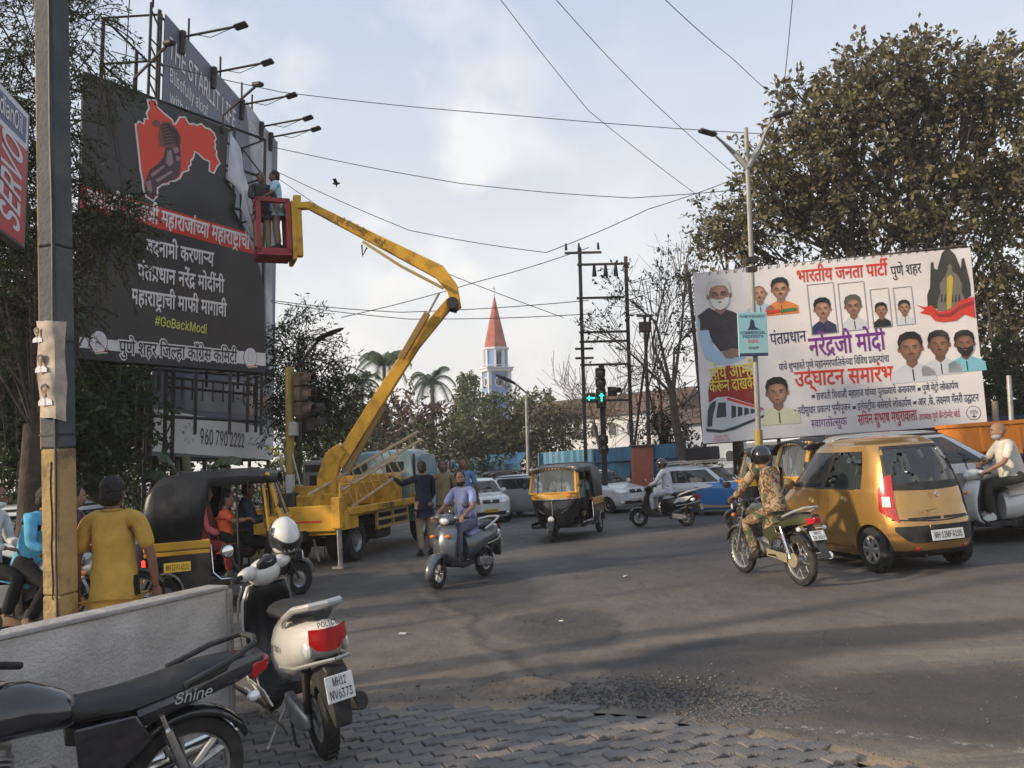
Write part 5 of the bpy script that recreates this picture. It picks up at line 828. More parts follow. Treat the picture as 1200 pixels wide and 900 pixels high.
# ------------------------------------------------------------------ slate hoarding behind
BL2= at_raw(178,534,15.5); BR2= at_raw(320,539,22.0)
h2,W2,H2,M2= board('hoarding','taller slate grey hoarding standing behind, with a pale strip carrying a telephone number','billboard',BL2,BR2,-25)
uv2= uvof(M2)
slate= mat('slate_flex',(.12,.135,.19),.5,var=.12,vs=.5,bump=.2,bs=2,dirt=(.2,.2,.23),ds=.25,da=.5)
ptop= uv2(318,158)[1]
flat(h2,[(0,0),(W2,0),(W2,ptop),(0,ptop)],slate,0,'flex_sheet',.03)
mb= MB(); pale= mat('pale_print',(.38,.40,.44),.5,var=.3,vs=.35,dirt=(.14,.15,.19),ds=.3,da=.8)
flat(h2,[uv2(*p) for p in ((288,118),(318,160),(320,515),(313,505),(311,300),(296,215))],pale,.006,'photo_print')
flat(h2,[uv2(*p) for p in ((216,440),(216,480),(300,487),(319,495),(319,455),(262,448))],mat('photo_grey',(.2,.205,.23),.5,var=.4,vs=.5),.008,'photo_print')
flat(h2,[uv2(*p) for p in ((262,458),(271,444),(304,453),(304,469))],pr('photo_pale',(.30,.32,.38)),.012,'photo_print')
flat(h2,[uv2(*p) for p in ((180,478),(178,529),(320,539),(320,503))],P_WHITE,.012,'number_strip')
ptxt(h2,uv2,'960 790 2222',(233,520),(286,524.5),502,P_BLACK,.010,.018,head=.72)
ptxt(h2,uv2,'www.solitaire.com',(290,521),(316,524),517.5,P_GREY,.0,.018,head=.72)
ptxt(h2,uv2,'THE STARLIT LIFE',(197,66),(275.5,152),41,P_WHITE,.012,.010,head=.72)
LT= P_SAFF
ptxt(h2,uv2,'Blissfully aloof',(198,94),(243,138),78,P_WHITE,.006,.010,head=.72)
ptxt(h2,uv2,'with the city',(198,119),(243,160),105,P_WHITE,.006,.010,head=.72)
ptxt(h2,uv2,'PREMIERE',(291,156),(312,184),140,P_WHITE,.0,.012,head=.72)
flat(h2,ell(*uv2(293.5,468),.16,.42),P_SAFF,.014,'logo'); flat(h2,ell(*uv2(293.5,468),.10,.34),P_GREY,.017,'logo')
ptxt(h2,uv2,'SOLITAIRE',(298,475),(314,478),463,P_SAFF,.004,.014,head=.72)
for x_ in (217,223,218,224): pass
mb= MB();
for i in range(8): a= i*pi/4; c= uv2(221,508); mb.poly([(c[0]+cos(a)*.12,c[1]+sin(a)*.10,.016),(c[0]+cos(a+.2)*.3,c[1]+sin(a+.2)*.24,.016),(c[0]+cos(a-.2)*.3,c[1]+sin(a-.2)*.24,.016)])
mb.build('logo',pr('faint_grey',(.5,.5,.52)),h2,smooth=0)
mb= MB()
for i in range(6):
 x= W2*i/5; strut(mb,(x,-2.6,-.15),(x,ptop+.1,-.15),.07); strut(mb,(x,-2.6,-1.4),(x,ptop,-1.4),.07)
for k in range(10):
 y= ptop*k/9; strut(mb,(0,y,-.15),(W2,y,-.15),.05); strut(mb,(0,y,-1.4),(W2,y,-1.4),.05)
 for i in (0,5): strut(mb,(W2*i/5,y,-.15),(W2*i/5,y,-1.4),.04)
mb.box((W2/2,ptop*.5,-.06),(W2*.98,ptop*.98,.03))
mb.build('steel_frame',DSTEEL,h2,smooth=0)
q= uv2(188,90)[0]; mb= MB()     # ladder-like edge
for dx in (-.02,-.42): strut(mb,(dx,0,-.1),(dx,ptop,-.1),.05)
for k in range(24): strut(mb,(-.02,ptop*k/24,-.1),(-.42,ptop*k/24+(.25 if k % 2 else 0),-.1),.03)
mb.build('edge_lattice',DSTEEL,h2,smooth=0)
for px_,yo in ((211,0),(249,0),(283,0),(306,0),(317,0)):     # lamp arms standing out over the top edge
 a=(min(uv2(px_,60)[0],W2-.05),ptop); mb= MB()
 mb.tube([(a[0],a[1]-.55,.04),(a[0],a[1]-.02,.06)],.07,6); mb.tube([(a[0],a[1]-.15,.06),(a[0],a[1]+.02,1.25)],.03,6)
 mb.tube([(a[0],a[1]-.1,.3),(a[0],a[1]-.2,.7),(a[0],a[1],1.2)],.010,4); strut(mb,(a[0]-.9,a[1],-.15),(a[0]-.9,a[1]+.7,-.15),.04)
 o= mb.build('lamp_arm',DSTEEL,h2); mb= MB(); mb.box((a[0],a[1]+.03,1.38),(.22,.07,.30),(R(-16),0,0),.03); mb.build('lamp_head',DSTEEL,o)
# ------------------------------------------------------------------ white banner on the right
BL3= at(822,520,28.2); BR3= at(1157,495,26.2)
t3,W3,H3,M3= board('banner','wide white banner with portraits, purple and red lettering and a statue under a dark arch','billboard',BL3,BR3,322)
uv3= uvof(M3)
P3= mat('banner_flex',(.74,.715,.725),.5,var=.06,vs=.5,bump=.35,bs=1.3,dirt=(.5,.46,.46),ds=.35,da=.6)
flat(t3,[uv3(*p) for p in ((812,321),(900,311),(1000,302),(1137,290),(1145,380),(1157,495),(1100,500.5),(1000,508),(900,514),(824,520))],P3,0,'flex_sheet',.03)
def q3(x,y): return uv3(800+x/3.6,280+y/3.6)       # left half of the banner
def r3(x,y): return uv3(980+x/3.6,280+y/3.6)       # right half
def poly3(f,L,m,n,name='print'): return flat(t3,[f(*p) for p in L],m,n,name)
LIGHT_BLUE= pr('shirt_blue',(.40,.55,.72)); VEST= pr('vest_black',(.035,.03,.04))
# large figure with folded arms
poly3(q3,[(62,330),(85,305),(105,290),(60,360),(75,440),(95,500),(140,532),(200,530),(262,505),(262,480),(200,470),(150,475),(110,430),(90,350)],LIGHT_BLUE,.006)
poly3(q3,[(62,325),(112,290),(150,312),(190,308),(250,345),(262,400),(262,480),(215,462),(160,476),(130,440),(100,380)],VEST,.009)
poly3(q3,[(100,345),(70,350),(62,330),(72,430),(95,505),(150,530),(160,500),(125,450)],LIGHT_BLUE,.010)
poly3(q3,[(165,478),(210,460),(250,470),(250,492),(205,505),(180,500)],pr('skin_30',(.30,.16,.10)),.013)
c= q3(153,238); portrait(t3,*c,abs(q3(200,230)[0]-q3(104,230)[0])*.98,(.36,.20,.14),(.62,.6,.58),VEST,(.68,.66,.64),True,False,True,.016)
for (x,y,w_),kw in (((322,232),0,0),dict(bald=True,shirt=LIGHT_BLUE)),(((410,215),0,0),dict(shirt=P_SAFF,glasses=True)): c= q3(x[0] if isinstance(x,tuple) else x,x[1] if isinstance(x,tuple) else y); portrait(t3,c[0],c[1],.37 if x[0] == 322 else .43,(.40,.22,.14),(.02,.018,.018),n=.010,**kw)
poly3(q3,[(345,305),(412,296),(478,290),(478,303),(412,310),(345,318)],P_RED,.024); poly3(q3,[(412,297),(478,290),(478,303),(412,310)],P_GRN,.027)
ptxt(t3,uv3,'भारतीय जनता पार्टी',(934,331),(1040,322),318,P_RED,.022,.008)
ptxt(t3,uv3,'पुणे शहर',(1044.5,324),(1080,320),313,P_BLACK,.006,.008)
ptxt(t3,uv3,'पंतप्रधान',(903,404),(945,400),392,P_NAVY,.01)
ptxt(t3,uv3,'नरेंद्रजी मोदी',(949,417),(1038,409),398,P_PURP,.02)
ptxt(t3,uv3,'यांचे शुभहस्ते पुणे महानगरपालिकेच्या विविध प्रकल्पांचा',(913,434.5),(1042,424),427,P_NAVY,.004)
ptxt(t3,uv3,'उद्घाटन समारंभ' if 'उद्घाटन समारंभ' in TX else [k for k in TX if 'समारंभ' in k][0],(932,453),(1047,446),437,P_RED,.018)
ptxt(t3,uv3,'छत्रपती शिवाजी महाराज यांच्या पुतळ्याचे अनावरण',(957,468.5),(1073,459.5),461,P_NAVY,.006)
ptxt(t3,uv3,'पुणे मेट्रो लोकार्पण',(1081,459),(1123,455.5),452,P_NAVY,.006)
ptxt(t3,uv3,'नदीसुधार प्रकल्प भूमीपूजन',(935,485.5),(997,481),478,P_NAVY,.006)
ptxt(t3,uv3,'इलेक्ट्रीक बसेसचे लोकार्पण',(1005,480.5),(1068,476),473,P_NAVY,.006)
ptxt(t3,uv3,'आर .के. लक्ष्मण गॅलरी उद्घाटन',(1076,475.5),(1147,470),467.5,P_NAVY,.006)
ptxt(t3,uv3,'स्वागतोत्सुक',(951,501.5),(993,498),493,P_PURP,.002)
ptxt(t3,uv3,'सचिन सुभाष मथुरावाला',(1006,498),(1075,492),487,P_PINK,.014)
ptxt(t3,uv3,'उपाध्यक्ष पुणे कॅन्टोन्मेंट बोर्ड',(1077,492.5),(1125,488.5),486,P_PINK,.004)
for px_,py_ in ((953,464.5),(1077,456),(931,482),(1001,477.5),(1072,472)):
 c= uv3(px_,py_); flat(t3,[(c[0]+cos(i*pi/4)*(.065 if i % 2 else .035),c[1]+sin(i*pi/4)*(.065 if i % 2 else .035)) for i in range(8)],P_NAVY,.006,'ornament')
# framed portraits in a row
for f_,x0,y0,x1,y1,kw in ((q3,523,195,655,395,dict(shirt=P_NAVY,skin=(.36,.2,.13))),(r3,5,190,135,380,dict(hair=(.08,.08,.08),glasses=True,skin=(.30,.17,.11))),(r3,140,215,235,370,dict(skin=(.30,.15,.09),shirt=P_BLACK)),(r3,238,208,332,358,dict(skin=(.34,.18,.12)))):
 a= f_(x0,y0); b= f_(x1,y1); mb= MB(); tl=3
 for p,q_ in (((a[0],a[1]),(b[0],a[1])),((a[0],b[1]),(b[0],b[1])),((a[0],a[1]),(a[0],b[1])),((b[0],a[1]),(b[0],b[1]))): mb.tube([(p[0],p[1],.006),(q_[0],q_[1],.006)],.012,4)
 mb.build('portrait_border',P_GREY,t3,smooth=0); w_= abs(b[0]-a[0])*.62; portrait(t3,(a[0]+b[0])/2,b[1]+w_*1.58,w_,n=.008,sw=.76,**kw)
for x,y,w_,kw in ((312,460,.60,dict(skin=(.26,.13,.08))),(432,445,.53,dict(skin=(.22,.11,.07))),(540,440,.49,dict(skin=(.20,.10,.065),beard=(.015,.012,.012),shirt=pr('shirt_cyan',(.20,.5,.62))))):
 c= r3(x,y); portrait(t3,c[0],c[1]-.02,w_*.94,n=.010,**kw)
c= q3(398,650); portrait(t3,c[0],c[1],.54,(.33,.18,.12),shirt=pr('shirt_lemon',(.66,.66,.48)),mous=False,n=.010)
# red disc, yellow slogan and tram
poly3(q3,[(110,690),(108,640),(120,590),(150,552),(190,534),(240,536),(285,560),(318,610),(325,670),(320,712),(300,708),(240,690),(170,675)],P_DKRED,.008,'disc_print')
ptxt(t3,uv3,'होय आम्ही',(833,446),(886,439),433,P_YEL,.012,.014); ptxt(t3,uv3,'करून दाखवलं',(832,460),(890,454),448,P_YEL,.010,.014)
TB= pr('tram_white',(.55,.58,.62)); TD= pr('tram_glass',(.03,.045,.06))
poly3(q3,[(97,800),(100,735),(112,690),(145,668),(190,665),(340,712),(342,742),(215,792),(170,806)],TB,.014,'tram_print')
poly3(q3,[(104,775),(106,725),(116,695),(140,680),(140,700),(128,745),(124,790),(104,795)],TD,.017,'tram_print'); poly3(q3,[(150,690),(182,690),(184,750),(140,756)],TD,.017,'tram_print')
for i in range(5): x=205+i*27; poly3(q3,[(x,702+i*4.5),(x+20,706+i*4.5),(x+20,750-i*6),(x,757-i*6)],TD,.017,'tram_print')
poly3(q3,[(188,668),(340,714),(340,722),(188,680)],P_RED,.018,'tram_print'); poly3(q3,[(97,800),(170,806),(215,792),(342,742),(342,752),(215,806),(160,818),(100,812)],TD,.016,'tram_print')
ptxt(t3,uv3,'Swami Rex',(837.5,513.5),(854,512),510,P_PINK,.0,head=.72); ptxt(t3,uv3,'9709589192',(836,518),(856,516.5),515,P_PINK,.0,head=.72)
# statue under a dark arch, red cloth
ARC= pr('arch_dark',(.035,.035,.028)); STT= pr('statue_grey',(.16,.15,.12))
poly3(r3,[(385,285),(383,235),(395,205),(398,100),(408,98),(412,125),(425,130),(445,60),(462,44),(478,44),(500,66),(525,125),(528,85),(538,80),(548,120),(565,190),(568,240),(500,290),(440,300)],ARC,.008,'arch_print')
poly3(r3,[(425,305),(428,260),(440,225),(435,190),(460,155),(470,130),(468,115),(478,104),(488,114),(487,135),(510,150),(530,190),(528,225),(545,260),(530,292),(500,300)],STT,.011,'statue_print')
poly3(r3,[(466,165),(480,150),(492,165),(484,290),(466,300)],pr('garland',(.5,.38,.05)),.014,'garland_print')
for k in range(6): poly3(r3,[(440+k*15,235+((k*37) % 20)),(446+k*15,230),(448+k*15,262),(440+k*15,270)],ARC,.0135,'statue_print')
poly3(r3,[(335,277),(370,288),(400,280),(430,308),(480,300),(520,262),(578,243),(586,335),(540,318),(505,345),(450,352),(415,345),(395,322),(350,312),(372,300)],P_RED,.016,'cloth_print')
poly3(r3,[(400,290),(430,318),(480,312),(520,280),(578,262),(580,275),(525,298),(485,328),(430,330)],P_DKRED,.018,'cloth_print')
# lotus roundel
c= r3(579,734); rr= abs(r3(610,734)[0]-r3(548,734)[0])/2
flat(t3,ell(*c,rr,rr*1.05,28),P_BLACK,.006,'emblem'); flat(t3,ell(*c,rr*.92,rr*.97,28),P_WHITE,.009,'emblem')
def petal(a,l,w): return [(c[0]+rr*(x*cos(a)-y*sin(a)),c[1]-rr*.15+rr*(x*sin(a)+y*cos(a))) for x,y in ((0,0),(l*.5,w),(l,0),(l*.5,-w))]
for i,a in enumerate((90,62,118,35,145)): flat(t3,petal(R(a),.72,.15),P_BLACK,.012+.002*i,'emblem_petal'); flat(t3,petal(R(a),.62,.09),P_WHITE,.0135+.002*i,'emblem_petal')
flat(t3,[(c[0]-rr*.05,c[1]-rr*.15),(c[0]+rr*.05,c[1]-rr*.15),(c[0]+rr*.05,c[1]-rr*.7),(c[0]-rr*.05,c[1]-rr*.7)],P_BLACK,.012,'emblem_stem'); flat(t3,ell(c[0],c[1]-rr*.55,rr*.35,rr*.09),P_BLACK,.013,'emblem_leaf')
mb= MB()
for i in range(8): x= W3*(i+.1)/7.4; strut(mb,(x,-2.4,-.15),(x,H3+.1,-.15),.07)
for k in range(4): strut(mb,(0,H3*k/3,-.12),(W3,H3*k/3,-.12),.05)
for i in range(3): x= W3*(i+.5)/3; strut(mb,(x,-2.35,-2.0),(x,H3*.6,-.15),.06)
mb.build('steel_frame',RUST,t3,smooth=0)
mb= MB()      # coil of barbed wire over the top
pts=[(W3*.06+W3*.92*i/260,H3+.02+.16*sin(i*.72)-.0,-.12+.16*cos(i*.72)) for i in range(261)]; mb.tube(pts,.012,3); mb.build('wire_coil',DSTEEL,t3,smooth=0)
# ------------------------------------------------------------------ sign cut by the left edge
a= at(28,288,8.4); b0= at(0,268,7.75); dirv=(a-b0); b0= a-dirv.normalized()*1.0
ts,Ws,Hs,Ms= board('hanging_sign','red and blue lubricant sign with slanting white lettering, cut by the left edge','sign',b0,a,60)
uvs= uvof(Ms); Hs= uvs(25.5,127)[1]
mb= MB(); mb.box((Ws/2,Hs/2,-.05),(Ws+.06,Hs+.06,.1),b=.01); mb.build('sign_box',mat('dull_frame',(.12,.12,.12),.5,.5),ts)
hy= Hs*.72
flat(ts,[(0,0),(Ws-.03,0),(Ws-.03,hy),(0,hy)],pr('servo_red',(.42,.03,.03)),.006); flat(ts,[(0,hy),(Ws-.03,hy),(Ws-.03,Hs),(0,Hs)],P_WSHIRT,.006)
flat(ts,[(0,hy+.06),(Ws-.08,hy+.06),(Ws-.08,Hs-.06),(0,Hs-.06)],pr('servo_blue',(.07,.09,.2)),.009)
Mr= Matrix.Translation((Ws-.16,.06,0)) @ Matrix.Rotation(pi/2,4,'Z'); text(ts,'SERVO',Mr,(0,0),Ws*.62,P_WSHIRT,.02,width=hy-.1,slant=.2,n=.010)
text(ts,'IndianOil',I4,(.12,hy+.12),.26,P_WHITE,.01,width=Ws-.3,n=.013)
mb= MB(); mb.tube([(.1,Hs*.5,-.1),(.1,Hs*.5,-.35)],.03,6); mb.tube([(.1,-4.2,-.38),(.1,Hs+1.0,-.38)],.05,8); mb.build('post',DSTEEL,ts)
# ------------------------------------------------------------------ square pole with posters
def square_pole():
 b= gp(73,748); Yp=5.75; b= gY(73.5,Yp); tp= at(60,-60,Yp-.3); d=(tp-b); h= d.length
 t= thing('utility_pole','thick square concrete pole painted tan below and slate above, near the left edge','pole',b)
 z= d.normalized(); t.rotation_quaternion= Vector((0,0,1)).rotation_difference(z)
 yaw= R(-18); Mz= Matrix.Rotation(yaw,4,'Z'); h1=1.95
 M_tan= mat('pole_tan',(.36,.25,.11),.85,var=.2,vs=3,bump=.6,bs=30,dirt=(.08,.06,.045),ds=4.5,da=.75); M_sl= mat('pole_slate',(.075,.085,.095),.8,var=.25,vs=3,bump=.5,bs=30,dirt=(.15,.13,.11),ds=3,da=.4)
 w,dp=.165,.16
 for (z0,z1,m_,nm) in ((0,.92,M_tan,'pole_section'),(.925,h1,M_tan,'pole_section'),(h1+.005,3.4,M_sl,'pole_section'),(3.405,h+.5,M_sl,'pole_section')):
  mb= MB(Mz); mb.box((0,0,(z0+z1)/2),(w,dp,z1-z0),b=.012); mb.cur=0; mb.build(nm,m_,t)
 mb= MB(Mz); mb.box((-w/2-.003,0,(h1+h)/2),(.008,dp-.02,h-h1)); mb.build('sunlit_side_paint',M_tan,t)  # sunlight on the left face, put in as tan colour over the slate
 # vertical cracks and cable
 mb= MB(Mz); mb.tube([(w/2-.01+.004*sin(i),-dp/2-.012,.0+i*.25) for i in range(int(h*4))],.009,5); mb.tube([(.02+.006*sin(i*1.7),-dp/2-.004,.9+i*.12) for i in range(9)],.005,4); mb.build('cable',PLB,t)
 for zz in (2.72,2.05): mb= MB(Mz); mb.box((0,0,zz),(w+.012,dp+.012,.014)); mb.build('strap',DSTEEL,t)
 # poster sheet wrapped round it, crumpled
 zt,zb=2.86,2.17; mb= MB(Mz); rings=[]
 for i in range(9):
  k= i/8; zz= zt+(zb-zt)*k; rings.append([(-w/2-.004+.02*k,-dp/2-.012+.010*sin(k*9),zz+.008),(-.02,-dp/2-.020-.012*sin(k*7),zz),(.03+.02*k,-dp/2-.035-.015*sin(k*11),zz),(w/2+.02,-dp/2-.03,zz-.01),(w/2+.055-.02*abs(sin(k*5)),-dp/2+.04,zz-.01-.02*k)])
 mb.loft(rings,caps=False,closed=False); o= mb.build('poster',mat('poster_paper',(.42,.36,.30),.8,var=.35,vs=9,dirt=(.2,.2,.22),ds=5,da=.8),t,smooth=60)
 Mt= Mz @ Matrix.Translation((0,-dp/2-.040,0)) @ Matrix.Rotation(pi/2,4,'X')
 for cx_,cz_,w_ in ((-.045,2.78,.045),(-.015,2.58,.055),(.02,2.36,.065)):
  o= portrait(t,cx_,cz_,w_,(.25,.16,.11),n=0,mous=cz_ < 2.7); o.data.transform(Mt)
square_pole()
# ================================================================== wheels, cars, rickshaws, two-wheelers (forward +X, left +Y)
def wheel(par,c,r,w,rim=.62,style='alloy',side=1,name='wheel',yaw=0.,lean=0.):
 Mx= Matrix.Translation(c) @ Matrix.Rotation(yaw,4,'Z')
 mb= MB(Mx); h= w/2; ri= r*rim
 prof=[(ri,-h*.8),(ri+.01,-h),(r*.9,-h*1.02),(r*.975,-h*.78),(r,-h*.3),(r,h*.3),(r*.975,h*.78),(r*.9,h*1.02),(ri+.01,h),(ri,h*.8)]
 mb.lathe(prof+[prof[0]],(0,0,0),(0,1,0),28)
 if r > .2 and w > .09:
  for j in range(28):
   a=2*pi*j/28; mb.box((cos(a)*r*.992,0,sin(a)*r*.992),(.014,w*.78,.012),(0,-a,0))
 o= mb.build(name,RUB,par)
 mb= MB(Mx); s= side
 if style == 'spoke':
  mb.lathe([(ri,-.03),(ri+.008,-.036),(ri-.012,-.02),(ri-.018,0),(ri-.012,.02),(ri+.008,.036),(ri,.03)],(0,0,0),(0,1,0),32)
  mb.cyl((0,-.045,0),(0,.045,0),.035,n=12); mb.cyl((0,-.05,0),(0,-.03,0),.075,n=16)
  for j in range(20):
   a=2*pi*j/20; b= a+(.5 if j % 2 else -.5); y=.035 if j % 4 < 2 else -.035; mb.tube([(cos(a)*.035,y,sin(a)*.035),(cos(b)*ri,0,sin(b)*ri)],.0035,4)
 elif style == 'alloy':
  mb.lathe([(ri+.004,-h*.7),(ri-.014,-h*.5),(ri-.02,0),(ri-.014,h*.5),(ri+.004,h*.7)],(0,0,0),(0,1,0),28)
  mb.cyl((0,-h*.8,0),(0,h*.8,0),ri*.26,n=14)
  for j in range(5):
   a=2*pi*j/5
   for da in (-.17,.17): mb.tube([(cos(a)*ri*.2,s*h*.25,sin(a)*ri*.2),(cos(a+da)*ri*.95,s*h*.15,sin(a+da)*ri*.95)],[.016,.02],6)
 elif style == 'steel':
  mb.lathe([(ri+.004,s*h*.8),(ri-.02,s*h*.5),(ri*.8,s*h*.3),(ri*.45,s*h*.35),(ri*.4,s*h*.75),(.001,s*h*.8)],(0,0,0),(0,1,0),24)
  for j in range(6): a=2*pi*j/6; mb.ball((cos(a)*ri*.28,s*h*.8,sin(a)*ri*.28),.012,6,4)
 elif style == 'cover':       # six-petal wheel cover
  mb.lathe([(ri+.006,s*h*.55),(ri-.005,s*h*.95),(ri*.82,s*h*1.0),(ri*.80,s*h*.75)],(0,0,0),(0,1,0),28)
  mb.lathe([(ri*.30,s*h*.8),(ri*.27,s*h*1.1),(.001,s*h*1.14)],(0,0,0),(0,1,0),16)
  for j in range(6):
   a=2*pi*j/6; mb.tube([(cos(a)*ri*.2,s*h*1.0,sin(a)*ri*.2),(cos(a)*ri*.86,s*h*.92,sin(a)*ri*.86)],[.03,.042],8,flat=.35,up=(0,1,0))
 mb.build('rim',STL if style == 'steel' else ALU,o)
 if style in ('cover','alloy') and w > .1: mb= MB(Mx); mb.cyl((0,-h*.4,0),(0,s*h*.45,0),ri*.98,n=20); mb.build('brake_drum',PLB,o)
 return o
def plate(par,c,w,h,txt,rot,m=PLW,two=None,name='number_plate'):
 """plate lying in local x-y of rot"""
 Mx= Matrix.Translation(c) @ rot; mb= MB(Mx); mb.box((0,0,-.004),(w,h,.008),b=.003); o= mb.build(name,m,par)
 if two: text(o,txt,Mx,(0,h*.10),h*.42,INK,.008,width=w*.5,align='c',n=.003,name='plate_text'); text(o,two,Mx,(0,-h*.38),h*.46,INK,.008,width=w*.82,align='c',n=.003,name='plate_text')
 else: text(o,txt,Mx,(0,-h*.27),h*.78,INK,.010,width=w*.86,align='c',n=.003,name='plate_text')
 return o
def RX(nx,up=Vector((0,0,1))):        # frame whose z looks along nx
 z= Vector(nx).normalized(); x= up.cross(z).normalized(); return Matrix((x,z.cross(x),z)).transposed().to_4x4()
class Shell:
 def __init__(s,zs,n=5.): s.zs= zs; s.n= n
 def cur(s,z): return [float(np.interp(z,[a[0] for a in s.zs],[a[k] for a in s.zs])) for k in (1,2,3)]
 def S(s,u,z,off=0.):          # u: 0 front centre, 1 front corner, 3 rear corner, 4 rear centre; negative = right side
  xf,xr,w= s.cur(z); sg=1 if u >= 0 else -1; u= abs(u); w += off; xf += off; xr -= off
  if u <= 1: p,q=1,u
  elif u <= 3: p,q=2-u,1
  else: p,q=-1,4-u
  k=(abs(p)**s.n+abs(q)**s.n)**(-1/s.n)
  x=(xf+xr)/2+(xf-xr)/2*p*k; y= w*q*k
  bow=.055*(1-min(1,abs(y)/max(w,.01))**2); x += bow if p > 0 and u < 1.2 else (-bow if u > 2.8 else 0)
  return Vector((x,sg*y,z))
 def u_at(s,x,z):
  xf,xr,w= s.cur(z); return 2-(x-(xf+xr)/2)/((xf-xr)/2)
 def side(s,x,z,sg=1,off=0.): return s.S(sg*s.u_at(x,z),z,off)
 def grid(s,us,zs,off=0.): return [[s.S(u,z,off) for u in us] for z in zs]
 def patch(s,us,z0,z1,off=.004,nz=4):
  """z0, z1: lists giving the lower and upper edge at each u"""
  nu= len(us); mb= MB(); vs=[s.S(u,lerp(a,b,j/nz),off) for j in range(nz+1) for u,a,b in zip(us,z0,z1)]
  mb.add(vs,[(j*nu+i,j*nu+i+1,(j+1)*nu+i+1,(j+1)*nu+i) for j in range(nz) for i in range(nu-1)]); return mb
 def seam(s,mb,pts,r=.006):       # pts (x, z) on a side
  for sg in (-1,1): mb.tube([s.side(x,z,sg,.0) for x,z in pts],r,4)
def dense(us,k=6):
 out=[]
 for a,b in zip(us,us[1:]): out += [lerp(a,b,i/k) for i in range(k)]
 return out+[us[-1]]
def car(name,label,paint,zs,belt,roof,wins,wx,wr,n=5.,cat='car',group=None,loc=(0,0,0),yaw=0.,style='cover',track=None,ww=.165,archdark=True,us_step=.12,inside=True):
 t= thing(name,label,cat,loc,yaw,group); sh= Shell(zs,n)
 full= sorted(set([round(x,3) for x in np.arange(-4,4,us_step)]+[-1,1,-3,3])); full= full[:-1] if full[-1] >= 4 else full
 zl=[z for z in np.arange(zs[0][0],belt,.045)]+[belt]
 mb= MB(); mb.loft(sh.grid(full,zl)); body= mb.build('body',paint,None,smooth=40)
 cut= MB(); hw= max(a[3] for a in zs)
 for x in wx: cut.cyl((x,-hw-.2,wr),(x,-hw+.30,wr),wr+.035,n=28); cut.cyl((x,hw-.30,wr),(x,hw+.2,wr),wr+.035,n=28)
 co= cut.build('cut',paint,None,smooth=0); md= body.modifiers.new('b','BOOLEAN'); md.object= co; md.operation= 'DIFFERENCE'; md.solver= 'EXACT'
 bpy.context.view_layer.update(); dg= bpy.context.evaluated_depsgraph_get(); me= bpy.data.meshes.new_from_object(body.evaluated_get(dg)); body.modifiers.clear(); body.data= me; bpy.data.objects.remove(co); body.parent= t
 me.set_sharp_from_angle(angle=R(32))
 tr= track or hw-.1
 for x in wx:
  for sg in (-1,1): lin= MB(); lin.lathe([(wr+.034,sg*(hw-.10)),(wr+.034,sg*(hw-.31)),(.02,sg*(hw-.31))],(x,0,wr),(0,1,0),14,a0=-pi,a1=0); lin.build('wheel_arch',PLB,t)
  for sg in (-1,1): wheel(t,(x,sg*(tr-ww*.1),wr),wr,ww,.64,style,sg)
 # greenhouse with real openings
 uset= set(full); zset= set(list(np.arange(belt,roof,.05))+[roof])
 for _,u0,u1,z0,z1 in wins:
  for a in (u0,u1): uset |= {a,-a}
  zset |= {z0,z1}
 uu= sorted(uset); zz= sorted(zset); sk= MB(); parts= {}
 ring= sh.grid(uu,zz); nu= len(uu)
 inwin= lambda u,z: next((i for i,(nm,u0,u1,z0,z1) in enumerate(wins) if (u0 < u < u1 or u0 < -u < u1) and z0 < z < z1),None)
 gi= {}
 for j in range(len(zz)-1):
  for i in range(nu):
   k=(i+1) % nu; um=(uu[i]+uu[k])/2 if k else 3.99; w_= inwin(um,(zz[j]+zz[j+1])/2); q=[ring[j][i],ring[j][k],ring[j+1][k],ring[j+1][i]]
   if w_ is None: sk.add(q,[(0,1,2,3)])
   else:
    key=(w_,1 if um >= 0 or wins[w_][1] <= 0 or wins[w_][2] >= 4 else -1); gi.setdefault(key,MB()).add([sh_in(p) for p in q],[(0,1,2,3)])
 top=[sh.S(u,zs[-1][0]) for u in uu]
 zt=[z for z in [a[0] for a in zs] if z > roof+.001]; sk.loft(sh.grid(uu,[roof]+zt)+[[Vector((lerp(p.x,(zs[-1][1]+zs[-1][2])/2,.5),p.y*.5,p.z+.012)) for p in top]])
 o= sk.build('roof',paint,t,smooth=0); bm= bmesh.new(); bm.from_mesh(o.data); bmesh.ops.remove_doubles(bm,verts=bm.verts,dist=.0005); bmesh.ops.recalc_face_normals(bm,faces=bm.faces)
 for f in bm.faces: f.smooth= True
 bm.to_mesh(o.data); bm.free(); o.data.set_sharp_from_angle(angle=R(40))
 for (w_,sg),g_ in gi.items():
  o= g_.build(wins[w_][0],GLS,t,smooth=0); bm= bmesh.new(); bm.from_mesh(o.data); bmesh.ops.remove_doubles(bm,verts=bm.verts,dist=.0005); bm.to_mesh(o.data); bm.free()
  for p in o.data.polygons: p.use_smooth= True
 if inside:
  f= cloth('seat_fabric',(.07,.065,.06)); xa,xb,w= sh.cur(belt); mb= MB(); fl= belt-.02
  for x in ((xa+xb)/2+.28,(xa+xb)/2-.55):
   for y in (-w*.48,w*.48): mb= MB(); mb.box((x-.12,y,fl+.12),(.12,w*.72,.5),(0,R(-12),0),.05); mb.box((x-.16,y,fl+.42),(.08,w*.36,.16),(0,R(-12),0),.03); mb.build('seat',f,t)
  mb= MB(); mb.box((xa-.32,0,fl+.02),(.25,w*1.7,.12),b=.04); mb.build('dashboard',PLB,t)
  mb= MB(); mb.lathe([(.17,-.01),(.18,.0),(.17,.01),(.16,0),(.17,-.01)],(xa-.55,-w*.45,fl+.12),(-.8,0,.5),16); mb.build('steering_wheel',PLB,t)
 return t,sh
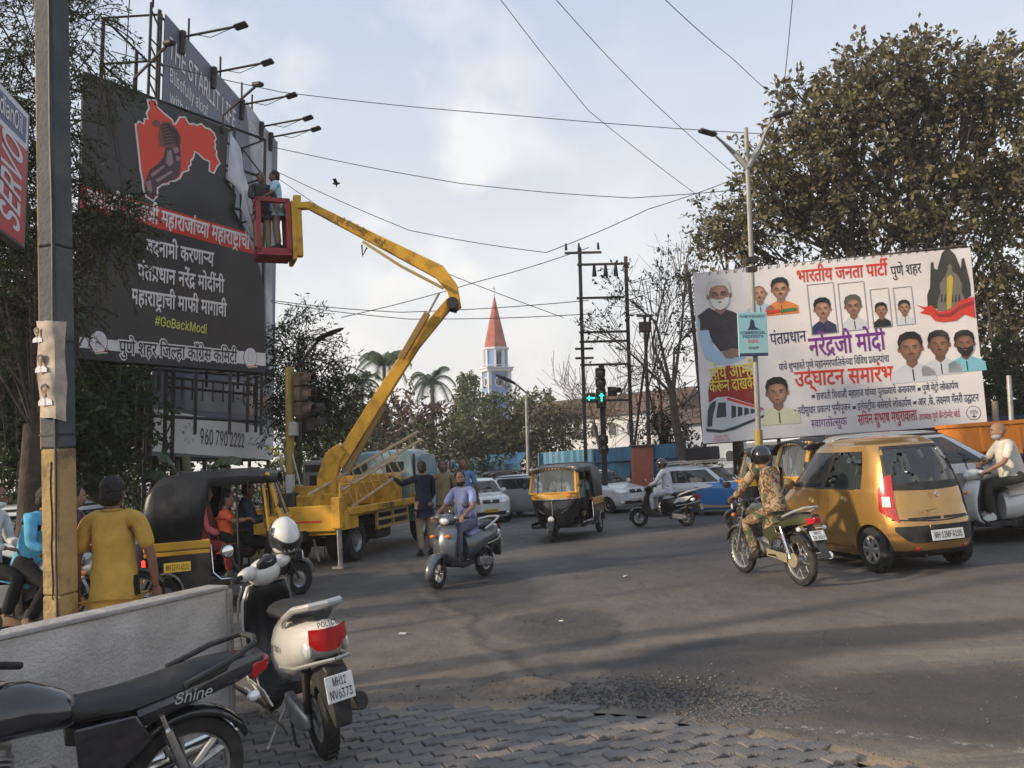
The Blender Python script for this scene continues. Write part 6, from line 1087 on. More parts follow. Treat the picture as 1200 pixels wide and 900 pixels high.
def sh_in(p): return p+Vector((0,-.006 if p.y > 0 else .006,0))
def mirror_(t,sh,x,z,m,sgs=(-1,1)):
 for sg in sgs: p= sh.side(x,z,sg,.09); mb= MB(); mb.ball(p,(.06,.10,.075),12,8); mb.tube([p-Vector((0,sg*.03,.03)),sh.side(x,z-.06,sg,-.01)],.02,6); mb.build('mirror',m,t)
def body_zs(xf,xr,hw,zb,hood,cowl,roofz,rf,rr,belt,xc,bz=None):
 """heights with front x, rear x and half width; hood front height, cowl x, roof front and rear x, rear x at the belt"""
 return [(zb,xf-.16,xr+.14,hw-.07),(zb+.07,xf-.05,xr+.04,hw-.02),(zb+.2,xf,xr,hw),(hood-.10,xf-.02,xr+.0,hw+.004),(hood,xf-.12,xr+.02,hw),(lerp(hood,belt,.5),lerp(xf-.3,cowl,.35),lerp(xr,xc,.4),hw-.015),(belt-.02,cowl+.10,xc-.02,hw-.035),(belt,cowl,xc,hw-.045),(lerp(belt,roofz,.35),lerp(cowl,rf,.38),lerp(xc,rr,.3),hw-.085),(lerp(belt,roofz,.7),lerp(cowl,rf,.74),lerp(xc,rr,.62),hw-.15),(roofz-.07,rf+.03,rr-.06,hw-.205),(roofz-.03,rf-.09,rr+.02,hw-.25),(roofz-.01,rf-.2,rr+.12,hw-.33),(roofz,rf-.4,rr+.3,hw-.48)]
# ------------------------------------------------------------------ gold hatchback, seen from behind
GOLD= mat('gold_paint',(.47,.265,.075),.3,.6,coat=1.,var=.05,vs=3,dirt=(.22,.14,.06),ds=1.6,da=.35)
a_= gp(1037,673); b_= gp(1107,660.5); ax_=(b_-a_).normalized(); hd= Vector((-.22,.975,0)).normalized(); ax_= Vector((hd.y,-hd.x,0)); mid= a_+ax_*.60
gyaw= math.atan2(hd.y,hd.x); gloc= mid+hd*1.115; gloc.z=0
zsN=[(.17,1.38,-1.34,.66),(.24,1.50,-1.50,.725),(.36,1.55,-1.56,.745),(.55,1.55,-1.565,.75),(.66,1.50,-1.53,.752),(.76,1.36,-1.49,.75),(.86,1.18,-1.475,.742),(.95,1.02,-1.45,.73),(1.0,.96,-1.44,.715),(1.15,.75,-1.40,.68),(1.3,.56,-1.34,.635),(1.42,.42,-1.27,.595),(1.52,.28,-1.17,.545),(1.575,.10,-1.05,.47),(1.60,-.08,-.9,.38),(1.612,-.3,-.7,.22)]
car1,shN= car('hatchback_car','small rounded gold hatchback seen from behind with sunlit left side',GOLD,zsN,.95,1.52,[('windscreen',-.86,.86,1.0,1.47),('side_window',1.10,1.86,.985,1.44),('side_window',1.94,2.62,.985,1.44),('rear_window',3.12,4.01,1.05,1.46)],(1.115,-1.08),.268,n=4.6,loc=gloc,yaw=gyaw,track=.66)
car1.scale=(.88,.86,1.0)
mb= MB()
for sg in (-1,1):
 for pts in ([(-.02,.98),(-.03,.8),(-.04,.45),(-.05,.28)],[(-.78,1.0),(-.82,.85),(-.9,.66),(-.84,.5),(-.72,.28)],[(.85,.96),(.82,.7),(.78,.45),(.75,.28)],[(-.05,.275),(-.75,.275)]): shN.seam(mb,pts,.005)
shN.seam(mb,[(.9,.975),(0,.983),(-.85,.983)],.012)
mb.build('door_seam',PLB,car1)
for sg in (-1,1):
 for x in (-.62,.16): p= shN.side(x,.84 if x < 0 else .80,sg,.004); mb= MB(); mb.ball(p,(.062,.018,.04),12,6); mb.build('door_handle',GOLD,car1); mb= MB(); mb.ball(p+Vector((0,-sg*.006,0)),(.085,.012,.058),12,6); mb.build('handle_recess',GOLD,car1)
 # black pillar trim between windows
 mb= shN.patch([sg*1.86,sg*1.90,sg*1.94],[.985]*3,[1.44]*3,.004); mb.build('pillar_trim',PLB,car1)
 us= dense([sg*2.93,sg*3.22],6); k7= len(us); lo_=[.62+.00*i for i in range(k7)]; lo_=[lerp(.72,.60,i/(k7-1)) for i in range(k7)]; hi_=[lerp(1.10,1.16,(i/(k7-1))) if i > 1 else .98+.06*i for i in range(k7)]
 mb= shN.patch(us,lo_,hi_,.014,8); md= mb.build('tail_light',RED,car1)
 mb= shN.patch(dense([sg*3.0,sg*3.15],4),[.78]*5,[.90]*5,.019,2); mb.build('tail_light_lens',WHL,md)
 mb= MB(); mb.ball(shN.S(sg*3.5,.29,.0),(.02,.05,.03),8,6); mb.build('reflector',RED,car1)
# rear glass surround, hatch seam, recess, plate, vents
us= dense([-4.0+.0001,-3.04],8)
for sg in (-1,1):
 us=[sg*(3.06+.94*i/9) for i in range(10)]
 lo_=[.98-.03*(i/9)**.6 for i in range(10)]; mb= shN.patch(us,lo_,[1.05]*10,.004,2); mb.build('glass_border',PLB,car1)
 mb= shN.patch([sg*3.04,sg*3.08,sg*3.125],[1.0,.985,.98],[1.45,1.48,1.49],.005,4); mb.build('glass_border',PLB,car1)
 mb= shN.patch([sg*(3.08+.92*i/9) for i in range(10)],[1.455]*10,[1.49]*10,.005,2); mb.build('glass_border',PLB,car1)
mb= MB(); mb.tube([shN.S(s_*(4-abs(v)),z) for v,z,s_ in [(.97-.0*i,1.0-.05*i,-1) for i in range(8)]],.006,4); mb.tube([shN.S(s_*(4-abs(v)),z) for v,z,s_ in [(.97,1.0-.05*i,1) for i in range(8)]],.006,4)
mb.tube([shN.S((1 if k >= 0 else -1)*(4-abs(k)/8*.9),.63-.035*(1-abs(k)/8)) for k in range(-8,9) if k],.009,4); mb.build('hatch_seam',PLB,car1)
mb= shN.patch([-(4-abs(k)/8*.62) if k < 0 else (4-k/8*.62) for k in range(-8,0)],[.618]*8,[.650]*8,.006,1); mb.build('hatch_vent',PLB,car1); mb= shN.patch([(4-k/8*.62) for k in range(0,9)],[.618]*9,[.650]*9,.006,1); mb.build('hatch_vent',PLB,car1)
for sg in (-1,1):
 us=[sg*(3.12+.88*i/9) for i in range(10)]; mb= shN.patch(us,[lerp(.50,.36,min(1,i/2.5)) for i in range(10)],[lerp(.55,.555,min(1,i/2.5)) for i in range(10)],.006,3); mb.build('bumper_recess',PLB,car1)
 mb= shN.patch([sg*(2.95+1.05*i/9) for i in range(10)],[.19]*10,[.265]*10,.004,2); mb.build('bumper_skirt',PLB,car1)
p= shN.S(4,.445,.025); plate(car1,p+Vector((-.055,0,0)),.50,.12,'MH 12MF 4105',RX((-1,0,.12)))
mb= MB(); mb.lathe([(.02,0),(.026,.01),(.02,.018)],shN.S(3.72,.545,.02)+Vector((-.02,0,0)),(-1,0,0),12); mb.build('lock',GOLD,car1)
mb= MB(); p= shN.S(4,.90,.0)+Vector((-.058,0,0)); mb.lathe([(.030,0),(.038,.006),(.030,.012)],p,(-1,0,0),18); mb.tube([p+Vector((-.008,-.028,.012)),p+Vector((-.012,0,.018)),p+Vector((-.008,.028,.012))],.004,4); mb.tube([p+Vector((-.01,0,.016)),p+Vector((-.01,0,-.03))],.005,4); mb.build('badge',CHR,car1)
mb= MB(); mb.lathe([(.028,0),(.034,.008),(.028,.014)],shN.S(3.7,.70,.02)+Vector((-.035,0,0)),(-1,0,0),14); mb.tube([shN.S(3.7,.70,.02)+Vector((-.045,.03,.03)),shN.S(3.9,.72,.02)+Vector((-.05,.0,.02))],.007,5); mb.build('wiper_knob',GOLD,car1)
text(car1,'nano',Matrix.Translation(shN.S(3.25,.715,.02)+Vector((-.012,.16,0))) @ RX((-1,.12,0)),(0,0),.055,CHR,.0,name='badge_text')
mirror_(car1,shN,.70,1.03,GOLD)
mb= MB(); mb.tube([(-1.1,.2,.2),(-1.5,.2,.2)],.03,8); mb.tube([(-1.1,-.6,.268),(-1.1,.6,.268)],.04,6); mb.box((0,0,.2),(2.4,.9,.06)); mb.build('underbody',PLB,car1)
# ------------------------------------------------------------------ other cars
def generic(label,paint,xf,xr,hw,zb,hood,cowl,roofz,rf,rr,belt,xc,wx,wr,loc,yaw,lights=True,style='alloy',grille=True,platecol=PLW,name='parked_car',body2=None,ptxt_='MH 12 AB 4471',trim=True,n=4.6):
 zs= body_zs(xf,xr,hw,zb,hood,cowl,roofz,rf,rr,belt,xc)
 t,sh= car(name,label,paint,zs,belt,roofz-.07,[('windscreen',-.88,.88,belt+.03,roofz-.10),('side_window',1.12,1.86,belt+.03,roofz-.13),('side_window',1.93,2.72,belt+.03,roofz-.13),('rear_window',3.15,4.01,belt+.06,roofz-.13)],wx,wr,n=n,loc=loc,yaw=yaw,style=style,us_step=.2)
 cx_=(xf+xr)/2; mb= MB(); h1= belt-.02
 for sg in (-1,1):
  pass
 for x in (cowl-.05,cx_-.1,xr+.85): sh.seam(mb,[(x,h1),(x-.02,.6),(x,zb+.1)],.006)
 mb.build('door_seam',PLB,t)
 for sg in (-1,1):
  for x in (cx_+.1-.15,cx_-.95+.12): mb= MB(); mb.box(sh.side(x,belt-.11,sg,.012),(.14,.025,.028),b=.01); mb.build('door_handle',paint,t)
  us=[sg*(.42+.72*i/6) for i in range(7)]; mb= sh.patch(us,[lerp(hood-.17,hood-.10,i/6) for i in range(7)],[lerp(hood-.06,hood+.03,i/6) for i in range(7)],.008,3); mb.build('headlight',WHL,t)
  us=[sg*(2.92+.34*i/4) for i in range(5)]; mb= sh.patch(us,[.72]*5,[.95]*5,.008,3); mb.build('tail_light',RED,t)
  mb= sh.patch([sg*1.86,sg*1.90,sg*1.93],[belt+.03]*3,[roofz-.13]*3,.004); mb.build('pillar_trim',PLB,t)
  mb= MB(); mb.ball(sh.S(sg*.72,zb+.16,.0),(.03,.06,.045),10,6); mb.build('fog_light',WHL,t)
 for a0,a1,z0,z1,m_ in ((.0,.34,hood-.17,hood-.05,PLB),(.0,.62,zb+.1,zb+.22,PLB)):
  us=[-a1+2*a1*i/10 for i in range(11)]; mb= sh.patch(us,[z0]*11,[z1]*11,.008,2); mb.build('grille',m_,t)
 mb= MB(); mb.ball(sh.S(0,hood-.11,.02),(.015,.05,.05),12,8); mb.build('badge',CHR,t)
 plate(t,sh.S(0,zb+.26,.015)+Vector((.01,0,0)),.48,.11,ptxt_,RX((1,0,.05)),platecol)
 t.scale=((.78 if loc.y > 17 else 1.),)*3
 mirror_(t,sh,cowl-.12,belt+.08,paint); mb= MB(); mb.box((0,0,zb+.03),(xf-xr-.6,hw*1.3,.08)); mb.build('underbody',PLB,t)
 return t,sh
WPNT= mat('white_paint',(.62,.63,.64),.25,coat=.8,dirt=(.4,.36,.3),ds=2,da=.3); SPNT= mat('silver_paint',(.42,.43,.44),.3,.5,coat=.8,dirt=(.3,.27,.23),ds=2,da=.35); BPNT= mat('blue_paint',(.03,.20,.52),.3,coat=.8,dirt=(.2,.2,.22),ds=2,da=.3)
GPNT= mat('grey_paint',(.27,.28,.28),.3,.5,coat=.8,dirt=(.3,.27,.23),ds=2,da=.35)
def yaw_of(x,y): return math.atan2(y,x)
p= gY(833,24.9); tb,sb= generic('white topped blue hatchback with a roof rack carrying a dark trunk',BPNT,1.9,-1.88,.83,.18,.84,.95,1.52,.25,-1.3,.98,-1.72,(1.2,-1.2),.29,p,yaw_of(.80,-.60),style='cover',name='hatchback_car')
tb['label'] = 'blue and white hatchback with a roof rack, driving to the right below the white banner'
for sg in (-1,1):     # white upper half and lower sill print on the doors
 us=[sg*(3.2-1.65*i/12) for i in range(13)]; mb= sb.patch(us,[lerp(.66,.90,(i/12)**1.5) for i in range(13)],[.975]*13,.003,3); mb.build('white_upper_panel',WPNT,tb)
 us=[sg*(2.6-1.2*i/8) for i in range(9)]; mb= sb.patch(us,[.24]*9,[lerp(.38,.30,i/8) for i in range(9)],.004,2); mb.build('pale_sill_print',mat('sill_print',(.55,.40,.26),.4),tb)
tb.children[[c.name.split('.')[0] for c in tb.children].index('roof')].data.materials[0] = WPNT
mb= MB()
for z in (1.60,1.66):
 mb.tube([(.45,-.55,z),(.45,.55,z),(-1.15,.55,z),(-1.15,-.55,z),(.45,-.55,z)],.016,5)
for x in (.3,-.1,-.5,-.95): mb.tube([(x,-.55,1.60),(x,.55,1.60)],.012,5)
for x in (.4,-1.1):
 for sg in (-1,1): mb.tube([(x,sg*.55,1.66),(x,sg*.55,1.47)],.014,5)
mb.build('roof_rack',mat('rack_cream',(.5,.46,.38),.5),tb)
mb= MB(tb.matrix_world); tk= thing('trunk_box','dark square trunk standing on the roof rack of the blue and white car','trunk',p+Vector((0,0,1.675*.78)),yaw_of(.80,-.60),scale=.78); mb= MB(); mb.box((-.1,0,.2),(.85,.8,.4),b=.03); mb.build('case',mat('trunk_black',(.03,.028,.032),.7),tk); mb= MB()
for x in (-.4,.2): mb.box((x,0,.203),(.04,.81,.41));
mb.build('strap',DSTEEL,tk)
generic('white small hatchback with a black grille, parked before the corrugated fence near the orange cabinet',WPNT,1.75,-1.75,.80,.2,.84,.85,1.50,.1,-1.35,.99,-1.62,(1.13,-1.13),.28,gY(708,31.0),yaw_of(.55,-.83),ptxt_='MH 14 GH 6021')
generic('silver grey hatchback standing left of the moving auto rickshaw',SPNT,1.95,-1.9,.84,.19,.88,.9,1.53,.1,-1.5,1.0,-1.76,(1.25,-1.25),.30,gY(632,31.5),yaw_of(.86,-.5))
generic('white hatchback facing the camera with a yellow plate, behind the bald man in blue',WPNT,1.85,-1.85,.83,.18,.85,.9,1.5,.15,-1.4,.98,-1.7,(1.2,-1.2),.29,gY(564,30.5),yaw_of(.25,-.97),platecol=PLY,ptxt_='MH12 QW 3318')
generic('silver car half hidden behind the right rear corner of the gold hatchback',SPNT,1.95,-1.95,.84,.2,.98,.72,1.66,-.05,-1.6,1.1,-1.8,(1.25,-1.25),.30,gY(1106,13.9),yaw_of(.90,-.12))
generic('white car behind the two riders at the left edge',WPNT,2.1,-2.0,.85,.2,.9,.95,1.50,.15,-1.1,1.0,-1.6,(1.3,-1.3),.31,gY(-6,11.8),yaw_of(-1,-.12))
# ================================================================== auto rickshaw
YEL= mat('rick_yellow',(.66,.34,.02),.4,coat=.5,dirt=(.25,.15,.06),ds=2.5,da=.4); VIN= mat('black_vinyl',(.016,.017,.020),.42,var=.25,vs=4,bump=.6,bs=5,dirt=(.07,.065,.06),ds=2,da=.5)
def rickshaw(label,loc,yaw,group='auto rickshaws',pl=None,scale=1.,top=VIN,name='auto_rickshaw'):
 t= thing(name,label,'auto rickshaw',loc,yaw,group,scale=scale)
 wheel(t,(1.02,0,.21),.21,.10,.55,'steel',-1); wheel(t,(-.98,.56,.21),.21,.11,.55,'steel',1); wheel(t,(-.98,-.56,.21),.21,.11,.55,'steel',-1)
 mb= MB(); rings=[]
 for z,xf,w,xb in ((.30,.84,.34,.40),(.38,.88,.42,.42),(.62,.91,.49,.50),(.85,.90,.53,.55),(.93,.87,.54,.56)):
  rings.append([(xb,-w,z),(xb+.1,-w-.02,z),(xf-.14,-w*.92,z),(xf-.04,-w*.6,z),(xf,-w*.2,z),(xf+.01,0,z),(xf,w*.2,z),(xf-.04,w*.6,z),(xf-.14,w*.92,z),(xb+.1,w+.02,z),(xb,w,z)])
 mb.loft(rings); mb.build('front_panel',BLK,t,smooth=50)
 mb= MB(); rings=[]
 for z,xf,w in ((.93,.875,.535),(1.0,.865,.55),(1.07,.85,.55)): rings.append([(.55,-w,z),(xf-.12,-w*.97,z),(xf,-w*.6,z),(xf+.03,0,z),(xf,w*.6,z),(xf-.12,w*.97,z),(.55,w,z)])
 mb.loft(rings); mb.build('yellow_band',YEL,t,smooth=50); mb= MB(); mb.tube([(.74,-.53,.925),(.88,-.33,.925),(.925,0,.925),(.88,.33,.925),(.74,.53,.925)],.014,5); mb.build('trim_strip',CHR,t)
 W0,W1_=(.85,.545,1.07),(.66,.50,1.58); mb= MB()
 for sg in (-1,1): mb.tube([(.80,sg*.545,1.05),(.62,sg*.51,1.58)],.035,6); mb.tube([(.60,sg*.545,.9),(.56,sg*.54,1.3),(.5,sg*.52,1.6)],.025,6)
 mb.tube([(.60,-.51,1.60),(.66,0,1.63),(.60,.51,1.60)],.04,6); mb.tube([(.80,-.53,1.07),(.88,0,1.07),(.80,.53,1.07)],.025,6); mb.build('windscreen_frame',YEL,t)
 mb= MB(); g0=[(.80,-.53,1.08),(.86,-.3,1.08),(.88,0,1.08),(.86,.3,1.08),(.80,.53,1.08)]; g1=[(.61,-.5,1.58),(.66,-.3,1.58),(.675,0,1.58),(.66,.3,1.58),(.61,.5,1.58)]; mb.loft([g0,g1],caps=False,closed=False); mb.build('windscreen',GLC,t)
 mb= MB()
 for y in (-.34,.22): mb.tube([(.865,y,1.08),(.66,y,1.58)],.008,4)
 mb.tube([(.89,.1,1.1),(.83,-.2,1.2)],.006,4); mb.build('wiper',PLB,t)
 mb= MB()
 for i in range(14): y=-.46+.92*i/13; mb.prism([(-.03,0),(.03,0),(0,-.055)],.006,'x');
 mb= MB()
 for i in range(13):
  y=-.46+.92*i/12; x=.685-.06*(abs(y)/.5)**2+.03; mb.add([(x,y-.03,1.64),(x,y+.03,1.64),(x+.004,y,1.585)],[(0,1,2)])
 mb.build('fringe',PLW,t,smooth=0)
 mb= MB(); mb.tube([(.93,0,.46),(1.02,0,.50),(1.08,0,.50)],[.07,.085,.08],14); o= mb.build('headlight',BLK,t); mb= MB(); mb.ball((1.08,0,.50),(.03,.075,.075),14,8); mb.build('lens',WHL,o)
 mb= MB(); mb.lathe([(.245,-.085),(.275,-.05),(.285,0),(.275,.05),(.245,.085)],(1.02,0,.21),(0,1,0),14,a0=R(-165),a1=R(-15)); mb.build('front_mudguard',BLK,t); mb= MB()
 for sg in (-1,1): mb.tube([(1.02,sg*.07,.21),(.88,sg*.09,.45)],.022,6)
 mb.build('fork',DSTEEL,t); mb= MB(); mb.tube([(.935,0,.55),(.925,0,.9)],.016,6); mb.build('nose_strip',CHR,t)
 for sg in (-1,1): mb= MB(); mb.box((.86,sg*.38,1.0),(.06,.13,.045),(0,0,-sg*.35),.01); mb.build('turn_signal',ORL,t); mb= MB(); mb.tube([(.90,sg*.2,.62),(.86,sg*.36,.72)],.016,5,flat=.5); mb.build('nose_crease',CHR,t)
 mb= MB(); mb.box((-.15,0,.31),(1.75,1.14,.06),b=.01); mb.build('floor',PLB,t)
 for sg in (-1,1):       # rear side panels with the arch cut out
  arc=[(-.98+.27*cos(R(a)),.22+.27*sin(R(a))) for a in range(170,9,-16)]
  mb= MB(); mb.prism([(-1.28,.28),(-1.30,.76),(-.30,.76),(-.30,.34),(-.10,.30),(-.12,.25),(-.6,.25)]+arc[::-1],.03,'y',sg*.62); mb.build('side_panel',BLK,t,smooth=0,bevel=.006)
  mb= MB(); mb.box((-.80,sg*.63,.81),(1.0,.04,.11),b=.015); mb.box((-.8,sg*.632,.72),(.98,.03,.05),b=.008); mb.build('yellow_band',YEL,t)
  mb= MB(); mb.tube([(x,sg*.645,z) for x,z in arc],.016,5); mb.build('arch_trim',STL,t)
  mb= MB(); mb.box((.15,sg*.60,.34),(1.0,.05,.12),b=.02); mb.build('sill',BLK,t)
  mb= MB(); mb.tube([(-.30,sg*.61,.80),(-.27,sg*.62,.45),(-.15,sg*.63,.36),(.1,sg*.63,.36)],.012,5); mb.build('door_rail',CHR,t)
  mb= MB()
  for pts in ([(-.32,sg*.60,.8),(-.32,sg*.58,1.5)],[(.12,sg*.59,.34),(.12,sg*.57,1.52)],[(.54,sg*.55,.93),(.50,sg*.52,1.6)]): mb.tube(pts,.018,6)
  mb.build('frame_post',DSTEEL,t); mb= MB(); mb.box((-1.30,sg*.58,.62),(.05,.14,.10),b=.01); mb.build('tail_light',mat('tail_lamp_lit',(.9,.03,.02),.3,emit=2.) if pl else RED,t); mb= MB(); mb.ball((.80,sg*.66,1.25),(.03,.06,.08),8,6); mb.tube([(.78,sg*.64,1.22),(.74,sg*.55,1.2)],.010,5); mb.build('mirror',PLB,t)
 mb= MB(); mb.prism([(-1.28,.28),(-1.30,.86),(-1.24,.86),(-1.22,.28)],1.26,'y'); mb.build('tail_panel',BLK,t); mb= MB(); mb.box((-1.30,0,.40),(.05,1.2,.08),b=.015); mb.build('bumper',YEL,t)
 sec=[]
 for x,zt,w in ((-1.33,1.32,.56),(-1.25,1.50,.60),(-1.10,1.63,.61),(-.8,1.69,.61),(-.3,1.70,.60),(.2,1.69,.59),(.6,1.66,.56),(.76,1.63,.53)): sec.append((x,zt,w))
 mb= MB(); rings=[]
 for x,zt,w in sec:
  zl=.84 if x < -.5 else 1.50; rings.append([(x if x > -1.2 else max(x,-1.31),-w-.03,zl),(x,-w-.035,lerp(zl,zt,.6)),(x,-w,zt-.09),(x,-w*.8,zt-.02),(x,-w*.4,zt+.015),(x,0,zt+.025),(x,w*.4,zt+.015),(x,w*.8,zt-.02),(x,w,zt-.09),(x,w+.035,lerp(zl,zt,.6)),(x if x > -1.2 else max(x,-1.31),w+.03,zl)])
 i=3; rings.insert(4,[Vector(p)+Vector((.36,0,0)) if k in (0,1,9,10) else Vector(p)+Vector((.36,0,0)) for k,p in enumerate(rings[3])])
 mb.loft(rings,caps=False,closed=False); r0= rings[0]; mb.add([r0[k] for k in range(11)]+[(-1.31,-.58,.84),(-1.31,.58,.84)],[tuple(range(11))]); o= mb.build('canopy',top,t,smooth=50); md= o.modifiers.new('s','SOLIDIFY'); md.thickness=.015
 mb= MB()
 for x in (-.8,-.3,.3): mb.tube([(x,-.63,1.40),(x,-.60,1.60),(x,-.4,1.71),(x,.4,1.71),(x,.60,1.60),(x,.63,1.40)],.012,4)
 mb.build('canopy_rib',top,t)
 s_= cloth('rick_seat',(.05,.03,.025),rough=.5); mb= MB(); mb.box((-.70,0,.66),(.48,1.1,.14),b=.04); mb.build('seat',s_,t); mb= MB(); mb.box((-.98,0,.98),(.14,1.1,.5),(0,R(-12),0),.04); mb.build('backrest',s_,t); mb= MB(); mb.box((.15,0,.62),(.34,.5,.12),b=.04); mb.build('driver_seat',s_,t)
 mb= MB(); mb.box((-.08,0,.74),(.05,1.05,.30),b=.015); mb.build('partition',PLB,t); mb= MB(); mb.tube([(.55,-.30,1.02),(.62,0,.98),(.55,.30,1.02)],.016,6); mb.tube([(.62,0,.98),(.80,0,.5)],.025,6); mb.build('handlebar',DSTEEL,t)
 if pl: plate(t,(-.80,-.645,.555),.40,.115,pl,RX((0,-1,0)),PLY);
 return t
# ================================================================== two-wheelers
def scooter(label,paint,loc,yaw,lean=0.,steer=0.,pl=('MH12','QA 2208'),group='scooters',apron_in=PLB,stand=False,stripes=None,name='scooter',rails=True):
 t= thing(name,label,'scooter',loc,yaw,group); t.rotation_quaternion= t.rotation_quaternion @ Quaternion((1,0,0),lean)
 wheel(t,(-.62,0,.22),.22,.10,.58,'alloy',1)
 F= Matrix.Translation((.62,0,.22)) @ Matrix.Rotation(R(-25),4,'Y') @ Matrix.Rotation(steer,4,'Z') @ Matrix.Rotation(R(25),4,'Y') @ Matrix.Translation((-.62,0,-.22))
 wheel(t,(.62,0,.23),.23,.09,.60,'alloy',1,yaw=steer)
 mb= MB(F)
 for sg in (-1,1): mb.tube([(.62,sg*.065,.23),(.56,sg*.075,.36),(.50,sg*.06,.50)],.02,6)
 mb.build('fork',DSTEEL,t)
 mb= MB(F); rings=[]
 for a in range(-15,160,14):
  r_=.275; w=.085*(1-.35*abs(a-70)/90); c_= Vector((.62+r_*cos(R(a)),0,.235+r_*sin(R(a)))); n_= Vector((cos(R(a)),0,sin(R(a)))); rings.append([c_-n_*.07+Vector((0,-w*1.05,0)),c_-n_*.02+Vector((0,-w,0)),c_+Vector((0,-w*.5,0)),c_+n_*.008,c_+Vector((0,w*.5,0)),c_-n_*.02+Vector((0,w,0)),c_-n_*.07+Vector((0,w*1.05,0))])
 mb.loft(rings,caps=False,closed=False); o= mb.build('front_fender',paint,t,smooth=60); md= o.modifiers.new('s','SOLIDIFY'); md.thickness=.006
 def apron(off,w_,x0=0): return [[(x-off*.2+x0+.10*(1-abs(v))*k-.03*v*v,v*w*w_,z) for v in (-1,-.85,-.5,0,.5,.85,1)] for x,z,w,k in ((.30,.27,.15,.3),(.40,.34,.19,.5),(.44,.48,.215,.7),(.43,.65,.225,.8),(.38,.80,.215,.8),(.33,.90,.17,.6))]
 mb= MB(); mb.loft(apron(0,1),caps=False,closed=False); o= mb.build('front_apron',paint,t,smooth=60); md= o.modifiers.new('s','SOLIDIFY'); md.thickness=.03
 mb= MB(); mb.loft(apron(0,.93,-.034),caps=False,closed=False); o= mb.build('leg_shield',apron_in,t,smooth=60); md= o.modifiers.new('s','SOLIDIFY'); md.thickness=.035
 mb= MB(); mb.loft([[(-.12,-.17,.25),(-.12,.17,.25),(-.12,.17,.32),(-.12,-.17,.32)],[(.22,-.18,.25),(.22,.18,.25),(.22,.18,.31),(.22,-.18,.31)],[(.42,-.13,.30),(.42,.13,.30),(.40,.14,.38),(.40,-.14,.38)]]); mb.build('floorboard',PLB,t,bevel=.01)
 def bulge(sc=1.,z0=0): return [[(x,sc*w*cos(a)*(1 if abs(cos(a)) < .9 else 1),z+ (h*sin(a) if sin(a) > 0 else h2*sin(a))) for a in [2*pi*i/16 for i in range(16)]] for x,z,w,h,h2 in ((-.02,.50,.13,.20,.18),(-.15,.52,.17,.23,.20),(-.35,.56,.195,.22,.18),(-.55,.60,.20,.19,.13),(-.75,.65,.185,.15,.12),(-.90,.70,.14,.10,.10),(-.98,.725,.08,.05,.06))]
 mb= MB(); mb.loft(bulge()); mb.build('body_panel',paint,t,smooth=60)
 mb= MB(); mb.loft([[(x,w*c_,z+h*s_) for c_,s_ in [(cos(a),sin(a)) for a in [2*pi*i/12 for i in range(12)]]] for x,z,w,h in ((.02,.74,.10,.03),(-.06,.775,.135,.05),(-.25,.785,.145,.055),(-.42,.79,.15,.06),(-.62,.815,.145,.055),(-.80,.825,.11,.045),(-.87,.82,.06,.03))]); mb.build('seat',mat('seat_black',(.02,.02,.021),.5,bump=.3,bs=60,dirt=(.1,.09,.08),ds=3,da=.4),t,smooth=60)
 if rails: mb= MB(); mb.tube([(-.48,.15,.745),(-.60,.185,.80),(-.80,.175,.87),(-.96,.11,.895),(-1.0,0,.90),(-.96,-.11,.895),(-.80,-.175,.87),(-.60,-.185,.80),(-.48,-.15,.745)],.020,8); mb.build('grab_rail',mat('rail_silver',(.5,.5,.49),.35,.5),t)
 mb= MB(); mb.loft([[(-.935-.075*(1-v*v),v*w,z) for v in (-1,-.6,-.2,.2,.6,1)] for z,w in ((.655,.09),(.70,.14),(.775,.135))],caps=False,closed=False); mb.build('tail_light',RED,t,smooth=60)
 for sg in (-1,1): mb= MB(); mb.ball((-.865,sg*.135,.66),(.07,.035,.05),10,6); mb.build('turn_signal',WHL,t); mb= MB(); mb.tube([(-.45,sg*.205,.52),(-.75,sg*.20,.555),(-.95,sg*.13,.60),(-1.02,0,.61)],.012,6); mb.build('rear_guard',mat('guard',(.4,.4,.38),.4,.6),t)
 mb= MB(); mb.loft([[(-.72,-.09,.62),(-.72,.09,.62),(-.70,.09,.50),(-.70,-.09,.50)],[(-.92,-.08,.60),(-.92,.08,.60),(-.90,.09,.42),(-.90,-.09,.42)],[(-1.02,-.075,.56),(-1.02,.075,.56),(-1.0,.07,.30),(-1.0,-.07,.30)],[(-1.045,-.06,.30),(-1.045,.06,.30),(-1.03,.06,.26),(-1.03,-.06,.26)]]); mb.build('rear_fender',PLB,t,bevel=.01)
 plate(t,(-1.045,0,.47),.20,.135,pl[0],RX((-1,0,.18)),two=pl[1])
 mb= MB(); mb.loft([[(-.30,.08,.20),(-.30,.16,.20),(-.30,.16,.34),(-.30,.08,.34)],[(-.55,.09,.17),(-.55,.17,.17),(-.55,.17,.31),(-.55,.09,.31)],[(-.68,.10,.19),(-.68,.15,.19),(-.68,.15,.27),(-.68,.10,.27)]]); mb.build('engine_cover',STL,t,bevel=.02); mb= MB(); mb.tube([(-.15,-.10,.20),(-.4,-.14,.20),(-.55,-.16,.25)],.025,6); mb.tube([(-.5,-.16,.25),(-.62,-.17,.28),(-.95,-.18,.34)],[.05,.06,.05],10); mb.build('exhaust',DSTEEL,t)
 mb= MB(); mb.cyl((-.62,.10,.24),(-.75,.12,.55),.03,n=8); mb.build('shock_absorber',DSTEEL,t)
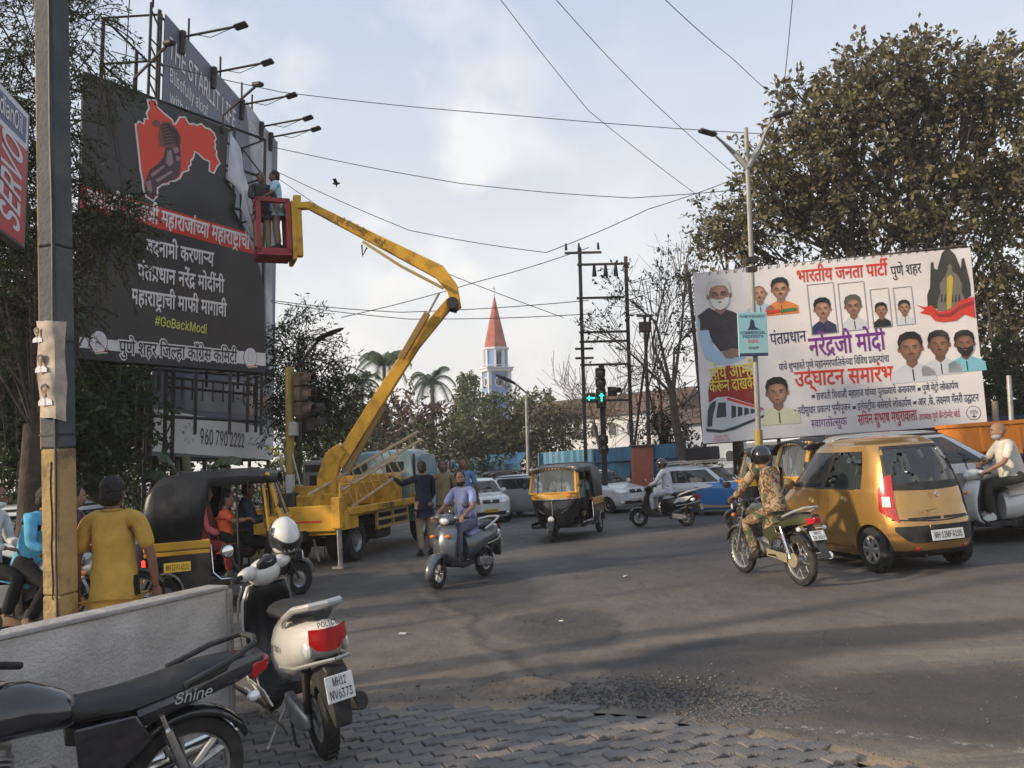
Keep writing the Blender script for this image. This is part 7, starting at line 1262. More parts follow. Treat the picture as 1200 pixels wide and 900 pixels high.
 mb= MB(F); mb.ball((.30,0,.97),(.12,.15,.09),14,10); mb.ball((.27,.16,1.0),(.06,.10,.045),10,6); mb.ball((.27,-.16,1.0),(.06,.10,.045),10,6); mb.build('handlebar_cowl',paint,t,smooth=70)
 mb= MB(F); mb.ball((.385,0,.955),(.05,.085,.055),12,8); mb.build('headlight',WHL,t); mb= MB(F); mb.ball((.225,0,1.03),(.06,.10,.045),12,6,Matrix.Rotation(R(35),3,'Y')); o= mb.build('instrument_cluster',PLB,t); mb= MB(F); mb.lathe([(.001,.0),(.04,.0),(.042,.006)],(.195,0,1.06),(-.55,0,.8),14); mb.build('dial',mat('dial_face',(.3,.33,.36),.15,coat=1),o)
 for sg in (-1,1):
  mb= MB(F); mb.tube([(.27,sg*.16,1.0),(.22,sg*.34,1.0)],.018,8); mb.build('grip',RUB,t); mb= MB(F); mb.tube([(.30,sg*.18,1.0),(.31,sg*.30,.985)],.007,5); mb.build('brake_lever',STL,t)
  mb= MB(F); mb.tube([(.27,sg*.20,1.01),(.28,sg*.25,1.10),(.27,sg*.28,1.16)],.006,5); mb.ball((.27,sg*.30,1.19),(.022,.06,.042),12,8); o= mb.build('mirror',PLB,t); mb= MB(F); mb.ball((.254,sg*.30,1.19),(.010,.052,.035),12,8); mb.build('mirror_glass',mat('mirror_glass',(.75,.78,.8),.04,1.),o)
  mb= MB(); mb.ball((.50,sg*.14,.74),(.04,.05,.03),8,6); mb.build('turn_signal',ORL,t)
 if stand: mb= MB(); mb.tube([(-.18,.10,.24),(-.20,.28,.0+.04)],.012,6); mb.tube([(-.20,.28,.04),(-.24,.32,.03)],.014,6); mb.build('side_stand',STL,t); mb= MB(); mb.tube([(-.28,.12,.2),(-.40,.14,.05),(-.46,.14,.06)],.011,6); mb.tube([(-.28,-.12,.2),(-.40,-.14,.05)],.011,6); mb.build('centre_stand',DSTEEL,t)
 return t
def motorcycle(label,tank,loc,yaw,lean=0.,steer=0.,pl=('MH12','DX 5519'),group='motorcycles',side=None,wst='spoke',name='motorcycle',chain=True,tailm=None):
 t= thing(name,label,'motorcycle',loc,yaw,group); t.rotation_quaternion= t.rotation_quaternion @ Quaternion((1,0,0),lean); side= side or tank; tailm= tailm or side
 wheel(t,(-.62,0,.305),.305,.085,.74,wst,1)
 F= Matrix.Translation((.45,0,.8)) @ Matrix.Rotation(R(-27),4,'Y') @ Matrix.Rotation(steer,4,'Z') @ Matrix.Rotation(R(27),4,'Y') @ Matrix.Translation((-.45,0,-.8))
 c_= F @ Vector((.66,0,.305)); wheel(t,c_,.305,.075,.76,wst,1,yaw=steer)
 mb= MB(F)
 for sg in (-1,1): mb.tube([(.66,sg*.075,.305),(.57,sg*.075,.52)],.026,8); mb.tube([(.57,sg*.075,.52),(.40,sg*.075,.92)],.016,8)
 mb.box((.41,0,.88),(.09,.2,.03),(0,R(-27),0),.008); mb.box((.46,0,.74),(.09,.2,.03),(0,R(-27),0),.008); mb.build('fork',STL,t)
 for c0,r_,a0,a1,m_,nm in (((.66,0,.31),.335,20,150,tank if wst == 'spoke' else BLK,'front_fender'),((-.62,0,.31),.345,25,165,BLK,'rear_fender')):
  mb= MB(F if nm[0] == 'f' else None); rings=[]
  for a in range(a0,a1+1,13): n_= Vector((cos(R(a)),0,sin(R(a)))); q= Vector(c0)+n_*r_; rings.append([q-n_*.03+Vector((0,-.065,0)),q+Vector((0,-.055,0)),q+n_*.012,q+Vector((0,.055,0)),q-n_*.03+Vector((0,.065,0))])
  mb.loft(rings,caps=False,closed=False); o= mb.build(nm,m_,t,smooth=60); md= o.modifiers.new('s','SOLIDIFY'); md.thickness=.006
 def egg(L): return [[(x,w*cos(a)*(1-.12*max(0,sin(a))),z+h*sin(a)) for a in [2*pi*i/16 for i in range(16)]] for x,z,w,h in L]
 mb= MB(); mb.loft(egg(((.38,.80,.06,.06),(.34,.82,.11,.10),(.22,.85,.145,.125),(.08,.84,.14,.12),(-.06,.80,.10,.09),(-.12,.78,.07,.05)))); mb.build('fuel_tank',tank,t,smooth=70)
 mb= MB(); mb.lathe([(.03,0),(.034,.008),(.001,.012)],(.20,0,.972),(0,0,1),14); mb.build('fuel_cap',CHR,t)
 mb= MB(); mb.loft([[(x,-w*.8,z-.05),(x,w*.8,z-.05),(x,w,z-.02),(x,w*.85,z+.02),(x,w*.4,z+.035),(x,-w*.4,z+.035),(x,-w*.85,z+.02),(x,-w,z-.02)] for x,z,w in ((-.02,.82,.07),(-.14,.795,.11),(-.32,.79,.135),(-.48,.81,.13),(-.70,.845,.115),(-.84,.855,.08))]); mb.build('seat',mat('seat_black',(.02,.02,.021),.5),t,smooth=60)
 for sg in (-1,1): mb= MB(); mb.prism([(-.08,.74),(-.34,.74),(-.42,.60),(-.28,.50),(-.10,.56)],.02,'y',sg*.13); mb.build('side_panel',side,t,bevel=.008,smooth=60)
 mb= MB(); mb.loft([[(x,-w,z0),(x,w,z0),(x,w*1.1,(z0+z1)/2),(x,w*.8,z1),(x,-w*.8,z1),(x,-w*1.1,(z0+z1)/2)] for x,z0,z1,w in ((-.35,.68,.77,.12),(-.6,.72,.82,.12),(-.85,.76,.87,.09),(-1.0,.80,.87,.05))]); mb.build('tail_cowl',tailm,t,smooth=50)
 mb= MB(); mb.loft([[(-.93,-.085,.74),(-.93,.085,.74),(-.93,.08,.83),(-.93,-.08,.83)],[(-1.03,-.045,.77),(-1.03,.045,.77),(-1.04,.04,.84),(-1.04,-.04,.84)]]); mb.build('tail_light',RED,t,bevel=.01)
 mb= MB(); mb.tube([(-.56,.14,.83),(-.78,.14,.90),(-.93,.09,.945),(-.96,0,.95),(-.93,-.09,.945),(-.78,-.14,.90),(-.56,-.14,.83)],.016,8); mb.build('grab_rail',mat('rail_silver',(.5,.5,.49),.35,.5),t)
 mb= MB(); mb.loft([[(-.86,-.07,.70),(-.86,.07,.70),(-.84,.07,.73),(-.84,-.07,.73)],[(-1.02,-.06,.56),(-1.02,.06,.56),(-1.0,.06,.60),(-1.0,-.06,.60)],[(-1.16,-.05,.38),(-1.16,.05,.38),(-1.14,.05,.40),(-1.14,-.05,.40)]]); mb.build('plate_bracket',PLB,t); plate(t,(-1.02,0,.63),.19,.12,pl[0],RX((-1,0,.55)),two=pl[1])
 mb= MB(); mb.box((.10,0,.42),(.34,.20,.24),b=.05); mb.cyl((.02,-.14,.40),(.02,.14,.40),.10,n=16); mb.cyl((.22,-.12,.38),(.22,.12,.38),.075,n=16)
 for k in range(7): mb.box((.22,0,.53+.025*k),(.17,.16,.010),(0,R(-15),0))
 mb.cyl((.22,0,.5),(.19,0,.70),.055,n=12); mb.build('engine',STL,t)
 mb= MB(); mb.tube([(.27,-.04,.62),(.38,-.09,.5),(.30,-.14,.25),(-.1,-.15,.24),(-.4,-.16,.28)],.018,8); mb.tube([(-.3,-.17,.27),(-.45,-.17,.30),(-.95,-.18,.38)],[.035,.048,.045],12); mb.build('exhaust',CHR,t)
 mb= MB()
 for sg in (-1,1): mb.tube([(.42,sg*.02,.82),(.30,sg*.03,.45),(.1,sg*.06,.28),(-.18,sg*.09,.32),(-.22,sg*.10,.62),(-.6,sg*.10,.73)],.014,6); mb.tube([(-.15,sg*.09,.33),(-.62,sg*.085,.305)],.018,6); mb.tube([(.05,sg*.10,.28),(.05,sg*.24,.28)],.012,6); mb.tube([(-.28,sg*.11,.34),(-.30,sg*.22,.36)],.011,6)
 mb.build('frame',DSTEEL,t)
 for sg in (-1,1): mb= MB(); mb.tube([(-.60,sg*.12,.33),(-.46,sg*.12,.70)],.012,6); mb.tube([(-.585,sg*.12,.38),(-.49,sg*.12,.62)],.028,10); mb.build('shock_absorber',CHR,t)
 if chain: mb= MB(); mb.loft([[(x,.075,z-h),(x,.105,z-h),(x,.105,z+h),(x,.075,z+h)] for x,z,h in ((-.08,.36,.05),(-.3,.34,.045),(-.5,.32,.055))]); mb.tube([(-.62,.075,.31),(-.62,.108,.31)],.088,18); mb.build('chain_cover',mat('chain_case',(.34,.29,.21),.5,.3),t,bevel=.006)
 mb= MB(F); mb.tube([(.22,-.36,1.02),(.30,-.22,1.05),(.38,-.09,.98),(.39,0,.95),(.38,.09,.98),(.30,.22,1.05),(.22,.36,1.02)],.012,8); mb.build('handlebar',CHR,t)
 mb= MB(F); mb.tube([(.46,0,.84),(.54,0,.835),(.57,0,.83)],[.07,.095,.09],14); mb.ball((.47,0,.93),(.07,.12,.07),12,8); o= mb.build('headlight_cowl',tank,t); mb= MB(F); mb.ball((.565,0,.83),(.035,.085,.085),14,8); mb.build('headlight',WHL,o)
 mb= MB(F)
 for sg in (-1,1): mb.tube([(.40,sg*.05,.96),(.37,sg*.05,1.0)],.04,12)
 mb.build('instrument_cluster',PLB,t)
 for sg in (-1,1):
  mb= MB(F); mb.tube([(.29,sg*.24,1.045),(.21,sg*.375,1.015)],.018,8); mb.build('grip',RUB,t); mb= MB(F); mb.tube([(.33,sg*.22,1.04),(.31,sg*.34,1.0)],.007,5); mb.build('lever',STL,t)
  mb= MB(F); mb.tube([(.30,sg*.22,1.06),(.32,sg*.28,1.16),(.31,sg*.32,1.2)],.006,5); mb.ball((.31,sg*.35,1.22),(.02,.065,.045),12,8); mb.build('mirror',PLB,t)
  for x,z in ((.52,.80),(-.90,.70)): mb= MB(F if x > 0 else None); mb.tube([(x,sg*.06,z),(x,sg*.15,z)],.008,5); mb.ball((x,sg*.17,z),(.035,.03,.028),10,6); mb.build('turn_signal',ORL if x > 0 else WHL,t)
  for k in range(2): mb= MB(F); mb.tube([(.33,sg*.20,1.03),(.47+.05*k,sg*.12,1.0-.05*k),(.45,sg*.04,.8),(.3,sg*.03,.74)],.005,5); mb.build('cable',PLB,t)
 mb= MB(); mb.tube([(.08,.12,.27),(.02,.24,.04)],.011,6); mb.build('side_stand',DSTEEL,t) if lean else None
 return t
# ================================================================== people
def skin_tube(nodes,edges,sub=2):
 me= bpy.data.meshes.new('b'); me.from_pydata([n[:3] for n in nodes],edges,[]); o= bpy.data.objects.new('b',me); COL.objects.link(o)
 o.modifiers.new('s','SKIN').use_smooth_shade= True; sv= me.skin_vertices[0].data
 for i,n in enumerate(nodes): sv[i].radius=(n[3],n[4] if len(n) > 4 else n[3]); sv[i].use_root=(i == 0)
 m_= o.modifiers.new('u','SUBSURF'); m_.levels= m_.render_levels= sub
 bpy.context.view_layer.update(); r= bpy.data.meshes.new_from_object(o.evaluated_get(bpy.context.evaluated_depsgraph_get())); bpy.data.objects.remove(o); return r
SKIN= mat('skin_brown',(.19,.095,.06),.55,var=.08,vs=12); SKIN2= mat('skin_tan',(.28,.15,.10),.55,var=.08,vs=12); HAIR= mat('black_hair',(.012,.010,.010),.6,var=.4,vs=30,bump=1,bs=60); SHOE= mat('shoe_black',(.02,.018,.016),.5)
STAND= dict(hip=(0,0,.93),chest=(0,0,1.30),neck=(0,0,1.46),head=(.02,0,1.60),sho=.185,el=((-.03,.25,1.13),(-.03,-.25,1.13)),ha=((.03,.27,.90),(.03,-.27,.90)),kn=((.02,.10,.50),(.02,-.10,.50)),an=((-.02,.11,.08),(-.02,-.11,.08)))
SCOOT= dict(hip=(-.22,0,.90),chest=(-.17,0,1.26),neck=(-.14,0,1.42),head=(-.10,0,1.56),sho=.18,el=((.0,.28,1.13),(.0,-.28,1.13)),ha=((.22,.27,1.03),(.22,-.27,1.03)),kn=((.20,.13,.80),(.20,-.13,.80)),an=((.20,.11,.40),(.20,-.11,.40)))
BIKE= dict(hip=(-.22,0,.90),chest=(-.10,0,1.25),neck=(-.05,0,1.41),head=(.0,0,1.55),sho=.19,el=((.08,.29,1.13),(.08,-.29,1.13)),ha=((.25,.30,1.06),(.25,-.30,1.06)),kn=((.20,.19,.72),(.20,-.19,.72)),an=((.0,.20,.36),(.0,-.20,.36)))
def V3(a,b,t): return Vector(a).lerp(Vector(b),t)
def person(label,pose,shirt,trouser,loc=(0,0,0),yaw=0.,skin=SKIN,hair='short',sleeve=.5,mask=None,helmet=None,shoe=SHOE,group=None,scale=1.,root=None,face=0.,mous=False,fat=1.,collar=None,name='person',bag=None,over=None):
 P= dict(STAND); P.update(pose)
 if over: P.update(over)
 t= thing(name,label,'person',loc,yaw,group,scale=scale)
 if root: t.location= root.location; t.rotation_quaternion= root.rotation_quaternion; t.scale= root.scale
 hip,chest,neck,head=(Vector(P[k]) for k in ('hip','chest','neck','head')); up=(chest-hip).normalized(); lat= Vector(P.get('lat',(0,1,0))); sho= P['sho']
 side=[1,-1]; SH=[neck-up*.06+lat*sho*s for s in side]; HP=[hip+lat*.095*s-up*.04 for s in side]; EL=[Vector(e) for e in P['el']]; HA=[Vector(e) for e in P['ha']]; KN=[Vector(e) for e in P['kn']]; AN=[Vector(e) for e in P['an']]
 fwd= lat.cross(up) * -1; fwd= up.cross(lat)*-1 if False else lat.cross(up)
 N=[(*hip,.095,.11),(*V3(hip,chest,.5),.10,.12),(*chest,.12,.15),(*V3(chest,neck,.8),.075,.09),(*neck,.052),(*V3(neck,head,.55),.05)]; E=[(0,1),(1,2),(2,3),(3,4),(4,5)]
 for i in (0,1):
  b= len(N); N += [(*SH[i],.055),(*V3(SH[i],EL[i],.5),.045),(*EL[i],.037),(*V3(EL[i],HA[i],.4),.036),(*HA[i],.024)]; E += [(3,b),(b,b+1),(b+1,b+2),(b+2,b+3),(b+3,b+4)]
  b= len(N); N += [(*HP[i],.075),(*V3(HP[i],KN[i],.45),.07),(*KN[i],.052),(*V3(KN[i],AN[i],.35),.052),(*AN[i],.035)]; E += [(0,b),(b,b+1),(b+1,b+2),(b+2,b+3),(b+3,b+4)]
 body= skin_tube(N,E,1); bm= bmesh.new(); bm.from_mesh(body)
 for f in bm.faces: f.smooth= True
 # head
 fa= Matrix.Rotation(P.get('turn',face),3,up); fx= fa @ fwd; fy= fa @ lat; hz=(head-neck).normalized()*.4+Vector((0,0,.6)); hz.normalize(); fx=(fx-hz*fx.dot(hz)).normalized(); fy= hz.cross(fx)
 def H(x,y,z): return head+fx*x+fy*y+hz*z
 hm= MB(); rings=[]; nn=16
 for k in range(15):
  z=-.125+.25*k/14; q= z/.125; base= max(.0,1-abs(q)**2.6)**.5; w=.076*base*(1 if q > -.1 else 1-.22*(-q)); xf=.098*base*(1 if q > -.3 else 1-.05*(-q)); xb=.105*base*(1 if q > 0 else max(.35,1+.75*q))
  if k in (0,14): w= max(w,.018); xf= max(xf,.02); xb= max(xb,.02)
  r_=[]
  for j in range(nn):
   a=2*pi*j/nn; x= cos(a)*(xf if cos(a) > 0 else xb); y= sin(a)*w;
   if cos(a) > .95: x += .022*math.exp(-((z+.018)/.020)**2)-.008*math.exp(-((z-.018)/.014)**2)+.006*math.exp(-((z+.062)/.010)**2)+.008*math.exp(-((z+.10)/.014)**2)
   elif cos(a) > .8: x -= .006*math.exp(-((z-.015)/.016)**2)
   r_.append(H(x,y,z))
  rings.append(r_)
 hm.loft(rings)
 for s_ in (-1,1): hm.ball(H(-.005,s_*.077,-.01),(.016,.010,.028),8,6,Matrix((fx,fy,hz)).transposed())
 for i in (0,1):        # palm, four fingers and thumb
  d=(HA[i]-EL[i]).normalized(); gd= Vector(P['grip'][i]).normalized() if 'grip' in P else d; c0= HA[i]; nrm= d.cross(lat).normalized() if abs(d.dot(lat)) < .9 else Vector((0,0,1)); cr= nrm.cross(d).normalized()
  hm.tube([c0-d*.02,c0+d*.03,c0+d*.075],[.024,.036,.034],8,flat=.5,up=nrm); curl= P.get('curl',.5)
  for f_ in range(4):
   b0= c0+d*.075+cr*(f_-1.5)*.018; L_=(.030,.036,.034,.026)[f_]; d1=(d*cos(curl)-nrm*sin(curl)*(1 if d.z < .3 else 1)); d2=(d*cos(curl*2.2)-nrm*sin(curl*2.2)); d3=(d*cos(curl*3)-nrm*sin(curl*3)); hm.tube([b0,b0+d1*L_,b0+d1*L_+d2*L_*.8,b0+d1*L_+d2*L_*.8+d3*L_*.6],[.0095,.009,.008,.007],6)
  b0= c0+d*.02+cr*.03*(-side[i]); hm.tube([b0,b0+d*.03-cr*.018*side[i]-nrm*.01,b0+d*.055-cr*.016*side[i]-nrm*.03],[.013,.011,.009],6)
 hd= hm.build('h',skin,None,smooth=60); bm.from_mesh(hd.data); bpy.data.objects.remove(hd); nb= len(bm.faces)
 fm= MB()
 for s_ in (-1,1): fm.cur=0; fm.ball(H(.084,s_*.031,.014),(.010,.014,.008),8,5,Matrix((fx,fy,hz)).transposed()); fm.cur=1; fm.ball(H(.0915,s_*.031,.014),(.005,.006,.006),6,4,Matrix((fx,fy,hz)).transposed()); fm.tube([H(.088,s_*.048,.034),H(.098,s_*.03,.040),H(.100,s_*.012,.034)],.004,4)
 fm.cur=2; fm.tube([H(.086,-.026,-.062),H(.098,0,-.060),H(.086,.026,-.062)],.0055,5)
 if mous: fm.cur=1; fm.tube([H(.084,-.030,-.052),H(.103,0,-.044),H(.084,.030,-.052)],.007,5)
 me= bpy.data.meshes.new('body'); bm.to_mesh(me); bm.free(); me.materials.clear(); me.materials.append(skin); bo= bpy.data.objects.new('body',me); COL.objects.link(bo); bo.parent= t
 for p in me.polygons: p.use_smooth= True; p.material_index=0
 if not helmet: fo= fm.build('face_features',[mat('eye_white',(.55,.52,.48),.3),INK,mat('lip',(.20,.07,.05),.5)],t)
 # clothes
 def grow(nodes,edges,m_,nm,sub=2): me_= skin_tube(nodes,edges,sub); me_.materials.clear(); me_.materials.append(m_); me_.name= nm; o= bpy.data.objects.new(nm,me_); COL.objects.link(o); o.parent= t; return o
 N=[(*(hip-up*.05),*((.175,.175) if 'an' not in (over or {}) and P['an'][0][2] < .1 else (.135*fat,.155*fat))),(*V3(hip,chest,.45),.128*fat,.148*fat),(*chest,.135,.165),(*V3(chest,neck,.72),.095,.115),(*V3(chest,neck,.92),.062)]; E=[(0,1),(1,2),(2,3),(3,4)]
 for i in (0,1):
  b= len(N); N += [(*SH[i],.068),(*V3(SH[i],EL[i],.5),.062)]; E += [(3,b),(b,b+1)]
  if sleeve >= 1: N += [(*EL[i],.052),(*V3(EL[i],HA[i],.5),.048),(*V3(EL[i],HA[i],.9),.036)]; E += [(b+1,b+2),(b+2,b+3),(b+3,b+4)]
  else: N += [(*V3(SH[i],EL[i],.85),.058)]; E += [(b+1,b+2)]
 hm_= P.get('hem',.16 if pose is STAND else .03); N += [(*(hip-up*(.05+hm_)),.182*fat,.182*fat)]; E += [(0,len(N)-1)]
 grow(N,E,shirt,'shirt')
 if collar: mb= MB(); c_= V3(chest,neck,.97); mb.tube([c_+fwd*.055*cos(a)+lat*.062*sin(a)+up*(.0 if abs(a) < 1 else .02) for a in [pi*2*i/10 for i in range(11)]],.012,5); mb.build('collar',shirt,t)
 N=[(*hip,.14*fat,.16*fat),(*(hip+up*.14),.125,.145)]; E=[(0,1)]
 for i in (0,1): b= len(N); N += [(*HP[i],.10),(*V3(HP[i],KN[i],.45),.09),(*KN[i],.072),(*V3(KN[i],AN[i],.5),.066),(*V3(KN[i],AN[i],.93),.060)]; E += [(0,b),(b,b+1),(b+1,b+2),(b+2,b+3),(b+3,b+4)]
 grow(N,E,trouser,'trousers')
 for i in (0,1):
  mb= MB(); d= fwd.copy(); d.z=0 if pose is STAND or 'walk' in P else d.z; d.normalize(); a= AN[i]-Vector((0,0,.02)); s0= a-d*.06; zz= Vector((0,0,1))
  mb.loft([[s0+lat*w*u_+zz*v_+d*dd for u_,v_ in ((-1,-.05),(1,-.05),(1,h_*.6-.05),(.5,h_-.05),(-.5,h_-.05),(-1,h_*.6-.05))] for dd,w,h_ in ((-.015,.025,.06),(.03,.035,.11),(.10,.040,.09),(.19,.044,.055),(.25,.022,.035))]); mb.build('shoe',shoe,t,smooth=50)
 rot= Matrix((fx,fy,hz)).transposed()
 if helmet: mb= MB(); mb.ball(H(-.008,0,.025),(.142,.125,.138),18,12,rot,-.75); mb.build('helmet',helmet,t,smooth=70); mb= MB(); mb.lathe([(.128,-.055),(.137,-.02),(.134,.03)],H(.012,0,.0),hz,14,a0=0,a1=2*pi); mb= MB(); vz=[];
 if helmet:
  rings=[[H(-.0+.148*cos(a),.128*sin(a),z) for a in [R(-75+15*i) for i in range(11)]] for z in (-.045,.0,.05)]; mb.loft(rings,caps=False,closed=False); mb.build('visor',mat('visor_smoke',(.03,.035,.04),.05,coat=1),t,smooth=70)
 elif hair == 'short' or hair == 'long':
  mb= MB(); ln=-.15 if hair == 'short' else -.9; mb.ball(H(-.020,0,.034),(.100,.086,.104),20,12,rot,ln); o= mb.build('hair',HAIR,t,smooth=70)
  for v in o.data.vertices: k= noise.noise(Vector(v.co)*40); v.co += (Vector(v.co)-head)*.05*k
  mb= MB(); mb.ball(H(-.045,0,-.015),(.068,.080,.08),14,8,rot); mb.build('hair',HAIR,t,smooth=70)
  if hair == 'long': mb= MB(); mb.ball(H(-.10,0,-.05),(.05,.05,.09),10,8,rot); mb.build('hair_bun',HAIR,t)
 if mask: mb= MB(); mb.ball(H(.035,0,-.062),(.072,.066,.05),14,8,rot); mb.build('face_mask',mask,t,smooth=70)
 if bag: mb= MB(); c_= chest-fwd*.17-up*.1; mb.box(c_,(.14,.28,.36),b=.05); mb.build('backpack',bag,t)
 return t
# ================================================================== traffic and people
LB= cloth('shirt_lavender',(.30,.34,.58)); NV= cloth('shirt_navy',(.02,.022,.04)); KH= cloth('khaki',(.24,.19,.11)); TRG= cloth('trouser_grey',(.12,.13,.18)); TRB= cloth('trouser_black',(.018,.017,.018)); TRK= cloth('trouser_beige',(.30,.23,.15)); WS= cloth('shirt_white',(.62,.62,.64)); MUS= cloth('shirt_mustard',(.46,.29,.07)); BS= cloth('shirt_sky',(.10,.36,.55)); PNK= cloth('kurta_pink',(.50,.12,.13)); ORS= cloth('shirt_orange',(.65,.12,.05)); TRO= cloth('trouser_olive',(.045,.045,.035)); WKT= cloth('kurta_white',(.52,.53,.60)); CYA= cloth('shirt_cyan_white',(.35,.58,.68)); MAR= cloth('maroon_cloth',(.18,.03,.03))
def camo(name,cols,sc):
 M= bpy.data.materials.new(name); M.use_nodes= True; nt= M.node_tree; N= nt.nodes; L= nt.links; b= N['Principled BSDF']; b.inputs['Roughness'].default_value=.9; tc= N.new('ShaderNodeTexCoord'); n= N.new('ShaderNodeTexNoise'); n.inputs['Scale'].default_value= sc; n.inputs['Detail'].default_value=2; L.new(tc.outputs['Object'],n.inputs[0]); r= N.new('ShaderNodeValToRGB'); r.color_ramp.interpolation= 'CONSTANT'
 for k,c in enumerate(cols):
  e= r.color_ramp.elements[k] if k < 2 else r.color_ramp.elements.new(.9); e.position=(0,.43,.5,.57)[k] if len(cols) == 4 else (0,.48,.56)[k]; e.color=(*c,1)
 L.new(n.outputs[0],r.inputs[0]); L.new(r.outputs[0],b.inputs[0]); return M
CAM= camo('camouflage',((.06,.075,.035),(.27,.18,.10),(.11,.05,.03),(.33,.25,.16)),9); PAT= camo('patterned_cloth',((.10,.02,.06),(.02,.015,.03),(.25,.12,.15)),30)
CHK= cloth('checked_shirt',(.05,.06,.09))
def pose_on(pa,pb,wb):      # place a two-wheeler from where its front and rear tyres touch the road
 d=(pa-pb); y= yaw_of(d.x,d.y); return (pa+pb)/2,y
# left rickshaw
rl= rickshaw('auto rickshaw seen from its side with a woman and child aboard, behind the barrier wall',gY(279,11.9),R(13),pl='MH 12 PJ 6131'); rl.scale=(.80,.93,1.04)
person('woman in a pink dress and shawl sitting in the left auto rickshaw',dict(SCOOT,lat=(0,1,0),grip=((1,0,0),)*2),PNK,MAR,root=rl,over=dict(hip=(-.44,-.38,.80),chest=(-.44,-.40,1.14),neck=(-.42,-.40,1.29),head=(-.39,-.40,1.42),el=((-.32,-.2,1.0),(-.34,-.58,.98)),ha=((-.14,-.28,.95),(-.16,-.52,.90)),kn=((-.10,-.42,.80),(-.08,-.58,.76)),an=((-.02,-.44,.40),(-.02,-.60,.42))),skin=SKIN2,sleeve=1,fat=1.1,hair='long')
person('small child in an orange shirt standing beside the driver seat of the left auto rickshaw',dict(STAND,grip=((1,0,0),)*2),ORS,TRB,root=rl,over=dict(hip=(-.10,-.42,.86),chest=(-.10,-.42,1.10),neck=(-.09,-.42,1.21),head=(-.05,-.42,1.33),sho=.12,el=((.03,-.30,1.04),(.05,-.54,1.05)),ha=((.20,-.32,1.06),(.25,-.50,1.06)),kn=((.10,-.40,.76),(.10,-.52,.76)),an=((.10,-.40,.46),(.10,-.52,.46))),skin=SKIN2)
person('driver in a dark checked shirt inside the left auto rickshaw',dict(SCOOT),CHK,TRB,root=rl,over=dict(hip=(.15,-.02,.80),chest=(.17,-.02,1.14),neck=(.2,-.02,1.30),head=(.23,-.02,1.43),el=((.32,.22,1.02),(.32,-.26,1.02)),ha=((.54,.25,1.04),(.54,-.25,1.04)),kn=((.55,.13,.70),(.55,-.15,.70)),an=((.56,.12,.42),(.56,-.14,.42))),sleeve=1)
# centre rickshaw coming towards the camera
pf,pr_= gp(643,637),gp(692,629); rc= rickshaw('auto rickshaw with a scalloped fringe driving towards the camera in mid junction',Vector((pf.x+.40,pf.y+.95,0)),R(-110),top=mat('grey_vinyl',(.12,.12,.125),.6,var=.2,vs=3),scale=.87)
person('driver in white at the handlebar of the centre auto rickshaw',dict(SCOOT),WS,KH,root=rc,over=dict(hip=(.12,0,.82),chest=(.15,0,1.14),neck=(.18,0,1.28),head=(.22,0,1.40),el=((.32,.24,1.02),(.32,-.24,1.02)),ha=((.54,.25,1.04),(.54,-.25,1.04)),kn=((.55,.13,.70),(.55,-.13,.70)),an=((.56,.12,.42),(.56,-.12,.42))),sleeve=1)
person('passenger with an arm out at the rear side opening of the centre auto rickshaw',dict(SCOOT),CYA,TRK,root=rc,over=dict(hip=(-.65,.25,.82),chest=(-.62,.26,1.14),neck=(-.6,.26,1.28),head=(-.56,.28,1.40),el=((-.45,.50,1.0),(-.5,.08,1.0)),ha=((-.3,.58,.90),(-.3,.12,.95)),kn=((-.28,.40,.80),(-.28,.2,.80)),an=((-.2,.40,.42),(-.2,.2,.42))))
rickshaw('auto rickshaw waiting far back between the white and the silver hatchbacks',gY(590,33.5),R(-75),scale=.78)
rickshaw('auto rickshaw with a dark hood mostly hidden behind the motorcyclist in camouflage',gY(925,17.5),R(172),scale=.92)
rickshaw('auto rickshaw whose long dark hood rises behind the roof of the gold hatchback',gY(986,14.6),R(186),scale=.98)
# grey scooter
p,y= pose_on(gp(514,690),gp(568,674),1.24); GSC= mat('scooter_grey',(.10,.115,.135),.3,.4,coat=.8,dirt=(.2,.19,.17),ds=3,da=.3)
g1= scooter('dark grey scooter ridden towards the camera by a man in a lavender shirt',GSC,p,y,steer=R(8)); g1.scale=(.91,)*3
person('man in a lavender shirt with a dark face mask riding the grey scooter',dict(SCOOT,grip=((1,0,0),)*2),LB,TRG,root=g1,mask=mat('mask_black',(.015,.014,.016),.8),sleeve=.95,face=R(38),skin=SKIN2)
# white clad rider
p,y= pose_on(gp(758,617),gp(797,616.5),1.24); g2= scooter('black and white scooter ridden past the orange cabinet',BLK,p,R(150),pl=('MH12','FT 7710')); g2.scale=(.84,)*3
person('man in white kurta and trousers with a dark helmet riding past the orange cabinet',dict(SCOOT,grip=((1,0,0),)*2),WKT,WKT,root=g2,helmet=mat('helmet_dark',(.02,.02,.024),.2,coat=1),sleeve=1)
mb= MB(); mb.prism([(-.35,.55),(-.5,.72),(-.9,.76),(-.7,.62)],.39,'y'); mb.build('side_stripe',WPNT,g2,bevel=.01)
# camouflage rider
p,y= pose_on(gp(873,671),gp(943,687),1.24); OLV= mat('tank_olive',(.045,.05,.022),.35,coat=.7,dirt=(.2,.17,.12),ds=4,da=.3)
g3= motorcycle('olive motorcycle with spoked wheels beside the gold hatchback',OLV,p,y,tailm=OLV); g3.scale=(.94,)*3
person('motorcyclist in camouflage uniform and shiny black helmet beside the gold hatchback',dict(BIKE,grip=((1,0,0),)*2),CAM,CAM,root=g3,helmet=mat('helmet_black',(.012,.012,.014),.12,coat=1.),sleeve=1,skin=SKIN2,fat=1.1)
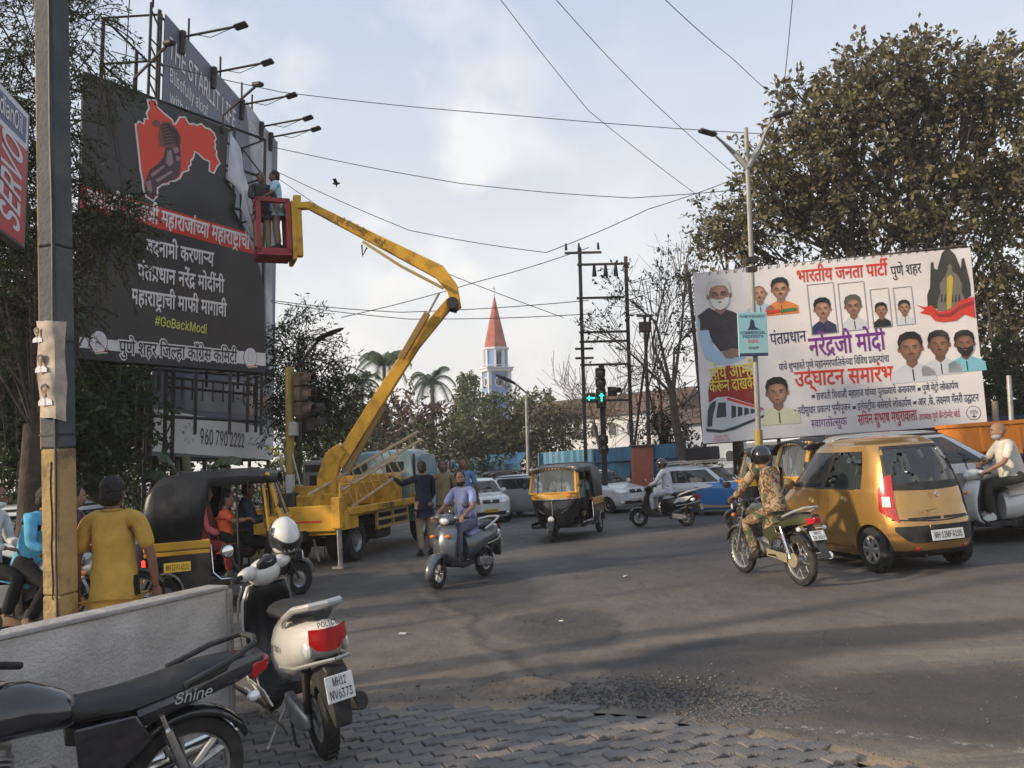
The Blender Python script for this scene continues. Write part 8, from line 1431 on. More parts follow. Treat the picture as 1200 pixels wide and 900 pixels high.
# bald rider on the right
g4= scooter('white scooter of the bald man at the right edge, its rear cut by the frame',WPNT,gY(1178,12.4),R(172),pl=('MH12','LB 9026'),group='scooters')
person('bald man with a grey face mask and cream shirt on the white scooter at right',dict(SCOOT,grip=((1,0,0),)*2),cloth('shirt_cream',(.58,.55,.49)),TRO,root=g4,hair='none',mask=mat('mask_grey',(.3,.33,.36),.9),sleeve=.7,skin=SKIN2,shoe=mat('shoe_white',(.6,.58,.54),.6),fat=1.2)
# riders at the left edge
BRN= mat('shoe_brown',(.22,.13,.07),.7); g5= motorcycle('dark motorcycle carrying two men, behind the barrier wall at the left edge',mat('tank_silver',(.3,.3,.31),.3,.5,coat=.8),gY(46,8.6),R(4),wst='alloy')
person('pillion rider in a white long sleeved shirt with a face mask at left edge',dict(BIKE),WS,TRB,root=g5,over=dict(hip=(-.52,0,.98),chest=(-.50,0,1.33),neck=(-.46,0,1.48),head=(-.42,0,1.62),el=((-.42,.25,1.17),(-.42,-.25,1.17)),ha=((-.22,.14,1.10),(-.22,-.14,1.10)),kn=((-.08,.2,.82),(-.08,-.2,.82)),an=((-.22,.2,.42),(-.22,-.2,.42))),mask=mat('mask_white',(.6,.6,.58),.9),sleeve=1,shoe=BRN)
person('rider in a sky blue shirt partly hidden by the square pole',dict(BIKE),BS,TRB,root=g5,over=dict(hip=(-.12,0,.92),chest=(.0,0,1.27),neck=(.05,0,1.43),head=(.10,0,1.57)),sleeve=1,shoe=BRN)
g6= motorcycle('maroon motorcycle half hidden between the square pole and the man in mustard',MAR,gY(92,10.2),R(14),wst='alloy')
person('rider in a patterned maroon shirt seen between the square pole and the man in mustard',dict(BIKE),PAT,TRB,root=g6,sleeve=.9,skin=SKIN2,)
# pedestrian seen from behind
person('man in a mustard yellow t-shirt walking away behind the barrier wall',dict(STAND,curl=.7),MUS,TRB,loc=gY(137,5.9),yaw=R(98),over=dict(sho=.175,el=((.0,.26,1.13),(.0,-.26,1.13)),ha=((.05,.275,.88),(.05,-.275,.88)),head=(.01,0,1.60)),sleeve=.6,collar=True)
# men by the lorry
person('man in a navy jacket and beige trousers leaning on the lorry cab, arm raised',dict(STAND),NV,TRK,loc=gY(500,17.2),yaw=R(120),over=dict(el=((.30,.30,1.32),(.12,-.26,1.12)),ha=((.52,.36,1.45),(.22,-.2,.95))),sleeve=1)
person('moustached man in khaki uniform standing behind the scooter rider',dict(STAND),KH,KH,loc=gY(524,19.0),yaw=R(-85),mous=True,sleeve=.6)
person('balding man in a blue shirt seen from behind, next to the khaki uniform',dict(STAND),cloth('shirt_blue',(.13,.22,.42)),TRK,loc=gY(548,19.4),yaw=R(100),sleeve=.6,hair='none',over=dict(head=(.03,0,1.58)))
# ------------------------------------------------------------------ parked two-wheelers in front
WSC= mat('scooter_white',(.60,.59,.56),.25,coat=1.,dirt=(.33,.29,.24),ds=3.5,da=.35)
pa,pb= gp(324,838),gp(374,880); p,y= pose_on(pa,pb,1.24)
g8= scooter('white parked scooter with a helmet on its handlebar and a white rear plate',WSC,p,y,lean=R(-5),steer=R(14),pl=('MH12','NV6373'),apron_in=mat('inner_black',(.015,.016,.018),.35),stand=True)
g8.scale=(.94,.78,1.04)
tm= Matrix.Translation((-.965,.0,.775)) @ RX((-1,0,.5)); text(g8,'POLICE',tm,(0,0),.040,INK,.01,align='c'); text(g8,'Activa',Matrix.Translation((-.40,.205,.60)) @ RX((0,1,.1)),(0,0),.055,INK,.015,align='c',slant=.25,n=.006)
mb= MB(); mb.tube([(.34,v*.215,.90-.0*v) for v in (-1,0,1)][:1]+[(.40,-.225,.80),(.45,-.235,.65),(.46,-.22,.48),(.42,-.19,.34)],.010,6); mb.build('leg_guard',CHR,g8); mb= MB(); mb.tube([(.34,.20,.90),(.40,.225,.80),(.45,.235,.65),(.46,.22,.48),(.42,.19,.34)],.010,6); mb.build('leg_guard',CHR,g8)
hl= thing('helmet','black and white motorcycle helmet hanging on the handlebar of the white parked scooter','helmet'); hl.location= g8.location; hl.rotation_quaternion= g8.rotation_quaternion; hl.scale= g8.scale
hc= Vector((.38,-.24,1.15)); mb= MB(); mb.ball(hc,(.155,.13,.145),24,16,None,-.72); mb.build('shell',mat('helmet_white',(.62,.62,.6),.2,coat=1),hl,smooth=80)
mb= MB(); mb.lathe([(.128,-.05),(.136,0),(.132,.05),(.118,.085)],hc+Vector((.012,0,0)),(0,0,1),18,a0=R(-80),a1=R(80)); mb.build('visor',mat('visor_smoke',(.03,.035,.04),.05,coat=1),hl,smooth=80); mb= MB(); mb.ball(hc-Vector((.012,0,-.012)),(.149,.135,.14),22,14,Matrix.Rotation(R(-35),3,'Y'),-.2,.35); mb.build('black_band',BLK,hl,smooth=80)
mb= MB(); mb.lathe([(.118,-.105),(.128,-.095),(.124,-.08)],hc,(0,0,1),18); mb.tube([hc+Vector((.02,.1,-.09)),hc+Vector((-.02,.09,-.2)),hc+Vector((-.06,.04,-.16))],.008,5); mb.build('rim_and_strap',PLB,hl)
g9= motorcycle('black motorcycle parked in front of the barrier wall, cut by the left and bottom edges',mat('tank_black',(.014,.015,.022),.16,coat=1.,dirt=(.08,.075,.07),ds=3,da=.3),Vector((-2.12,3.42,.0)),R(222),lean=R(-9),steer=R(-28),pl=('MH14','4147'),wst='alloy',chain=False)
g9.scale=(.92,)*3
for c in g9.children:
 if c.name.startswith('grab'): c.data.materials[0] = PLB
text(g9,'Shine',Matrix.Translation((-.60,.135,.745)) @ RX((0,1,.1)),(0,0),.07,mat('sticker_silver',(.4,.4,.4),.4),.01,align='c',slant=.25,n=.01)
# ================================================================== lift lorry
LY= mat('lorry_yellow',(.60,.33,.025),.5,var=.15,vs=2,dirt=(.10,.05,.025),ds=2.6,da=.75); LBL= mat('cab_blue',(.20,.30,.36),.45,coat=.3,dirt=(.2,.16,.12),ds=2,da=.5); LRD= mat('basket_red',(.32,.035,.04),.5,dirt=(.1,.04,.03),ds=3,da=.5)
h_= Vector((.27,.963,0)).normalized(); rgt= Vector((h_.y,-h_.x,0)); LO= gp(425,657)-rgt*.88; ly= yaw_of(h_.x,h_.y)
lr= thing('lift_lorry','yellow platform lift lorry with pale blue cab and raised folding boom','lorry',LO,ly,scale=.87)
for x,w_,y in ((0,.26,.80),(0,.26,.52),(3.6,.2,.80)):
 for sg in (-1,1): wheel(lr,(x,sg*y,.42),.42,w_,.55,'steel',sg)
mb= MB(); mb.box((1.6,0,.66),(5.6,.7,.2)); mb.tube([(0,-.8,.42),(0,.8,.42)],.09,8); mb.box((1.3,-.75,.52),(.7,.35,.35),b=.04); mb.build('chassis',DSTEEL,lr)
mb= MB(); mb.box((1.0,0,1.0),(3.9,2.0,.12),b=.01); mb.build('deck',LY,lr); mb= MB(); mb.box((-1.0,0,.98),(.12,2.04,.52),b=.02); mb.box((-.93,0,.70),(.08,1.9,.10)); mb.build('rear_panel',LY,lr)
mb= MB(); mb.box((-1.065,-.2,.93),(.01,1.0,.035)); mb.build('red_stripe',P_RED,lr)
for sg in (-1,1):
 for x in (-1.06,2.75) if sg < 0 else (-1.06,):
  mb= MB(); mb.box((x,sg*1.08,1.08),(.20,.20,.62) if x < 0 else (.1,.1,.3),b=.02); o= mb.build('outrigger',LY,lr)
  if x < 0: mb= MB(); mb.tube([(x,sg*1.08,.8),(x,sg*1.08,.06)],.05,8); mb.box((x,sg*1.08,.03),(.24,.24,.05)); mb.build('outrigger_foot',STL,o)
 mb= MB(); mb.box((1.15,sg*1.04,1.06),(3.4,.12,.16),b=.02); mb.build('side_rail',LY,lr); mb= MB(); mb.box((-.55,sg*1.0,.88),(.75,.1,.32)); mb.build('side_skirt',LY,lr)
 mb= MB()
 for z in (.60,.78,.95): mb.box((1.6,sg*1.0,z),(1.7,.05,.06))
 for x in (.78,1.6,2.42): mb.box((x,sg*1.0,.78),(.05,.06,.42))
 mb.build('side_guard',mat('faded_yellow',(.42,.30,.10),.6),lr,smooth=0)
 mb= MB()
 for x in (-.9,-.2,.5,1.2,1.9,2.6): mb.tube([(x,sg*1.05,1.1),(x,sg*1.05,1.62)],.022,6)
 mb.tube([(-.9,sg*1.05,1.62),(2.6,sg*1.05,1.62)],.022,6); mb.build('hand_rail',LY,lr)
text(lr,'FREE LIFT',Matrix.Translation((1.2,-1.102,1.02)) @ RX((0,-1,0)),(0,0),.13,INK,.01,align='c',name='lettering')
mb= MB(); mb.box((2.35,.1,1.42),(.85,1.7,.7),b=.03); mb.build('tool_box',LY,lr); mb= MB(); mb.box((-.55,.35,1.3),(.4,.5,.42),b=.03); mb.build('battery_box',PLB,lr)
# cab
cab=[[(x,y,z) for x,y in [(xr_,w*.9),(xr_-.0,w),(xf-.25,w),(xf-.05,w*.85),(xf,0),(xf-.05,-w*.85),(xf-.25,-w),(xr_,-w),(xr_,-w*.9)]] for z,xr_,xf,w in ((.55,2.95,4.75,.98),(.7,2.92,4.82,1.0),(1.45,2.92,4.80,1.0),(1.55,2.93,4.78,.99),(2.15,2.97,4.52,.93),(2.28,3.02,4.42,.88),(2.34,3.2,4.2,.7))]
mb= MB(); mb.loft(cab); mb.build('cab',LBL,lr,smooth=40)
for sg in (-1,1):
 mb= MB(); mb.prism([(3.55,1.48),(3.58,2.12),(4.30,2.12),(4.55,1.48)],.02,'y',sg*.985); mb.build('side_window',GLS,lr); mb= MB(); mb.prism([(3.5,.62),(3.5,2.18),(4.38,2.18),(4.68,1.45),(4.68,.62)],.012,'y',sg*.992); mb.build('door',LBL,lr); mb= MB(); mb.prism([(2.98,.6),(3.02,2.2),(3.06,2.2),(3.06,.6)],.05,'y',sg*.99); mb.build('door_edge',PLB,lr)
 mb= MB(); mb.box((2.955,sg*.5,1.85),(.02,.5,.36),b=.01); mb.build('rear_window',GLS,lr); mb= MB(); mb.ball((4.7,sg*1.15,1.8),(.04,.09,.16),8,6); mb.tube([(4.5,sg*.98,2.0),(4.7,sg*1.15,1.95)],.012,5); mb.build('mirror',PLB,lr)
mb= MB(); mb.add([(4.81,-.85,1.5),(4.81,.85,1.5),(4.56,.78,2.15),(4.56,-.78,2.15)],[(0,1,2,3)]); mb.build('windscreen',GLS,lr)
mb= MB(); mb.box((-.2,0,1.25),(.9,.9,.42),b=.04); mb.cyl((-.2,0,1.4),(-.2,0,1.62),.34,n=20); mb.build('turntable',LY,lr)
inv= Matrix.Translation(LO) @ Matrix.Rotation(ly,4,'Z') @ Matrix.Scale(.87,4); inv= inv.inverted()
YB= LO.y-.1
def wp(px,py,Y=None): return inv @ at_raw(px,py,Y or YB)
def beam(pts,hs,w_,m_,name):
 v_=(inv.to_3x3() @ Vector((0,1,0))).normalized(); rings=[]; P=[Vector(p) for p in pts]
 for i,p in enumerate(P):
  d=(P[min(i+1,len(P)-1)]-P[max(i-1,0)]).normalized(); n_= d.cross(v_).normalized()*hs[i]/2; s_= v_*w_/2; rings.append([p-n_-s_,p+n_-s_,p+n_+s_,p-n_+s_])
 mb= MB(); mb.loft(rings); return mb.build(name,m_,lr,bevel=.012)
beam([wp(386,590),wp(384,560),wp(392,535),wp(402,525)],[.42,.40,.36,.26],.3,LY,'turret')
beam([wp(383,592),wp(404,592)],[.5,.5],.5,LY,'turret_base')
beam([wp(396,545),wp(440,475),wp(486,404),wp(529,353)],[.28,.27,.24,.2],.22,LY,'lower_boom'); beam([wp(408,552),wp(441,490),wp(449,476)],[.10,.14,.14],.12,mat('ram_brown',(.28,.17,.05),.5),'lift_ram')
beam([wp(536,362,YB-.02),wp(530,338,YB-.02),wp(515,319),wp(440,281),wp(362,241),wp(334,243)],[.18,.26,.30,.22,.16,.12],.18,LY,'upper_boom')
beam([wp(520,338,YB-.2),wp(470,312,YB-.2),wp(425,283,YB-.2)],[.06,.06,.06],.06,mat('faded_yellow',(.42,.30,.10),.6),'link_rod')
beam([wp(515,343,YB-.2),wp(501,368,YB-.2)],[.05,.05],.05,STL,'ram_rod'); beam([wp(501,367,YB-.2),wp(470,420,YB-.2)],[.13,.13],.13,mat('ram_brown',(.28,.17,.05),.5),'fold_ram')
mb= MB(); c_= wp(531,357); vy= inv.to_3x3() @ Vector((0,1,0)); mb.cyl(c_-vy*.2,c_+vy*.2,.13,n=14); mb.tube([wp(531,350),wp(538,356),wp(534,366),wp(528,364)],.03,6); mb.build('knuckle_pin',DSTEEL,lr); mb= MB(); mb.tube([wp(424,287),wp(425,300),wp(430,290)],.02,5); mb.build('hook',DSTEEL,lr)
bt= wp(402,290); ux=(wp(470,292)-wp(395,252)).normalized(); uz= vy.cross(ux).normalized(); uz=-uz if uz.z < 0 else uz;
text(lr,'पुणे कॅन्टोन्मेंट',Matrix.Translation(wp(394,256,YB-.14)) @ Matrix((ux,uz,ux.cross(uz))).transposed().to_4x4(),(0,-.05),.18,INK,.01,width=.75)
text(lr,'बोर्ड',Matrix.Translation(wp(438,281,YB-.14)) @ Matrix((ux,uz,ux.cross(uz))).transposed().to_4x4(),(0,-.05),.18,INK,.01)
# basket and the two workers
iq= inv.to_3x3(); Mk= Matrix.Translation(wp(320,300)) @ iq.to_4x4() @ Matrix.Rotation(R(24),4,'Z')
mb= MB(Mk); w2=.27; hh=.98
for z,t_ in ((0,.08),(hh,.08)):
 for a,b in (((-w2,-w2),(w2,-w2)),((w2,-w2),(w2,w2)),((w2,w2),(-w2,w2)),((-w2,w2),(-w2,-w2))): mb.box(((a[0]+b[0])/2,(a[1]+b[1])/2,z+.03),(abs(a[0]-b[0])+.09,abs(a[1]-b[1])+.09,.09),b=.012)
for x in (-w2,w2):
 for y in (-w2,w2): mb.box((x,y,hh/2),(.09,.09,hh),b=.012)
mb.box((0,0,-.03),(.62,.62,.06)); mb.build('basket',LRD,lr); mb= MB(Mk); mb.box((.37,0,.45),(.08,.58,1.15),b=.01); mb.box((.46,-.2,.55),(.14,.14,1.2),b=.01); mb.build('basket_plate',LY,lr)
for px_,lab,sh_,kw in ((309,'worker in a dark shirt and beige trousers standing in the red basket',cloth('shirt_char',(.05,.045,.05)),dict(yaw=R(-60))),(326,'worker in a pale cyan shirt leaning over the red basket',CYA,dict(yaw=R(200)))):
 b= at_raw(px_,297 if px_ < 320 else 294,YB+(.05 if px_ < 320 else .22)); person(lab,dict(STAND),sh_,TRK,loc=b,scale=.93,sleeve=1 if px_ < 320 else .6,over=dict(el=((.12,.26,1.15),(.12,-.26,1.15)),ha=((.30,.16,1.06),(.30,-.16,1.06))),**kw)
BAM= mat('pale_wood',(.48,.36,.22),.7,var=.2,vs=12)
for lab,a,b,k,w_,dy in (('long pale wooden ladder leaning from the lorry deck over its cab',(366,592),(494,515),15,.2,-.9),('short pale ladder lying on the lorry deck below the long one',(412,594),(474,552),8,.36,-.6)):
 A= at_raw(*a,LO.y+dy+.4); B= at_raw(*b,LO.y+dy+(2.2 if k > 9 else 1.3)); t= thing('ladder',lab,'ladder',A,group='ladders on the lorry'); d= B-A; pv= Vector((-.25,-.2,.55)).normalized(); pv=(pv-d.normalized()*pv.dot(d.normalized())).normalized()*w_
 for s_ in (0,1): mb= MB(); mb.tube([pv*s_,d+pv*s_*.9],.03,6); mb.build('rail',BAM,t)
 for i in range(k): q= d*(i+.5)/k; mb= MB(); mb.tube([q,q+pv*.95],.016,5); mb.build('rung',BAM,t)
# ================================================================== posts, lamps, signals, cables
PY= mat('post_yellow',(.36,.27,.07),.7,var=.25,vs=4,dirt=(.1,.07,.04),ds=4,da=.7); WHT= mat('white_band',(.5,.5,.48),.7)
def post(name,label,cat,base,top_py,r,m_,r2=None,n=10,group=None):
 t= thing(name,label,cat,base,plumbed=True,group=group); h= plumb(base,top_py); mb= MB(); mb.tube([(0,0,0),(0,0,h)],[r,r2 or r],n); mb.build('pole',m_,t); return t,h
t,h= post('street_lamp','tall double armed street lamp in front of the white banner','street lamp',gY(893,20.5),150,.06,mat('lamp_post',(.30,.30,.28),.5,.2,dirt=(.12,.1,.08),ds=2,da=.4),.045)
za= plumb(Vector(t.location),186)
for s_,L_,up_ in ((-1,.80,.55),(1,.5,1.0)):
 mb= MB(); mb.tube([(0,0,za-.2),(s_*.28,0,za+up_*.25),(s_*L_*.75,-.25,za+up_*.55),(s_*L_,-.4,za+up_*.72)],[.07,.06,.03,.022],8); mb.build('arm',GALV,t); mb= MB(); mb.box((s_*(L_+.15),-.45,za+up_*.78),(.42,.16,.08),(0,R(-8)*s_,R(-20)*s_),.03); mb.build('lamp_head',PLB,t)
mb= MB(); mb.tube([(0,0,0),(0,0,1.9)],.085,10); mb.build('painted_base',PY,t); z_= plumb(Vector(t.location),305); mb= MB(); mb.box((0,0,z_),(.26,.2,.12)); mb.box((0,0,z_-.2),(.2,.16,.1)); mb.build('clamp',DSTEEL,t)
z1,z0= plumb(Vector(t.location),367),plumb(Vector(t.location),418); ad= thing('advert_board','small pale blue advert board fixed on the lamp post before the white banner','sign',Vector(t.location),plumbed=True); hb_= z1-z0; mb= MB(); mb.box((-.08,-.14,(z0+z1)/2),(.62,.04,hb_),b=.008); mb.build('panel',pr('panel_blue',(.28,.52,.60)),ad)
Ma= Matrix.Translation((-.08,-.162,z0)) @ RX((0,-1,0))
for s_,y,sz,m_ in (("PUNE'S BIGGEST",.88,.085,P_NAVY),('COMMERCIAL',.50,.11,P_NAVY),('PROPERTY',.41,.11,P_NAVY),('EXPO',.30,.12,P_RED),('SHOP',.16,.09,P_NAVY)): text(ad,s_,Ma,(0,y*hb_),sz*.8,m_,.012,align='c',n=.004,width=min(.54,len(s_)*.055))
flat_= MB(Ma); flat_.poly([(-.12,hb_*.6,.004),(.16,hb_*.6,.004),(.05,hb_*.66,.004),(.02,hb_*.82,.004),(-.04,hb_*.84,.004),(-.07,hb_*.66,.004)]); flat_.poly([(-.3,0,.004),(.3,0,.004),(.3,hb_*.07,.004),(-.3,hb_*.07,.004)]); flat_.build('tower_print',P_NAVY,ad,smooth=0)
for lab,bx,Yb,tip,hd_ in (('curved street lamp rising behind the left traffic signal',352,21,(372,400),(386,391)),('curved street lamp standing before the church tower',620,42,(607,452),(592,444))):
 b= gY(bx,Yb); t,h= post('street_lamp',lab,'street lamp',b,470 if bx > 400 else 445,.055 if bx < 400 else .06,DSTEEL if bx < 400 else GALV,group='curved street lamps'); q= t.rotation_quaternion.inverted(); f_= lambda p,Y: q @ (at(*p,Y)-b)
 mb= MB(); mb.tube([(0,0,h),(0,0,h+.3),f_(tip,Yb-.6),f_(hd_,Yb-1.2)],.035,7); mb.build('arm',DSTEEL if bx < 400 else GALV,t); mb= MB(); c_= f_(hd_,Yb-1.3); mb.ball(c_,(.34,.12,.05) if bx < 400 else (.42,.18,.07),10,6,Matrix.Rotation(R(-20 if bx < 400 else 25),3,'Y')); mb.build('lamp_head',DSTEEL,t)
# traffic signals
def sig(par,c,m_,on=None,yaw=0.,n=1,s=1.):
 Mx= Matrix.Translation(c) @ Matrix.Rotation(yaw,4,'Z')
 for k in range(n):
  z=-k*.36*s; mb= MB(Mx); mb.box((0,0,z),(.34*s,.22*s,.35*s),b=.03); o= mb.build('signal_head',m_,par); mb= MB(Mx); mb.lathe([(.135*s,-.10*s),(.14*s,-.36*s),(.13*s,-.36*s),(.125*s,-.10*s)],(0,0,z),(0,1,0),14,a0=R(-205),a1=R(25)); mb.build('visor',m_,o)
  mb= MB(Mx); mb.lathe([(.001,-.118*s),(.12*s,-.112*s)],(0,0,z),(0,1,0),16); mb.build('lens',mat('dark_lens',(.04,.02,.02),.2,coat=1),o)
GA= mat('green_arrow',(.02,.9,.55),.4,emit=1.6)
sgt= thing('traffic_signal','traffic signal with two lit green arrows in front of the blue corrugated fence','traffic signal',gY(710,29.5),plumbed=True,group='traffic signals'); b= Vector(sgt.location); hp= plumb(b,428)
mb= MB(); mb.tube([(0,0,0),(0,0,hp)],.08,8); mb.build('pole',DSTEEL,sgt); s1=1.35
sig(sgt,(-.05,-.1,plumb(b,437)),RUST,n=4,s=.78); sig(sgt,(.28,0,plumb(b,459)),RUST,n=1,yaw=R(40),s=.75); sig(sgt,(-.33,-.1,plumb(b,466)),RUST,n=1,s=.78); sig(sgt,(-.02,-.1,plumb(b,515)),RUST,n=2,s=.75)
mb= MB(); za= plumb(b,466.5)
for x,d in ((-.33,-1),(-.05,1)):
 y=-.25; mb.box((x,y,za),(.18,.02,.04) if d < 0 else (.04,.02,.18)); P_=[(x+d*-.02,za),] ; mb.prism([(x-.13,za),(x-.05,za+.075),(x-.05,za-.075)] if d < 0 else [(x,za+.13),(x-.075,za+.05),(x+.075,za+.05)],.02,'y',y)
mb.build('green_arrow',GA,sgt,smooth=0)
sl_= thing('traffic_signal','rust coloured traffic signal seen from the side on the yellow post at left','traffic signal',gY(341,17.2),plumbed=True,group='traffic signals'); b= Vector(sl_.location); hp= plumb(b,430); mb= MB(); mb.tube([(0,0,0),(0,0,hp)],.075,10); mb.build('pole',PY,sl_); mb= MB(); mb.tube([(0,0,plumb(b,580)),(0,0,plumb(b,556))],.085,10); mb.build('white_band',WHT,sl_)
sig(sl_,(.22,0,plumb(b,445)),RUST,n=3,yaw=R(70),s=.78); sig(sl_,(.30,.2,plumb(b,480)),DSTEEL,n=2,yaw=R(120),s=.8); mb= MB(); mb.box((.10,-.1,plumb(b,503)),(.16,.16,.26),b=.02); mb.build('control_box',GALV,sl_)
for px_ in (326,352): mb= MB(); mb.tube([(0,0,2.2),((px_-340)*.05,-.3,.1)],.02,5); mb.build('brace',GALV,sl_)
cb= thing('notice_box','grey electric box with a sign on legs behind the lorry','box',gY(371,18.6),plumbed=True); b= Vector(cb.location); z1,z0= plumb(b,540),plumb(b,588); mb= MB(); mb.box((0,0,(z0+z1)/2),(.42,.3,z1-z0),b=.02); mb.build('cabinet',mat('cabinet_grey',(.24,.24,.23),.6,dirt=(.1,.09,.08),ds=4,da=.5),cb); mb= MB(); mb.box((0,-.155,z1-.14),(.34,.012,.14)); mb.build('plate',DSTEEL,cb); mb= MB(); mb.box((0,-.155,z0+.42),(.16,.012,.2)); mb.build('plate',DSTEEL,cb); mb= MB(); [mb.tube([(x,0,0),(x,0,z0)],.02,6) for x in (-.15,.15)]; mb.build('leg',GALV,cb)
# high tension structure
ht= thing('power_structure','twin pole power line structure with crossarms and insulators','pylon',gY(688,37.5),plumbed=True); b= Vector(ht.location); sp=1.5; z_= lambda py: plumb(b,py); tz= z_(290)
for x,tp in ((0,z_(290)),(sp,z_(302))): mb= MB(); mb.box((x,0,tp/2),(.11,.10,tp)); mb.build('pole',RUST,ht)
for py_,x0,x1 in ((297,-.5,.7),(311,-.1,sp+.1),(350,-.15,sp-.1),(390,-.1,sp),(401,-.1,sp+.0),(409,-.25,.34),(420,-.25,.34),(428,-.1,sp),(470,-.1,sp)): mb= MB(); mb.box(((x0+x1)/2,-.1,z_(py_)),(x1-x0,.07,.07)); mb.build('crossarm',RUST,ht)
mb= MB()
for x in (-.45,-.03,.6): mb.tube([(x,-.1,tz-.1),(x,-.1,tz+.12)],[.05,.03],8)
for x in (.45,.82,1.15): mb.tube([(x,-.1,z_(311)),(x,-.1,z_(325))],[.04,.08],8)
mb.build('insulator',DSTEEL,ht,kind='stuff')
mb= MB(); mb.tube([(sp+.1,-.8,0),(sp-.1,-.2,z_(560)),(2.2,-.3,z_(372))],.045,6); mb.build('stay_pole',RUST,ht)
p2,h2_= post('utility_pole','dark thin pole with a small crossarm beside the orange cabinet','pole',gY(763,34),370,.065,RUST,.045); mb= MB(); mb.box((0,0,h2_),(.5,.07,.07)); mb.box((0,0,h2_-.35),(.35,.25,.3)); mb.build('crossarm',RUST,p2)
post('utility_pole','yellow painted post behind the orange cabinet','pole',gY(797,36),478,.07,PY); post('utility_pole','thin grey pole right of the double armed lamp below the tree','pole',gY(1172,24),470,.07,mat('post_dull',(.2,.17,.13),.8)); post('utility_pole','pale post seen beyond the right end of the banner','pole',gY(1190,26),440,.06,GALV); post('utility_pole','slim white post beyond the corrugated fence','pole',gY(546,52),522,.06,GALV); post('utility_pole','slim grey post standing behind the lorry cab','pole',gY(487,40),520,.06,GALV)
cz= thing('cable_cabinet','tall faded orange cable cabinet on legs before the blue fence','cabinet',gY(754,32.3),R(4),plumbed=True,scale=.7); mb= MB(); mb.box((0,0,1.62),(.82,.5,1.75),b=.02); mb.build('casing',mat('faded_orange',(.42,.12,.07),.6,var=.12,vs=3,dirt=(.3,.2,.15),ds=2,da=.5),cz); mb= MB(); mb.box((0,0,2.53),(.95,.62,.08),b=.02); mb.box((0,0,.55),(.78,.4,.4)); mb.build('cap_and_base',RUST,cz)
# overhead cables: (points in the view, distances)
CB= mat('cable_black',(.03,.03,.035),.6)
cabs=[((587,0,15),(690,130,22),(830,238,36)),((652,0,14),(750,105,21),(862,205,32)),((780,0,12),(860,70,17),(945,145,24)),((929,-5,16),(921,80,18),(912,140,20)),((130,60,12),(330,108,18),(600,135,26),(950,160,40)),((318,172,20),(540,215,26),(740,232,32),(960,212,44)),((318,198,20),(480,270,28),(640,296,36)),((640,296,36),(760,245,40),(880,202,46)),((318,354,24),(480,374,30),(690,368,37)),((318,352,24),(470,366,30),(690,352,37)),((400,372,24),(560,330,30),(690,290,37)),((320,205,20),(450,290,27),(660,372,37)),((100,48,8),(150,88,14)),((152,-5,12),(146,90,14))]
CL=['slanting from the top centre towards the street lamp','falling from the top centre to the double armed lamp','running from the top right of centre into the big tree','hanging almost upright above the street lamp','from the upper left hoarding across the sky to the lamp head','sagging from the slate hoarding to the right tree, middle height','passing just below the bird, left of the twin poles','rising from left of the twin poles towards the street lamp','lower of the two nearly level ones behind the boom elbow','upper of the two nearly level ones behind the boom elbow','rising from behind the boom to the top of the twin poles','falling from the basket towards the twin poles','short, between the square pole and the black hoarding','short and upright beside the top of the black hoarding']
for i,c_ in enumerate(cabs):
 P_=[]; n_=10
 for (a,b_) in zip(c_,c_[1:]):
  for k in range(n_): u= k/n_; Y_=1/lerp(1/a[2],1/b_[2],u); P_.append(at(lerp(a[0],b_[0],u),lerp(a[1],b_[1],u)+3*sin(pi*u)*(1 if len(c_) < 3 else .6),Y_))
 P_.append(at(*c_[-1])); mb= MB(); mb.tube(P_,[max(.008,.00052*p.y) for p in P_],4); o= mb.build('overhead_cable',CB); tagp(o,'thin dark overhead cable '+CL[i],'cable','overhead cables')
bd= thing('bird','small dark bird flying over the lift boom','bird',at(394,215,34)); mb= MB(); mb.ball((0,0,0),(.13,.045,.04),10,6);
for s_ in (-1,1): mb.add([(.06,0,0),(-.06,0,0),(-.07,s_*.17,.09),(.04,s_*.18,.10),(-.08,s_*.35,-.01)],[(0,1,2,3),(2,3,4)])
mb.build('body',CB,bd,smooth=0)
# ================================================================== fences, church, school, shops
def fence(label,a,b,hgt,m_,w_=.9,roof_=0.,n_max=60):
 t= thing('corrugated_fence',label,'fence',a); d= b-a; L_= d.length; d.normalize(); nn= Vector((-d.y,d.x,0)); k= max(2,int(L_/w_))
 for i in range(k):
  mb= MB(); P_=[]; s0= L_*i/k; m2_=9
  for j in range(m2_+1):
   x= s0+(L_/k)*j/m2_; o_=.03*(j % 2); P_.append((x,o_))
  hh_= hgt+.05*noise.noise(Vector((i*3.1,0,0)))
  lo_=[d*x+nn*(o_+.004*i % .01) for x,o_ in P_]; hi_=[p+UPV*hh_ for p in lo_]; R_=[lo_,hi_]
  if roof_: R_.append([p+nn*roof_+Vector((0,0,.5)) for p in hi_])
  mb.loft(R_,caps=False,closed=False); mb.build('panel',m_,t,smooth=0)
 mb= MB()
 for z in (hgt*.25,hgt*.75): mb.tube([UPV*z-nn*.05,d*L_+UPV*z-nn*.05],.04,4)
 for i in range(0,k+1,2): q= d*L_*i/k-nn*.06; mb.tube([q,q+UPV*hgt],.04,4)
 mb.build('frame',mat('fence_frame',(.08,.15,.22),.7),t,smooth=0)
FB= mat('fence_blue',(.10,.27,.42),.6,var=.2,vs=1.2,dirt=(.18,.2,.2),ds=1.4,da=.6)
